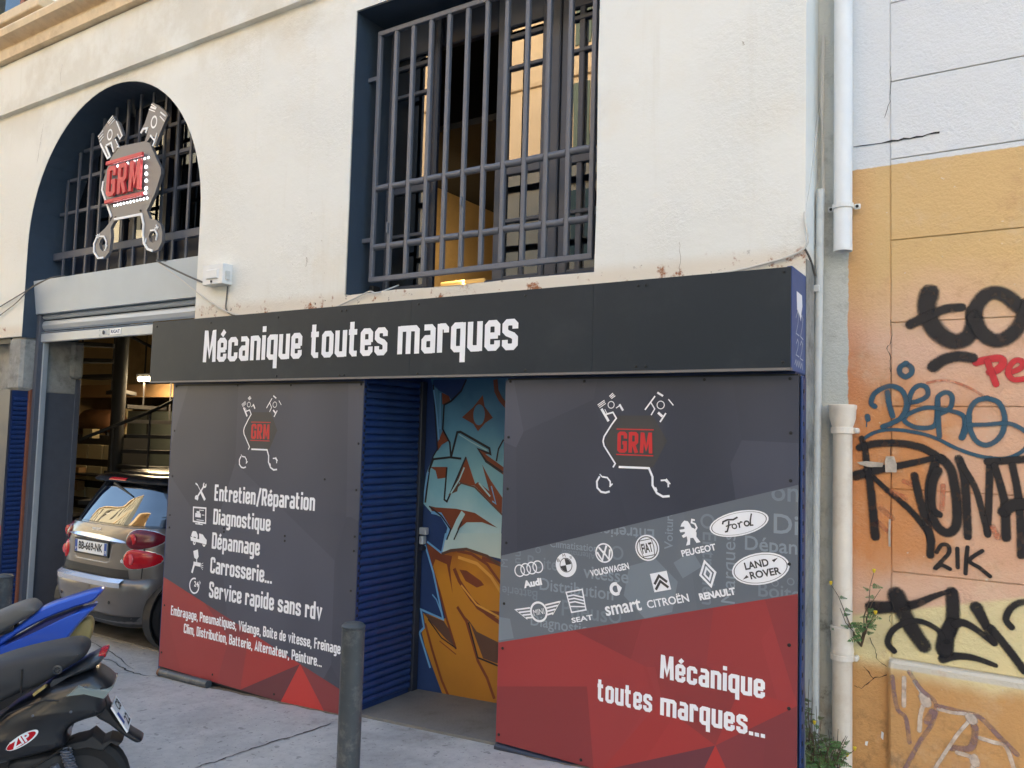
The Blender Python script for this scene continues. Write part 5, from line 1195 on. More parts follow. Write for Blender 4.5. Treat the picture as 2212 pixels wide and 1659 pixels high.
for pts, w, w2 in (([(-0.741,1.962), (-0.673,1.983), (-0.562,1.989), (-0.465,1.974), (-0.402,1.941), (-0.366,1.913)], 62, 62), ([(-0.758,1.817), (-0.701,1.836), (-0.617,1.861), (-0.508,1.889), (-0.392,1.923)], 85, 45), ([(-0.732,2.009), (-0.715,1.948), (-0.709,1.887), (-0.69,1.767), (-0.676,1.617), (-0.668,1.516)], 45, 75),
  ([(-0.681,1.816), (-0.612,1.75), (-0.509,1.659), (-0.435,1.566), (-0.415,1.515)], 38, 60), ([(-0.392,1.918), (-0.402,1.865), (-0.421,1.782), (-0.419,1.666), (-0.388,1.587), (-0.342,1.559), (-0.306,1.599), (-0.303,1.703), (-0.313,1.8), (-0.33,1.874), (-0.366,1.919)], 70, 70), ([(-0.387,1.854), (-0.408,1.794), (-0.409,1.678), (-0.378,1.645)], 80, 50),
  ([(-0.487,1.828), (-0.466,1.721), (-0.445,1.635), (-0.417,1.527), (-0.418,1.446)], 62, 60), ([(-0.292,1.919), (-0.272,1.848), (-0.263,1.734), (-0.257,1.552)], 66, 60), ([(-0.279,1.888), (-0.225,1.787), (-0.196,1.67), (-0.175,1.565)], 50, 44), ([(-0.162,1.921), (-0.166,1.796), (-0.175,1.571)], 58, 50),
  ([(-0.17,1.912), (-0.102,1.918), (-0.002,1.933)], 58, 58), ([(-0.143,1.893), (-0.113,1.771), (-0.102,1.689), (-0.1,1.561)], 52, 70), ([(-0.071,1.897), (-0.051,1.775), (-0.041,1.638), (-0.04,1.484)], 52, 60), ([(-0.104,1.683), (-0.07,1.713), (-0.005,1.723)], 95, 95)): graffiti(pts, w*U, 'spray_black', w2=w2*U)
for pts, w in (([(-0.39,1.462), (-0.37,1.498), (-0.342,1.498), (-0.338,1.463), (-0.374,1.414), (-0.399,1.38), (-0.371,1.401), (-0.335,1.387)], 8), ([(-0.302,1.486), (-0.301,1.398)], 8), ([(-0.259,1.497), (-0.264,1.446), (-0.268,1.373)], 8), ([(-0.198,1.486), (-0.252,1.436), (-0.21,1.406), (-0.168,1.371)], 8)): graffiti(pts, w*.0023, 'spray_black')
for pts, w, w2 in (([(-0.679,1.155), (-0.618,1.164), (-0.537,1.178), (-0.474,1.204), (-0.406,1.245), (-0.334,1.282)], 115, 30), ([(-0.569,1.224), (-0.543,1.157), (-0.495,1.066), (-0.451,1.004)], 140, 110), ([(-0.584,0.956), (-0.611,0.99), (-0.591,1.051), (-0.527,1.104), (-0.458,1.117), (-0.391,1.09), (-0.366,1.051)], 50, 40),
  ([(-0.326,1.269), (-0.322,1.205), (-0.327,1.119), (-0.35,1.054), (-0.358,0.99)], 95, 110), ([(-0.361,1.007), (-0.35,1.076), (-0.33,1.125)], 130, 90), ([(-0.31,1.127), (-0.28,1.137), (-0.23,1.117), (-0.158,1.062)], 70, 40), ([(-0.222,1.213), (-0.191,1.15), (-0.153,1.063)], 95, 50), ([(-0.162,1.127), (-0.087,1.03), (-0.036,0.957)], 60, 60),
  ([(-0.083,1.147), (-0.104,1.18), (-0.085,1.231), (-0.052,1.261), (-0.005,1.275)], 48, 48), ([(-0.366,0.952), (-0.306,0.976), (-0.231,0.978), (-0.149,0.959)], 70, 36)): graffiti(pts, w*U, 'spray_black', w2=w2*U)
for pts, w in (([(-0.535,1.799), (-0.498,1.784)], 40), ([(-0.64,1.656), (-0.59,1.612)], 46), ([(-0.59,1.743), (-0.525,1.717)], 40), ([(-0.361,1.785), (-0.367,1.675)], 40), ([(-0.656,1.588), (-0.612,1.544)], 36), ([(-0.427,2.294), (-0.348,2.305), (-0.261,2.275), (-0.187,2.228)], 22), ([(-0.153,1.601), (-0.134,1.558)], 46)): graffiti(pts, w*U, 'spray_rose')
YP = YN-.05
for pts, w in (([(-0.585,0.837), (-0.575,0.747), (-0.559,0.682), (-0.525,0.65), (-0.51,0.54)], 34), ([(-0.509,0.873), (-0.455,0.799), (-0.394,0.744), (-0.414,0.645), (-0.466,0.55), (-0.534,0.4)], 34), ([(-0.389,0.736), (-0.279,0.728), (-0.212,0.72), (-0.136,0.65), (-0.067,0.586)], 38), ([(-0.409,0.701), (-0.43,0.658)], 60), ([(-0.33,0.553), (-0.251,0.571), (-0.231,0.651), (-0.236,0.677)], 50)): graffiti(pts, w*U, 'spray_purple', y=YP)
for pts, w in (([(-0.532,0.841), (-0.534,0.71)], 34), ([(-0.485,0.832), (-0.444,0.761), (-0.46,0.685), (-0.466,0.606)], 34), ([(-0.444,0.767), (-0.437,0.746)], 80), ([(-0.384,0.723), (-0.329,0.718), (-0.25,0.715), (-0.31,0.612), (-0.4,0.443)], 28), ([(-0.25,0.712), (-0.243,0.703)], 70), ([(-0.212,0.625), (-0.16,0.618), (-0.109,0.608), (-0.077,0.51)], 32), ([(-0.305,0.537), (-0.237,0.525), (-0.247,0.469)], 34), ([(-0.237,0.525), (-0.233,0.51)], 70)): graffiti(pts, w*U, 'spray_white', y=YP)
# scraped plaster patches showing pale filler
mat('filler', srgb(196, 182, 166), .9, vary=.2, vscale=30, bump=.5, bscale=60)
MB().sheet([(-0.617,1.921), (-0.579,1.922), (-0.567,1.881), (-0.568,1.842), (-0.62,1.84), (-0.623,1.891)], YN-.0115).build('filler_patch', 'filler', nb)
MB().sheet([(-0.755,1.885), (-0.712,1.893), (-0.628,1.887), (-0.634,1.866), (-0.701,1.863), (-0.741,1.874)], YN-.0118).build('filler_patch', 'filler', nb)
MB().line([(-0.6,1.605), (-0.602,1.533), (-0.601,1.468)], .010, YN-.0115).build('filler_patch', 'filler', nb)
for q in ([(-0.641,0.551), (-0.63,0.545), (-0.633,0.509), (-0.644,0.519)], [(-0.715,0.485), (-0.702,0.488), (-0.707,0.464), (-0.718,0.467)]): MB().sheet(q, YN-.006).build('paint_chip', 'sign_white', nb)

# ---------------------------------------------------------------- pipes, conduit, cables at the corner
def clamp(mb, cx, cy, z, r):
    mb.lathe(cx, cy, [(r+.001, z-.013), (r+.006, z-.012), (r+.006, z+.012), (r+.001, z+.013)], 24)
    for s in (-1, 1): mb.bbox(cx+s*(r+.018)-.016, cx+s*(r+.018)+.016, cy+.028, cy+.04, z-.014, z+.014, .004)
    return mb
PCX, PCY, PR = -.815, .435, .047
dp = thing('downpipe', 'white plastic downpipe ending open halfway up the wall corner', 'pipe', (PCX, PCY, 2.99))
mb = MB().lathe(PCX, PCY, [(PR-.005, 3.03), (PR-.005, 2.985), (PR, 2.985), (PR, 3.02), (PR-.001, 3.022), (PR-.001, 14)], 28); mb.smooth = True; mb.build('tube', 'white_pipe', dp)
clamp(MB(), PCX, PCY, 3.225, PR).build('clamp', 'white_pipe', dp)
for s in (-1, 1): share('screw', SCREW, dp, (PCX+s*(PR+.018), PCY+.028, 3.225))
lp = thing('downpipe', 'cream cast iron lower downpipe with a flared socket and collars', 'pipe', (PCX, PCY, 0))
gz = ground_z(PCX)
mb = MB().lathe(PCX, PCY, [(.048, gz-.05), (.048, .90), (.052, .905), (.056, .93), (.052, .955), (.054, 1.02), (.058, 1.03), (.058, 1.05), (.048, 1.055), (.047, 2.06), (.054, 2.075), (.064, 2.11), (.066, 2.155), (.069, 2.16), (.069, 2.178), (.062, 2.18), (.058, 2.10)], 28); mb.smooth = True
mb.build('tube', 'off_white_pipe', lp)
mb = MB(); mb.lathe(PCX, PCY, [(.0485, 2.03), (.058, 2.032), (.058, 2.062), (.0485, 2.064)], 24); mb.bbox(PCX+.056, PCX+.078, PCY-.02, PCY+.04, 2.033, 2.061, .006); mb.build('collar', 'off_white_pipe', lp)
mb = MB(); mb.lathe(PCX, PCY, [(.0485, .885), (.058, .887), (.058, .912), (.0485, .914)], 24); mb.bbox(PCX+.056, PCX+.076, PCY-.02, PCY+.04, .888, .912, .006); mb.build('collar', 'off_white_pipe', lp)
cd = thing('conduit', 'thin grey conduit with blue paint marks running up the wall corner', 'pipe', (-.93, .42, 0))
mb = MB().tube([(-.945,.43,gz-.02), (-.944,.43,1.6), (-.933,.43,2.78), (-.926,.43,3.33)], .0205, 14); mb.smooth = True; mb.build('tube', 'conduit_grey', cd)
MB().bbox(-.966, -.925, .40, .45, 2.775, 2.812, .004).build('saddle', 'conduit_grey', cd)
for q in ([(-0.957,2.344), (-0.944,2.372), (-0.936,2.347), (-0.948,2.34)], [(-0.967,1.132), (-0.955,1.128), (-0.958,1.067), (-0.964,1.072)], [(-0.966,0.976), (-0.952,0.969), (-0.955,0.924), (-0.968,0.927)], [(-0.968,0.862), (-0.954,0.87), (-0.957,0.84), (-0.969,0.84)]):
    MB().plate(q, .4065, .409).build('paint_mark', 'spray_blue', cd)
def cable(name, label, pts, r, m, n=5, group=None):
    P = []
    for i in range(len(pts)-1):
        p0, p1, p2, p3 = [Vector(pts[max(0, min(len(pts)-1, i+k))]) for k in (-1, 0, 1, 2)]
        for k in range(n):
            t = k/n; P.append(.5*(2*p1+(p2-p0)*t+(2*p0-5*p1+4*p2-p3)*t*t+(3*p1-p0-3*p2+p3)*t*t*t))
    P.append(Vector(pts[-1]))
    b0 = tuple(P[0]); mb = MB().tube(P, r, 6); mb.smooth = True
    o = mb.build(name, m, base=b0); o.location = b0
    return tag(o, label, 'cable', group)
cable('cable', 'pair of grey cables clipped up the corner above the conduit', [(-.925,.475,3.33), (-.93,.478,3.6), (-.928,.48,3.9), (-.922,.48,4.2)], .006, 'cable')
cable('cable', 'second thin cable beside the clipped pair above the conduit', [(-.918,.478,3.33), (-.925,.478,3.55), (-.935,.478,3.8), (-.93,.48,4.2)], .005, 'cable')
cable('cable', 'white cable looping down from the corner to the fascia beam', [(-.95,.47,3.75), (-.957,.35,3.4), (-.962,.22,3.15), (-.955,.205,2.97), (-1.2,.205,2.90), (-1.45,.205,2.87), (-1.7,.205,2.845)], .006, 'cable')
cable('cable', 'dark cable from the fascia corner into the conduit', [(-.955,.205,2.965), (-.952,.32,2.93), (-.945,.40,2.86)], .006, 'cable_dark')
for k, (p, r) in enumerate((([(-9.24,3.187), (-8.777,3.302), (-8.382,3.396), (-8.19,3.424)], .006), ([(-9.227,3.093), (-8.882,3.212), (-8.578,3.359), (-8.211,3.421)], .005))):
    cable('cable', ('upper' if k == 0 else 'lower')+' of the two grey cables sagging left from the shutter housing', [(x, .2, z) for x, z in p]+[(p[-1][0]+.05, .29, p[-1][1]+.03)], r, 'cable_dark')
p = [(-6.471,3.429), (-6.282,3.352), (-6.001,3.247), (-5.718,3.151)]; cable('cable', 'thick cable from the shutter housing to the small white box', [(p[0][0]-.02,.31,p[0][1]+.02)]+[(x,.2,z) for x, z in p], .008, 'cable_dark')
p = [(-6.471,3.426), (-6.143,3.249), (-5.832,3.078), (-5.524,2.932), (-5.306,2.868)]; cable('cable', 'thin white cable drooping from the shutter housing to the fascia beam', [(p[0][0]-.02,.31,p[0][1]+.02)]+[(x,.2,z) for x, z in p], .005, 'cable')
p = [(-5.498,3.126), (-5.504,3.027), (-5.505,2.942), (-5.444,2.891), (-5.343,2.871)]; cable('cable', 'short stained cable dropping from the small white box', [(x,.21,z) for x, z in p], .006, 'cable_dark')
p = [(-3.833,3.037), (-3.847,2.95), (-3.92,2.965), (-3.998,2.946), (-4.266,2.869)]; cable('cable', 'thin white cable hanging from the barred window sill', [(p[0][0],.40,p[0][1])]+[(x,.2,z) for x, z in p[1:]], .005, 'cable')
jbx = thing('alarm_box', 'small weathered white alarm siren box on the cream wall', 'alarm box', (-5.59, .2, 3.13))
bxp = [(-5.722,3.30),(-5.46,3.30),(-5.46,3.135),(-5.722,3.135)]
MB().rings([[(x, YW-.001, z) for x, z in bxp], [(x, .16, z) for x, z in bxp], [(x*.96-5.59*.04, .13, z*.96+3.2175*.04) for x, z in bxp]], cap=True).build('casing', 'white_pipe', jbx)
MB().rings([[(-5.59+.6*(x+5.59), .1295, 3.2175+.5*(z-3.2175)) for x, z in bxp], [(-5.59+.5*(x+5.59), .118, 3.2175+.4*(z-3.2175)) for x, z in bxp]], cap=True).build('cover_boss', 'white_pipe', jbx)
MB().bbox(-5.459, -5.445, .15, .19, 3.17, 3.24, .002).build('tamper_clip', 'conduit_grey', jbx)
MB().lathe(-5.6, .128, [(.009, 3.15), (.009, 3.168)], 8).build('cable_gland', 'black', jbx)

# ---------------------------------------------------------------- bollard, steel tube
mat('bollard_grey', srgb(64, 69, 73), .45, vary=.14, vscale=12, dirt=srgb(126, 124, 120), dscale=14, damount=.6)
def bollard(BX, BY, top, label):
    zb = ground_z(BX); r = .052
    bo = thing('bollard', label, 'bollard', (BX, BY, zb), group='bollards along the kerb')
    mb = MB().lathe(BX, BY, [(r+.002, zb-.02), (r, zb), (r, top-.030)], 36); mb.smooth = True; mb.build('post', 'bollard_grey', bo)
    mb = MB().lathe(BX, BY, [(r, top-.0295), (r+.002, top-.026), (r+.002, top-.018), (r-.010, top-.007), (r-.03, top-.002), (.004, top)], 36); mb.smooth = True; mb.build('cap', 'bollard_grey', bo)
    MB().lathe(BX, BY, [(.085, zb-.01), (.085, zb+.008), (r+.003, zb+.012)], 30).build('base_collar', 'bollard_grey', bo)
bollard(-2.587, -1.25, 1.112, 'dark grey steel bollard standing in front of the two sign panels')
bollard(-5.725, -1.25, .968, 'dark steel bollard cut off by the left edge, behind the blue motorcycle')
tb = thing('steel_tube', 'rusty steel half-tube lying under the service list panel', 'tube', (-5.5, -.02, .03))
mb = MB().tube([(-5.79,.0,ground_z(-5.79)+.030), (-5.5,-.015,ground_z(-5.5)+.028), (-5.17,-.03,ground_z(-5.17)+.026)], .030, 12); mb.smooth = True; mb.build('tube', 'bollard_grey', tb)
mat('rust', srgb(120, 84, 62), .85, vary=.3, vscale=30)
mb = MB().tube([(-5.815,.0,ground_z(-5.815)+.030), (-5.792,.0,ground_z(-5.79)+.030)], .031, 12); mb.build('rusty_end', 'rust', tb)
# rust-brown dirt collected along the foot of the panels
mat('grit', srgb(112, 98, 82), .95, vary=.4, vscale=40, bump=.6, bscale=90)
def dirt_strip(x0, x1, y0, name):
    mb = MB(); n = 30; v = []
    for i in range(n+1):
        x = x0+(x1-x0)*i/n; a = y0-.015-random.random()*.025
        v += [(x, a, ground_z(x)+.002), (x, y0+.05, ground_z(x)+.002), (x, y0+.05, ground_z(x)+.012)]
    mb.add(v, [f for i in range(n) for f in ((3*i, 3*i+3, 3*i+4, 3*i+1),)])
    o = mb.build(name, 'grit', pavement, base=(0,0,0)); o['kind'] = 'stuff'
dirt_strip(-5.2, -3.76, 0, 'dirt'); dirt_strip(-2.6, -.9, 0, 'dirt'); dirt_strip(-.9, 3, .42, 'dirt')

# ---------------------------------------------------------------- weeds
mat('leaf_green', srgb(92, 128, 74), .6, vary=.3, vscale=20)
mat('leaf_dull', srgb(104, 120, 82), .65, vary=.3, vscale=20)
mat('stem', srgb(96, 78, 62), .7, vary=.2, vscale=30)
mat('petal', srgb(226, 196, 48), .6)
def leaf(mb, p, d, ln, wd):
    d = Vector(d).normalized(); s = d.cross(Vector((0, -1, .3))); s = s.normalized() if s.length > 1e-3 else Vector((1,0,0)); p = Vector(p); up = s.cross(d)*.15*ln
    mb.add([p, p+d*ln*.35+s*wd+up*.5, p+d*ln*.72+s*wd*.7+up, p+d*ln, p+d*ln*.72-s*wd*.7+up, p+d*ln*.35-s*wd+up*.5], [(0,1,2,3), (0,3,4,5)])
def weed(base, label, h, stems, leaves, lm, flowers=True, spread=.14, leafl=.05):
    t = thing('weed', label, 'weed', base, group='weeds growing out of the wall foot'); st = MB(); lf = MB(); fl = MB(); bx_, by_, bz_ = base
    for i in range(stems):
        a = random.uniform(-1, 1); hh = h*random.uniform(.45, 1); P = [Vector(base)]
        tip = Vector((bx_+a*spread, by_-.06-random.random()*.08, bz_+hh))
        for k in range(1, 6):
            f = k/5; P.append(Vector(base).lerp(tip, f)+Vector((random.uniform(-.01,.01), random.uniform(-.015,.0)-.05*f*(1-f)*2, .03*f*(1-f))))
        st.tube(P, [.004*(1-.7*k/5) for k in range(6)], 5)
        for k in range(leaves):
            f = random.uniform(.12, .9); j = min(4, int(f*5)); p = P[j].lerp(P[j+1], f*5-j)
            sd_ = random.choice((-1, 1)); d = Vector((sd_*random.uniform(.5,1), random.uniform(-.6,.1), random.uniform(-.3,.6)))
            # pinnate leaf: a rib with pairs of leaflets
            rib = leafl*random.uniform(1.1, 2.2)*(1.1-f*.6)
            dn = d.normalized(); sdv = dn.cross(Vector((0,-1,.2))).normalized()
            st.tube([p, p+dn*rib], .0012, 4)
            for q in range(5):
                c = p+dn*rib*(.25+.17*q); ll = rib*.36*(1-.12*q)
                leaf(lf, c, dn*.6+sdv, ll, ll*.24); leaf(lf, c, dn*.6-sdv, ll, ll*.24)
            leaf(lf, p+dn*rib, dn, rib*.35, rib*.09)
        if flowers and i < 3:
            tp = P[-1]; MB().lathe(tp.x, tp.y, [(.003, tp.z-.004), (.007, tp.z+.004), (.009, tp.z+.014), (.002, tp.z+.016)], 8).build('flower', 'petal', t)
    st.build('stem', 'stem', t); o = lf.build('foliage', lm, t, kind='stuff')
wb = [(-0.73,0.957), (-0.93,0.411), (-0.937,0.528), (-0.867,0.39)]
weed((wb[0][0], .47, wb[0][1]), 'green weed with a yellow flower rooted in a crack beside the lower downpipe', .42, 6, 4, 'leaf_green', spread=.16, leafl=.036)
weed((-.925, .36, gz), 'tall ragged weed at the foot of the thin conduit', .58, 11, 6, 'leaf_dull', flowers=False, spread=.08, leafl=.03)
weed((-.86, .36, gz), 'low tangled weed spreading between conduit and lower downpipe', .36, 18, 7, 'leaf_green', flowers=True, spread=.12, leafl=.035)

# ---------------------------------------------------------------- small two-seater car backed into the garage
mat('car_bronze', srgb(106, 101, 97), .34, metal=.5, vary=.04, vscale=4, coat=.8)
mat('car_black', srgb(24, 25, 28), .22, spec=.6, coat=.6)
mat('car_trim', srgb(38, 38, 40), .6, vary=.1, vscale=20)
mat('chrome', srgb(214, 216, 222), .22, metal=.7)
mat('lamp_red', srgb(176, 20, 32), .22, spec=.4, coat=.25)
mat('lamp_dark', srgb(100, 22, 34), .22, spec=.4, coat=.25)
mat('lamp_core', srgb(198, 74, 82), .2, spec=.4, coat=.25)
mat('plate_white', srgb(226, 228, 230), .4)
mat('plate_black', srgb(24, 24, 26), .5)
mat('eu_blue', srgb(36, 74, 150), .5)
glass('car_glass', tint=(.10, .11, .12), see=.5, gain=2.3)
CX, CY = -7.15, .10
car = thing('parked_car', 'bronze and black two-seater city car seen from behind inside the garage', 'car', (CX, CY, .004), local=True)
LOW = [(.18,.66,.16,2.55), (.24,.72,.08,2.60), (.36,.76,.03,2.64), (.48,.775,.0,2.66), (.57,.778,.004,2.66), (.605,.775,.025,2.64), (.625,.772,.07,2.58), (.80,.770,.085,2.5), (.95,.765,.095,2.4), (1.02,.755,.118,2.25), (1.055,.742,.14,2.2)]
UPP = [(1.056,.735,.15,2.15), (1.13,.716,.195,2.05), (1.2,.70,.238,1.95), (1.32,.667,.315,1.8), (1.42,.63,.385,1.7), (1.47,.60,.425,1.65), (1.51,.55,.50,1.55), (1.535,.42,.70,1.3)]
def ring(hw, yr, yf, z, n=4.5, m=72, off=0.):
    out = []; yc, hl = (yr+yf)/2, (yf-yr)/2
    for i in range(m):
        a = -math.pi/2+2*math.pi*i/m; c, s_ = math.cos(a), math.sin(a)
        out.append(((hw+off)*math.copysign(abs(c)**(2/n), c), yc+(hl+off)*math.copysign(abs(s_)**(2/n), s_), z))
    return out
def level(tab, z):
    for a, b_ in zip(tab, tab[1:]):
        if a[0] <= z <= b_[0]:
            t = (z-a[0])/(b_[0]-a[0]); return [a[k]*(1-t)+b_[k]*t for k in (1, 2, 3)]
    return list((tab[0] if z < tab[0][0] else tab[-1])[1:])
def rear_y(tab, x, z, n):
    hw, yr, yf = level(tab, z); yc, hl = (yr+yf)/2, (yf-yr)/2
    c = min(1, abs(x)/hw)**(n/2); return yc-hl*max(0, 1-c*c)**(1/n)
def patch(tab, n, outline, off, nx=16, nz=10):
    """curved patch lying on the body between two x limits that change with height: outline = [(z, x0, x1)...]"""
    mb = MB(); v = []
    zs = [outline[0][0]+(outline[-1][0]-outline[0][0])*i/nz for i in range(nz+1)]
    for z in zs:
        for a, b_ in zip(outline, outline[1:]):
            if a[0]-1e-6 <= z <= b_[0]+1e-6:
                t = (z-a[0])/(b_[0]-a[0]); x0 = a[1]*(1-t)+b_[1]*t; x1 = a[2]*(1-t)+b_[2]*t; break
        for i in range(nx+1): x = x0+(x1-x0)*i/nx; v.append((x, rear_y(tab, x, z, n)-off, z))
    mb.add(v, [(j*(nx+1)+i, j*(nx+1)+i+1, (j+1)*(nx+1)+i+1, (j+1)*(nx+1)+i) for j in range(nz) for i in range(nx)]); mb.smooth = True
    return mb
mb = MB().rings([ring(h_, a, b_, z) for z, h_, a, b_ in LOW]); mb.smooth = True; mb.build('body', 'car_bronze', car)
mb = MB().rings([ring(h_, a, b_, z, 4.0) for z, h_, a, b_ in UPP]); mb.smooth = True; cab = mb.build('cabin', 'car_black', car)
patch(UPP, 4.0, [(1.075,-.665,.665), (1.12,-.66,.655), (1.30,-.56,.56), (1.40,-.47,.47), (1.425,-.42,.42)], .006, 20, 14).build('rear_window', 'car_glass', car)
sp_ = MB().rings([ring(h_, a, b_, z, 4.0) for z, h_, a, b_ in ((1.432,.60,.33,.75), (1.452,.60,.315,.75), (1.485,.575,.36,.8), (1.50,.54,.45,.85))]); sp_.smooth = True; spo = sp_.build('spoiler', 'car_black', car)
patch([(1.43,.60,.33,.75), (1.455,.60,.315,.75), (1.485,.575,.36,.8)], 4.0, [(1.450,-.21,.06), (1.474,-.20,.05)], .004, 8, 3).build('brake_light', 'lamp_red', spo)
w0 = [(-.16, rear_y(UPP,-.16,1.41,4)-.03, 1.415), (-.05, rear_y(UPP,-.05,1.385,4)-.025, 1.385), (.20, rear_y(UPP,.2,1.315,4)-.02, 1.325)]
MB().tube(w0, [.018, .012, .006], 8).build('wiper', 'black', car)
patch(LOW, 4.5, [(.63,-.60,.60), (.64,-.60,.60), (1.03,-.60,.60), (1.05,-.59,.59)], .004, 24, 12).build('tailgate', 'car_bronze', car)
for s in (-1, 1):

    g = MB(); tmp = MB().line([(s*.604,.63), (s*.604,.75), (s*.604,.9), (s*.602,1.05)], .007, 0)
    g.add([(x, rear_y(LOW, x, z, 4.5)-.005, z) for x, _, z in tmp.v], tmp.f); g.build('panel_gap', 'black', car)
    for z, mm in ((.965, 'lamp_dark'), (.795, 'lamp_red')):
        lens = MB(); bez = MB(); core = MB()
        def drop(mbq, off, sx, sz, x0):
            v = []; rings_ = 9; seg = 20
            for i in range(rings_):
                f = 1-i/(rings_-1)
                for k in range(seg):
                    a = 2*math.pi*k/seg; rx = (.165 if math.cos(a) > 0 else .095)*sx; u = x0+f*rx*math.cos(a); zz = z+f*sz*math.copysign(abs(math.sin(a))**.85, math.sin(a))
                    xx = s*min(u, .745); v.append((xx, rear_y(LOW, xx, zz, 4.5)-off*math.sqrt(max(0, 1-f*f))-.004-(max(0, u-.745))*-1*.9, zz))
            mbq.add(v, [tuple(reversed((j*seg+k, j*seg+(k+1) % seg, (j+1)*seg+(k+1) % seg, (j+1)*seg+k))) if s > 0 else (j*seg+k, j*seg+(k+1) % seg, (j+1)*seg+(k+1) % seg, (j+1)*seg+k) for j in range(rings_-1) for k in range(seg)]); mbq.smooth = True
        drop(bez, .003, 1.03, .088, .53); drop(lens, .026, 1.0, .085, .53)
        lo = lens.build('tail_light', mm, car); bez.build('bezel', 'chrome', lo)
        xc = s*.515; MB().rings([[(xc+r_*math.cos(q*math.pi/8), rear_y(LOW, xc, z, 4.5)-d_, z+r_*math.sin(q*math.pi/8)) for q in range(16)] for r_, d_ in ((.050,.018), (.044,.027), (.02,.029))]).build('bulb_lens', 'lamp_core' if mm == 'lamp_red' else 'lamp_red', lo)
# handle strip, badge, number plate
hs = MB(); n_ = 14; v = []
for i in range(n_+1):
    t = i/n_; x = -.43+.90*t; hh = .030*math.sin(math.pi*min(1, max(0, t)))**.6+.004; zc = .955-.022*t
    for dz, d in ((-hh,.006), (0,.030), (hh,.010)): v.append((x, rear_y(LOW, x, zc, 4.5)-d, zc+dz))
hs.add(v, [(3*i+k, 3*i+3+k, 3*i+4+k, 3*i+1+k) for i in range(n_) for k in (0, 1)]); hs.smooth = True; hs.build('handle_strip', 'chrome', car)
py_ = .062
pt = MB().box(-.272, .237, py_, py_+.006, .802, .910).build('number_plate', 'plate_white', car)
MB().box(-.290, .250, py_+.0065, py_+.022, .785, .925).build('plate_recess', 'car_trim', car)
printed(MB(), 'BB-669-NK', -.018, .862, .385, py_-.0015, .074, bold=.03).build('plate_number', 'plate_black', pt)
for a, b_ in ((-.2715,-.232), (.197,.2365)): MB().box(a, b_, py_-.001, py_-.0002, .803, .909).build('plate_band', 'eu_blue', pt)
printed(MB(), '13', .217, .830, .028, py_-.002, .030, bold=.02).build('plate_department', 'plate_white', pt)
printed(MB(), 'F', -.252, .830, .014, py_-.002, .026, bold=.02).build('plate_country', 'plate_white', pt)
printed(MB(), 'smart', -.02, 1.018, .135, rear_y(LOW,0,1.018,4.5)-.008, .036, bold=.02).build('badge', 'sign_white', car)
printed(MB(), 'mhd', .425, .775, .115, rear_y(LOW,.425,.775,4.5)-.008, .034, bold=.02).build('badge', 'sign_white', car)
rc = MB(); tmp = MB().line([(-.30,.93), (-.29,.76), (-.25,.742), (.22,.742), (.265,.76), (.285,.90)], .008, 0)
rc.add([(x, rear_y(LOW, x, z, 4.5)-.006, z) for x, _, z in tmp.v], tmp.f); rc.build('recess_edge', 'chrome', car)
# bumper details
patch(LOW, 4.5, [(.628,-.52,.52), (.70,-.50,.50)], .0075, 16, 3).build('vent_strip', 'car_trim', car)
sv_ = MB(); v = []
for i in range(17):
    x = -.50+1.0*i/16; v += [(x, rear_y(LOW, x, .57, 4.5)-.010, .555), (x, rear_y(LOW, x, .57, 4.5)-.012, .598), (x, rear_y(LOW, x, .61, 4.5)-.004, .626)]
sv_.add(v, [(3*i+k, 3*i+3+k, 3*i+4+k, 3*i+1+k) for i in range(16) for k in (0, 1)]); sv_.smooth = True; sv_.build('bumper_strip', 'chrome', car)
patch(LOW, 4.5, [(.185,-.55,.55), (.30,-.66,.66)], .006, 18, 3).build('valance', 'car_trim', car)
for x in (-.38, .38): MB().rings([[(x+r_*math.cos(q*math.pi/6), rear_y(LOW, x, .42, 4.5)-d, .42+r_*math.sin(q*math.pi/6)) for q in range(12)] for r_, d in ((.016,.004), (.012,.007))]).build('parking_sensor', 'black', car)
def wheel_at(x0, x1, yc, side):
    t = MB(); r_ = .29
    prof = [(.20,0), (.27,.01), (.29,.03), (.29,.15), (.27,.17), (.20,.175)]
    def rg(r, x): return [(x, yc+r*math.cos(q*2*math.pi/28), .29+r*math.sin(q*2*math.pi/28)) for q in range(28)]
    t.rings([rg(r, x1-side*d) for r, d in prof]); t.smooth = True; o = t.build('wheel', 'rubber', car)
    rim = MB().rings([rg(r, x1+side*d) for r, d in ((.20,.002), (.19,-.012), (.17,-.03), (.05,-.03))]).build('rim', 'car_trim', o)
    sp2 = MB()
    for k in range(7):
        a = 2*math.pi*k/7; dy, dz = math.cos(a), math.sin(a)
        sp2.add([(x1-side*.008, yc+dy*.04-dz*.02, .29+dz*.04+dy*.02), (x1-side*.004, yc+dy*.185-dz*.025, .29+dz*.185+dy*.025), (x1-side*.004, yc+dy*.185+dz*.025, .29+dz*.185-dy*.025), (x1-side*.008, yc+dy*.04+dz*.02, .29+dz*.04-dy*.02)], [(0,1,2,3), (3,2,1,0)])
    sp2.build('spokes', 'frame_grey', o)
for side in (-1, 1):
    for yc in (.50, 2.28):
        arch_ = MB().rings([[(side*x, yc+r*math.cos(q*2*math.pi/28), .30+r*math.sin(q*2*math.pi/28)) for q in range(28)] for r, x in ((.335,.66), (.335,.764), (.325,.766), (.315,.70))]); arch_.build('wheel_arch', 'black', car)
        wheel_at(side*.61, side*.772, yc, side)
patch(LOW, 4.5, [(.5,-.1,.1), (.56,-.1,.1)], .004).build('tow_cover', 'car_bronze', car)

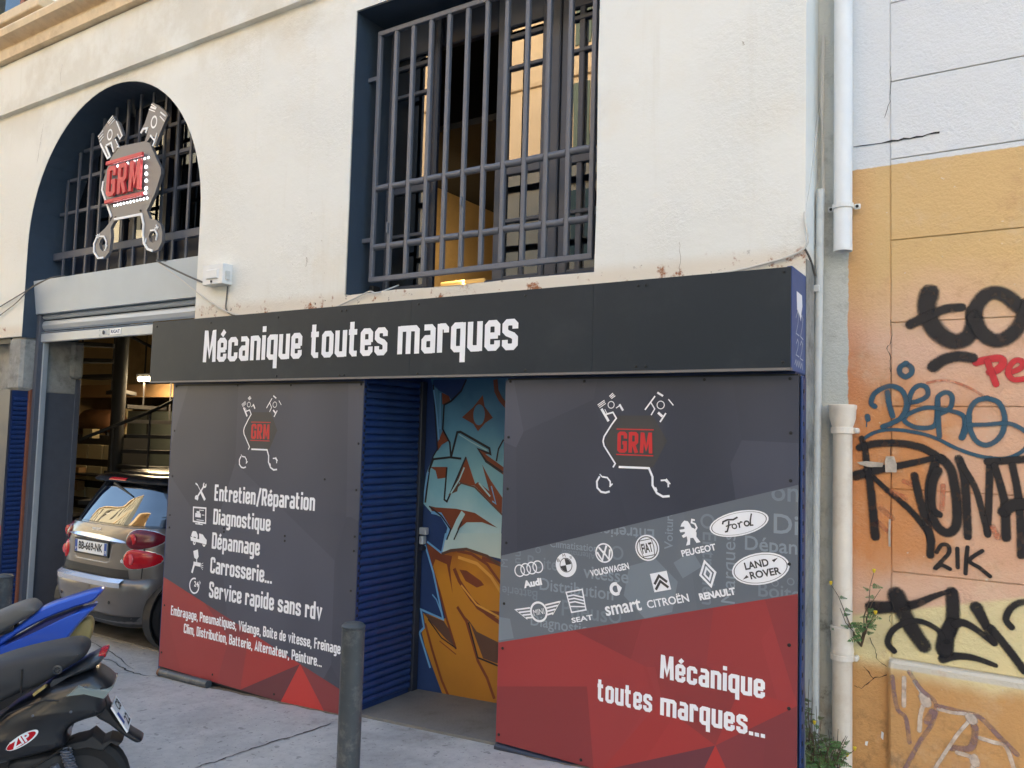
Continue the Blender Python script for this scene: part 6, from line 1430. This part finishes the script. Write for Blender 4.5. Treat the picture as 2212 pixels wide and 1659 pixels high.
# ---------------------------------------------------------------- two-wheelers parked nose to the road
def inset(poly, d):
    n = len(poly); area = sum(poly[i][0]*poly[(i+1) % n][1]-poly[(i+1) % n][0]*poly[i][1] for i in range(n)); sg_ = 1 if area > 0 else -1; out = []
    for i in range(n):
        a, b_, c = Vector(poly[i-1]), Vector(poly[i]), Vector(poly[(i+1) % n])
        t = ((b_-a).normalized()+(c-b_).normalized()); t = t.normalized() if t.length > 1e-6 else (c-b_).normalized()
        out.append((b_.x-sg_*t.y*d, b_.y+sg_*t.x*d))
    return out
def densify(poly, n=4):
    """round the traced outline off with a closed spline"""
    out = []; m = len(poly)
    for i in range(m):
        p0, p1, p2, p3 = poly[i-1], poly[i], poly[(i+1) % m], poly[(i+2) % m]
        for k in range(n):
            t = k/n; out.append(tuple(.5*(2*p1[a]+(p2[a]-p0[a])*t*.8+(2*p0[a]-5*p1[a]+4*p2[a]-p3[a])*t*t*.8+(3*p1[a]-p0[a]-3*p2[a]+p3[a])*t**3*.8)*1.0+(.2*(p1[a]*(1-t)+p2[a]*t)-.2*p1[a]) for a in (0, 1)))
    return out
def catmull(poly, n=4):
    out = []; m = len(poly)
    for i in range(m):
        p0, p1, p2, p3 = poly[i-1], poly[i], poly[(i+1) % m], poly[(i+2) % m]
        for k in range(n):
            t = k/n; out.append(tuple(.5*(2*p1[a]+(p2[a]-p0[a])*t+(2*p0[a]-5*p1[a]+4*p2[a]-p3[a])*t*t+(3*p1[a]-p0[a]-3*p2[a]+p3[a])*t**3) for a in (0, 1)))
    return out
def puff(poly, w, d, yc=0., smooth_n=3):
    """pillowed solid: side outline swelling to half width w, edges rolled in by d"""
    P = catmull(poly, smooth_n) if smooth_n else poly
    mb = MB()
    if sum(P[i][0]*P[(i+1) % len(P)][1]-P[(i+1) % len(P)][0]*P[i][1] for i in range(len(P))) < 0: P = P[::-1]
    lay = [(d, 1.0), (d*.45, .9), (d*.12, .66), (0, .3), (0, -.3), (d*.12, -.66), (d*.45, -.9), (d, -1.0)]
    rs_ = [[(x, yc-w*k, z) for x, z in inset(P, q)] for q, k in lay]
    n = len(P); k0 = len(mb.v)
    for r in rs_: mb.v += r
    for i in range(len(rs_)-1):
        for j in range(n): a = k0+i*n+j; b_ = k0+i*n+(j+1) % n; mb.f.append((a, b_, b_+n, a+n)[::-1])
    for li, flip in ((0, False), (len(rs_)-1, True)):
        pl_ = [(p[0], p[2]) for p in rs_[li]]
        for a, b_, c in tessellate_polygon([[Vector((x, z, 0)) for x, z in pl_]]):
            up = (pl_[b_][0]-pl_[a][0])*(pl_[c][1]-pl_[a][1])-(pl_[b_][1]-pl_[a][1])*(pl_[c][0]-pl_[a][0]) > 0
            q = (a, b_, c) if up != flip else (a, c, b_); mb.f.append(tuple(k0+li*n+i for i in q))
    mb.smooth = True
    return mb
def tyre(parent, xc, zc, r, w, rim_m='car_trim', name='wheel'):
    t = MB(); prof = [(r*.66,-w*.8), (r*.86,-w), (r*.97,-w*.7), (r,-w*.2), (r,w*.2), (r*.97,w*.7), (r*.86,w), (r*.66,w*.8)]
    def rg(q, y_): return [(xc+q*math.cos(a*2*math.pi/32), y_, zc+q*math.sin(a*2*math.pi/32)) for a in range(32)]
    t.rings([rg(a, b_) for a, b_ in prof], cap=False); t.smooth = True; o = t.build(name, 'rubber', parent)
    MB().rings([rg(a, b_) for a, b_ in ((r*.66,-w*.75), (r*.6,-w*.7), (r*.55,-w*.3), (r*.15,-w*.4), (r*.15,w*.4), (r*.55,w*.3), (r*.6,w*.7), (r*.66,w*.75))]).build('rim', rim_m, o)
    return o
mat('scooter_black', srgb(24, 26, 31), .34, vary=.08, vscale=10, coat=.35)
mat('seat_black', srgb(46, 47, 51), .62, vary=.06, vscale=20, bump=.1, bscale=300, bdist=.001)
mat('scooter_panel', srgb(52, 56, 62), .35, coat=.3)
mat('smoke_lens', srgb(128, 138, 136), .15, coat=.6)
mat('moto_blue', srgb(44, 84, 184), .32, vary=.05, vscale=6, coat=.5)
mat('moto_indigo', srgb(38, 42, 92), .45)
mat('moto_seat', srgb(94, 92, 90), .6, vary=.06, vscale=15)
mat('olive', srgb(150, 132, 82), .5, vary=.1)
TA = math.atan2(.8, .6)
SP = (-3.75, -1.89)
sc = thing('scooter', 'black scooter in the left foreground with a red tail light and dark seat', 'scooter', (SP[0], SP[1], 0), TA, local=True)
gs = ground_z(SP[0])
body_p = [(-0.487,0.615), (-0.332,0.636), (-0.265,0.661), (-0.212,0.704), (-0.13,0.752), (-0.066,0.795), (0.02,0.818), (0.107,0.841), (0.153,0.821), (0.195,0.78), (0.189,0.756), (0.166,0.714), (0.169,0.671), (0.153,0.645), (0.099,0.631), (0.046,0.612), (0.019,0.577), (0.022,0.529), (-0.03,0.507), (-0.115,0.49), (-0.23,0.471), (-0.475,0.427)]
puff(body_p, .14, .045).build('body', 'scooter_black', sc)
seat_p = [(-0.545,0.839), (-0.369,0.878), (-0.28,0.913), (-0.174,0.943), (-0.056,0.965), (0.031,0.974), (0.071,0.957), (0.081,0.927), (0.057,0.893), (-0.011,0.852), (-0.062,0.816), (-0.113,0.788), (-0.16,0.775), (-0.232,0.742), (-0.313,0.707), (-0.534,0.671)]
seat = puff(seat_p, .125, .035).build('seat', 'seat_black', sc)
q = [(-0.176,0.933), (-0.166,0.884), (-0.165,0.831), (-0.164,0.778)]; MB().tube([(x, -.127, z) for x, z in q[1:]]+[(q[-1][0], -.10, q[-1][1])], .004, 6).build('seam', 'black', seat)
q = [(-0.029,0.872)][0]
MB().rings([[(q[0]+r*math.cos(a*math.pi/9), -.118-d, q[1]+r*math.sin(a*math.pi/9)) for a in range(18)] for r, d in ((.020,0), (.020,.012), (.014,.013), (.012,.006), (.006,.006), (.004,.016))]).build('strap_bolt', 'scooter_panel', seat)
tf = [(-0.071,0.797), (-0.029,0.827), (0.032,0.865), (0.089,0.899), (0.128,0.916), (0.155,0.919), (0.159,0.905), (0.135,0.871), (0.107,0.849), (0.03,0.822)]
puff(tf, .10, .02).build('tail_fairing', 'scooter_panel', sc)
tl_ = [(0.127,0.917), (0.159,0.923), (0.157,0.9), (0.123,0.898)]; puff(tl_, .085, .005, smooth_n=0).build('tail_light', 'lamp_red', sc)
tn = [(-0.015,0.743), (0.039,0.792), (0.106,0.776), (0.181,0.759), (0.149,0.713), (0.064,0.739)]; puff([(x+.02, z+.012) for x, z in tn], .149, .012, smooth_n=0).build('indicator_lens', 'smoke_lens', sc)
rp = [(-0.117,0.78), (-0.072,0.814), (-0.066,0.805), (-0.11,0.771)]; MB().plate(rp, -.152, -.12).build('side_reflector', 'olive', sc)
mg = [(0.116,0.681), (0.164,0.709), (0.181,0.669), (0.26,0.562), (0.324,0.512), (0.331,0.498), (0.32,0.49), (0.297,0.494), (0.244,0.533), (0.181,0.588), (0.129,0.625)]
puff(mg, .06, .012).build('rear_mudguard', 'scooter_black', sc)
pq = [(0.185,0.668), (0.259,0.549)]
(px0, pz0), (px1, pz1) = pq
mb = MB(); mb.add([(px0+.012,-.085,pz0+.01), (px1+.012,-.085,pz1+.01), (px1+.012,.085,pz1+.01), (px0+.012,.085,pz0+.01), (px0+.006,-.085,pz0+.004), (px1+.006,-.085,pz1+.004), (px1+.006,.085,pz1+.004), (px0+.006,.085,pz0+.004)], [(3,2,1,0), (4,5,6,7), (0,1,5,4), (2,3,7,6), (1,2,6,5), (3,0,4,7)])
pt2 = mb.build('number_plate', 'plate_white', sc)
mb = MB()
def on_plate(a, b_, lift=.0135): x = px0+(px1-px0)*b_; z = pz0+(pz1-pz0)*b_; return (x+lift, -.085+.17*a, z+.0105)
for a0, a1, b0, b1, m_ in ((.02,.22,.30,.72,'eu_blue'),):
    MB().add([on_plate(a0,b0), on_plate(a0,b1), on_plate(a1,b1), on_plate(a1,b0)], [(0,1,2,3)]).build('plate_band', m_, pt2)
for s_, bc in (('C8', .2), ('22', .76)):
    v_, f_ = font_mesh(s_, .02); x0 = min(p[0] for p in v_); x1 = max(p[0] for p in v_); z0 = min(p[1] for p in v_); z1 = max(p[1] for p in v_)
    MB().add([on_plate(.36+.5*(p[0]-x0)/(x1-x0), bc+.16-.32*(p[1]-z0)/(z1-z0), .0142) for p in v_], f_).build('plate_number', 'plate_black', pt2)
fd = [(0.017,0.518), (0.051,0.531), (0.094,0.537), (0.123,0.556), (0.165,0.514), (0.194,0.527), (0.248,0.506), (0.231,0.486), (0.2,0.505), (0.167,0.472), (0.107,0.493), (0.053,0.488)]
puff(fd, .07, .008, smooth_n=0).build('inner_fender', 'car_trim', sc)
tyre(sc, .075, gs+.21, .21, .055)
tyre(sc, -1.17, gs+.21, .21, .05, name='wheel')
eb = [(-0.207,0.468), (-0.091,0.487), (0.01,0.487), (0.057,0.418), (0.078,0.31), (-0.008,0.294), (-0.2,0.343)]; puff(eb, .08, .02).build('engine', 'car_trim', sc)
q = [(0.018,0.513), (0.03,0.475), (0.044,0.436), (0.059,0.392)]; 
spg = []
for i in range(60): t = i/59; a = i*1.1; spg.append((q[0][0]+(q[-1][0]-q[0][0])*t+.022*math.cos(a), -.10+.022*math.sin(a), q[0][1]+(q[-1][1]-q[0][1])*t))
MB().tube(spg, .005, 5).build('spring', 'frame_grey', sc)
ex = [(-0.022,0.448), (-0.006,0.415), (0.035,0.378)]; MB().tube([(x,-.11,z) for x, z in ex], .02, 8).build('kick_arm', 'frame_grey', sc)
q = [(-0.395,0.56), (-0.263,0.64), (-0.211,0.698), (-0.138,0.729), (-0.068,0.747), (-0.014,0.74)]; MB().tube([(x, -.1435, z) for x, z in q], .0035, 6).build('panel_seam', 'black', sc)
q = [(0.008,0.519), (-0.043,0.482), (-0.112,0.442), (-0.181,0.424)]; MB().tube([(x, -.105, z) for x, z in q], .006, 6).build('brake_cable', 'black', sc)
for q in [(0.037,0.687), (-0.112,0.684), (-0.203,0.551), (0.09,0.791)]: MB().rings([[(q[0]+r*math.cos(a*math.pi/5), -.139-d, q[1]+r*math.sin(a*math.pi/5)) for a in range(10)] for r, d in ((.006,0), (.006,.004), (.003,.005))]).build('body_screw', 'frame_grey', sc)
# front half, out of the picture on the left
puff([(-.45,.40), (-.5,.30), (-1.0,.28), (-1.12,.45), (-1.10,1.0), (-1.02,1.02), (-.98,.55), (-.9,.40)], .15, .03).build('leg_shield', 'scooter_black', sc)
mb = MB().tube([(-1.17,.0,gs+.21), (-1.05,0,.95), (-1.03,0,1.05)], .03, 8).tube([(-1.0,-.33,1.08), (-1.03,-.15,1.06), (-1.03,.15,1.06), (-1.0,.33,1.08)], .016, 8); mb.build('handlebar', 'car_trim', sc)
MB().tube([(-.35,.10,.35), (-.33,.20,gs+.01)], .012, 6).build('side_stand', 'frame_grey', sc)
# side sticker with the model name
zc_ = [(-0.144,0.585)][0]; YS = -.1475; an = R(31)
st_ = MB().disc(zc_[0], zc_[1], .068, YS, 26, .024, tilt=an).build('sticker', 'plate_white', sc)
MB().disc(zc_[0]-.004, zc_[1]-.002, .062, YS-.001, 26, .019, tilt=an).build('sticker_field', 'lamp_red', st_)
mb = MB(); v_, f_ = font_mesh('ZIP', .03); x0 = min(p[0] for p in v_); x1 = max(p[0] for p in v_); z1 = max(p[1] for p in v_)
mb.add([(zc_[0]-.008+((p[0]-x0)/(x1-x0)-.5)*.08*math.cos(an)-((p[1]/z1)-.5)*.034*math.sin(an), YS-.002, zc_[1]-.001+((p[0]-x0)/(x1-x0)-.5)*.08*math.sin(an)+((p[1]/z1)-.5)*.034*math.cos(an)) for p in v_], f_); mb.build('sticker_name', 'plate_white', st_)

MP = (-4.46, -1.40); gm = ground_z(MP[0])
mo = thing('motorcycle', 'blue motorcycle tail with grey seat parked behind the black scooter', 'motorcycle', (MP[0], MP[1], 0), TA, local=True)
b1 = [(-0.581,0.711), (-0.422,0.81), (-0.341,0.863), (-0.239,0.95), (-0.183,0.981), (-0.08,1.015), (0.014,1.044), (0.07,1.05), (0.067,1.032), (0.023,0.984), (-0.064,0.955), (-0.201,0.9), (-0.312,0.839), (-0.387,0.783), (-0.578,0.661)]
puff(b1, .07, .014).build('tail_fairing', 'moto_blue', mo)
b2 = [(-0.578,0.673), (-0.403,0.774), (-0.255,0.842), (-0.086,0.927), (0.03,0.959), (0.031,0.944), (-0.036,0.863), (-0.11,0.769), (-0.232,0.738), (-0.36,0.708), (-0.576,0.636)]
puff(b2, .085, .014).build('side_fairing', 'moto_blue', mo)
b3 = [(-0.552,0.678), (-0.387,0.78), (-0.201,0.891), (-0.029,0.954), (-0.086,0.911), (-0.254,0.829), (-0.419,0.75)]; puff(b3, .078, .006, smooth_n=0).build('fairing_gap', 'moto_indigo', mo)
b4 = [(-0.753,0.907), (-0.485,0.931), (-0.431,0.948), (-0.349,0.984), (-0.279,0.999), (-0.237,0.966), (-0.246,0.938), (-0.342,0.879), (-0.423,0.826), (-0.529,0.757), (-0.738,0.672)]; puff(b4, .10, .025).build('seat', 'moto_seat', mo)
b5 = [(-0.102,0.782), (-0.047,0.857), (-0.001,0.884), (0.022,0.866), (0.028,0.833), (0.017,0.768), (0.003,0.746), (-0.053,0.753)]; puff(b5, .05, .012, yc=.05).build('plate_holder', 'olive', mo)
lt = [(-0.36,0.694)][0]
mb = MB(); v_, f_ = font_mesh('.IRi.', .01); x0 = min(p[0] for p in v_); x1 = max(p[0] for p in v_); z1 = max(p[1] for p in v_); an = R(28)
mb.add([(lt[0]+((p[0]-x0)/(x1-x0)-.5)*.10*math.cos(an)-((p[1]/z1)-.5)*.035*math.sin(an), -.0875, lt[1]+.02+((p[0]-x0)/(x1-x0)-.5)*.10*math.sin(an)+((p[1]/z1)-.5)*.035*math.cos(an)) for p in v_], f_); mb.build('lettering', 'plate_white', mo)
tyre(mo, -.33, gm+.30, .30, .06); tyre(mo, -1.62, gm+.31, .31, .05, name='wheel')
mb = MB().tube([(-.33,-.10,gm+.30), (-.8,-.09,gm+.35), (-.8,-.06,.75), (-.35,-.05,.86)], .02, 8).tube([(-.33,.10,gm+.30), (-.8,.09,gm+.35), (-.8,.06,.75), (-.35,.05,.86)], .02, 8).tube([(-1.62,-.09,gm+.31), (-1.35,-.09,1.0)], .024, 8).tube([(-1.62,.09,gm+.31), (-1.35,.09,1.0)], .024, 8).tube([(-1.35,0,.95), (-.8,0,.72)], .03, 8)
mb.build('frame', 'car_trim', mo)
puff([(-.72,.82), (-1.25,.80), (-1.3,.98), (-1.05,1.06), (-.78,.98)], .12, .04).build('fuel_tank', 'moto_blue', mo)
puff([(-.65,.75), (-1.15,.75), (-1.2,.42), (-.7,.38)], .12, .03).build('engine', 'car_trim', mo)
MB().tube([(-1.25,-.36,1.08), (-1.32,-.15,1.05), (-1.32,.15,1.05), (-1.25,.36,1.08)], .014, 8).build('handlebar', 'car_trim', mo)
MB().tube([(-.75,-.13,.5), (-.68,-.24,gm+.01)], .012, 6).build('side_stand', 'frame_grey', mo)

# ---------------------------------------------------------------- inside the workshop
mat('stair_steel', srgb(36, 36, 38), .65, vary=.1)
mat('drawer_cream', srgb(206, 190, 150), .6, vary=.05)
mat('carton', srgb(168, 132, 92), .8, vary=.1)
mat('tank_brown', srgb(120, 84, 58), .45, vary=.15, vscale=8)
mat('grey_green', srgb(74, 80, 76), .6, vary=.12, vscale=3)
glow('tube_glow', (1, .80, .48), 9.0)
glow('strip_glow', (1, .66, .24), .07)
YI = 2.2
ss = thing('spiral_staircase', 'dark steel spiral staircase seen through the garage entrance', 'staircase', ([(-10.225,1.995)][0][0], YI, 0))
px_ = [(-10.225,1.995)][0][0]
mb = MB().tube([(px_, YI, 0), (px_, YI, 4.2)], .088, 16); mb.smooth = True; mb.build('pole', 'stair_steel', ss)
def tread(ang, z, ln=.95):
    c, s_ = math.cos(ang), math.sin(ang); mb = MB(); v = []
    for (d, w) in ((.10,.07), (ln,.20)):
        for sg_ in (-1, 1): v.append((px_+c*d-s_*w*sg_, YI+s_*d+c*w*sg_))
    mb.rings([[(x, y, z+dz) for x, y in (v[0], v[2], v[3], v[1])] for dz in (-.05, 0)]); mb.build('tread', 'stair_steel', ss)
for i in range(15): tread(R(-150+27*i), .25+i*.2)
for i in range(4, 15, 1):
    a = R(-150+27*i+8); MB().tube([(px_+.9*math.cos(a), YI+.9*math.sin(a), .25+i*.2), (px_+.9*math.cos(a), YI+.9*math.sin(a), 1.15+i*.2)], .013, 6).build('baluster', 'stair_steel', ss)
MB().tube([(px_+.9*math.cos(R(-150+27*(k/3)+8)), YI+.9*math.sin(R(-150+27*(k/3)+8)), 1.15+(k/3)*.2) for k in range(0, 46)], .022, 8).build('handrail', 'stair_steel', ss)

cb = thing('tool_cabinet', 'cream drawer cabinet behind the spiral staircase', 'cabinet', (-11.5, 3.1, 0))
cx0, cx1 = [(-12.723,1.491)][0][0], [(-11.658,1.529)][0][0]
MB().box(cx0-.4, cx1+.2, 3.02, 3.5, .02, 1.80).build('carcass', 'stair_steel', cb)
for r in range(5):
    for c in range(4):
        w_ = (cx1+.2-cx0+.4)/4; x = cx0-.4+c*w_; MB().bbox(x+.015, x+w_-.015, 2.995, 3.019, .12+r*.33, .12+r*.33+.22, .006).build('drawer', 'drawer_cream', cb)
for k, p in enumerate([(-12.088,1.829), (-12.394,1.233), (-12.414,1.026)]):
    o = thing('carton', ['pale carton on top of the cream drawer cabinet', 'brown carton standing left of the staircase foot', 'small carton low beside the grey jamb lining'][k], 'box', (p[0], 2.9, p[1]-.07))
    MB().bbox(p[0]-.13, p[0]+.13, 2.86, 2.98, p[1]-.07, p[1]+.07, .004).build('box', ('drawer_cream', 'carton', 'carton')[k], o)
    MB().box(p[0]-.02, p[0]+.02, 2.858, 2.8595, p[1]-.068, p[1]+.068).build('tape', 'drawer_cream', o)
sh_ = thing('wall_shelf', 'dark shelf rack holding cartons behind the staircase', 'shelf', (-12, 2.9, 0))
for z in (.55, .82, 1.2): MB().box(-13.4, -9.2, 2.75, 2.99, z, z+.025).build('shelf_board', 'stair_steel', sh_)
for x in (-13.3, -11.4, -9.3): MB().box(x, x+.05, 2.75, 2.99, 0, 1.3).build('upright', 'stair_steel', sh_)
ta = [(-12.431,2.023)][0]
tk = thing('compressor_tank', 'brown compressor tank lying above the drawer cabinet', 'tank', (ta[0], 3.3, ta[1]-.2))
mb = MB().rings([[(ta[0]+x, 3.3+r*math.cos(q*math.pi/10), ta[1]+r*math.sin(q*math.pi/10)) for q in range(20)] for x, r in ((-.5,.05), (-.47,.14), (-.4,.19), (.35,.19), (.42,.14), (.45,.05))]); mb.smooth = True; mb.build('vessel', 'tank_brown', tk)
MB().box(ta[0]-.35, ta[0]-.3, 3.2, 3.4, ta[1]-.3, ta[1]-.15).box(ta[0]+.25, ta[0]+.3, 3.2, 3.4, ta[1]-.3, ta[1]-.15).build('cradle', 'stair_steel', tk)
# partition with pinned boards on the right, and a steel beam carrying the lamps
pb = [(-12.255,2.238), (-10.855,2.245), (-12.16,1.295)]
pn = thing('partition', 'grey-green partition behind the car at the right of the entrance', 'partition', (pb[0][0], 3.6, 0))
MB().box(pb[0][0], -5.6, 3.6, 3.66, 0, 2.2).build('board', 'grey_green', pn)
MB().box(pb[0][0]+.55, pb[0][0]+.58, 3.585, 3.5995, .9, 2.2).build('seam', 'black', pn)
MB().box(pb[0][0]-.06, pb[0][0]-.001, 3.57, 3.68, 0, 2.25).build('post', 'drawer_cream', pn)
bmz = [(-13.212,2.604), (-13.19,2.407)]
MB().box(-13.45, -5.6, 3.3, 3.5, bmz[1][1], bmz[0][1]).build('beam', 'carton')
bpy.data.objects['beam']['label'] = 'brown timber beam across the workshop under the tan wall'; bpy.data.objects['beam']['category'] = 'beam'
lpz = [(-10.859,2.62), (-9.889,2.607)]
lmp = thing('tube_lamp', 'bright warm tube lamp hanging in the workshop beside the fascia beam', 'lamp', (lpz[0][0]+.3, 2.9, lpz[0][1]))
z_ = lpz[0][1]
MB().bbox(lpz[0][0]-.05, lpz[1][0]+.5, 2.86, 2.94, z_+.05, z_+.10, .006).build('housing', 'sign_white', lmp)
mb = MB().tube([(lpz[0][0], 2.88, z_+.02), (lpz[1][0]+.45, 2.88, z_+.02)], .03, 10); mb.build('tube', 'tube_glow', lmp)
MB().tube([(lpz[0][0]+.1, 2.9, z_+.10), (lpz[0][0]+.1, 2.9, 5.9)], .005, 5).build('cord', 'black', lmp)
ld = bpy.data.lights.new('lamp_light', 'AREA'); ld.shape = 'RECTANGLE'; ld.size = 1.3; ld.size_y = .1; ld.energy = 8; ld.color = (1, .72, .40)
lo = bpy.data.objects.new('lamp_light', ld); COL.objects.link(lo); lo.parent = lmp; lo.location = (.35, -.02, -.03)

# second lamp low in the room behind the barred window, glimpsed through the gap under the grille
wl2 = [(-4.315,3.308), (-3.86,3.27)]
lm2 = thing('tube_lamp', 'yellow strip lamp glimpsed low in the room behind the barred window', 'lamp', (wl2[0][0], 1.5, wl2[0][1]))
MB().bbox(wl2[0][0]-.1, wl2[1][0]+.1, 1.5, 1.56, wl2[0][1]-.09, wl2[0][1]-.05, .004).build('housing', 'sign_white', lm2)
MB().tube([(wl2[0][0], 1.52, wl2[0][1]-.03), (wl2[1][0], 1.52, wl2[0][1]-.03)], .018, 8).build('tube', 'strip_glow', lm2)
ld2 = bpy.data.lights.new('strip_fill_light', 'AREA'); ld2.shape = 'RECTANGLE'; ld2.size = .5; ld2.size_y = .06; ld2.energy = 3.5; ld2.color = (1, .72, .36)
lo2 = bpy.data.objects.new('strip_fill_light', ld2); COL.objects.link(lo2); lo2.parent = lm2; lo2.location = (.25, .03, 0); lo2.rotation_euler = (0, R(90), 0)

# ---------------------------------------------------------------- houses across the street
def house(name, label, x0, x1, y0, depth, h, m, cols, floors, shutter=True):
    t = thing(name, label, 'building', ((x0+x1)/2, y0, ground_z((x0+x1)/2)))
    fh = h/floors; cw_ = (x1-x0)/cols; holes = []
    for f in range(floors):
        for c in range(cols):
            a = x0+cw_*(c+.5)-.55; z = f*fh+.9+(0 if f else -.7); holes.append([(a,z), (a+1.1,z), (a+1.1,z+1.9), (a,z+1.9)])
    MB().plate([(x0,-.6), (x1,-.6), (x1,h), (x0,h)], y0, y0-.3, holes=holes).build('wall', m, t)
    MB().box(x0, x1, y0-depth, y0-depth+.2, -.6, h).box(x0, x0+.2, y0-depth+.2, y0-.3, -.6, h).box(x1-.2, x1, y0-depth+.2, y0-.3, -.6, h).build('side_wall', m, t)
    MB().box(x0-.2, x1+.2, y0-depth-.2, y0+.35, h, h+.3).build('roof', 'stone_trim', t)
    for f in range(1, floors): MB().box(x0, x1, y0+.001, y0+.1, f*fh-.06, f*fh+.08).build('string_course', 'stone_trim', t)
    wm = sm = None
    for hq in holes:
        cx, z = hq[0][0]+.55, hq[0][1]
        if wm is None:
            q = MB(); q.box(-.55, .55, -.22, -.2, 0, 1.9).build; wm = q.build('window', 'dark_pane', t, base=(0,0,0)); b0 = BASES[t.name]['_base']; wm.location = (cx-b0[0], 0, z-b0[2])
            q = MB().box(-.05,.05,-.2,-.15,0,1.9).box(-.55,.55,-.2,-.15,1.2,1.27).build('window_frame', 'white_paint', t, base=(0,0,0)); q.location = wm.location; fm = q
            if shutter: sm = MB().box(-1.1,-.56,.002,.05,-.02,1.92).box(.56,1.1,.002,.05,-.02,1.92).build('shutter_pair', 'shutter_green', t, base=(0,0,0)); sm.location = wm.location
        else:
            share('window', wm.data, t, (cx, y0, z)); share('window_frame', fm.data, t, (cx, y0, z))
            if sm: share('shutter_pair', sm.data, t, (cx, y0, z))
    return t
house('apartment_house', 'cream house across the street with grey-green shutters', -26, -7.5, -14.6, 11, 15.5, 'opposite_render', 4, 5)
house('apartment_house', 'tall grey apartment block far down the opposite side', -62, -32, -15.5, 14, 23, 'opposite_grey', 11, 7, False)
house('apartment_house', 'white house across the street behind the viewer', -6.8, 12, -14.6, 11, 13.5, 'opposite_white', 6, 4)
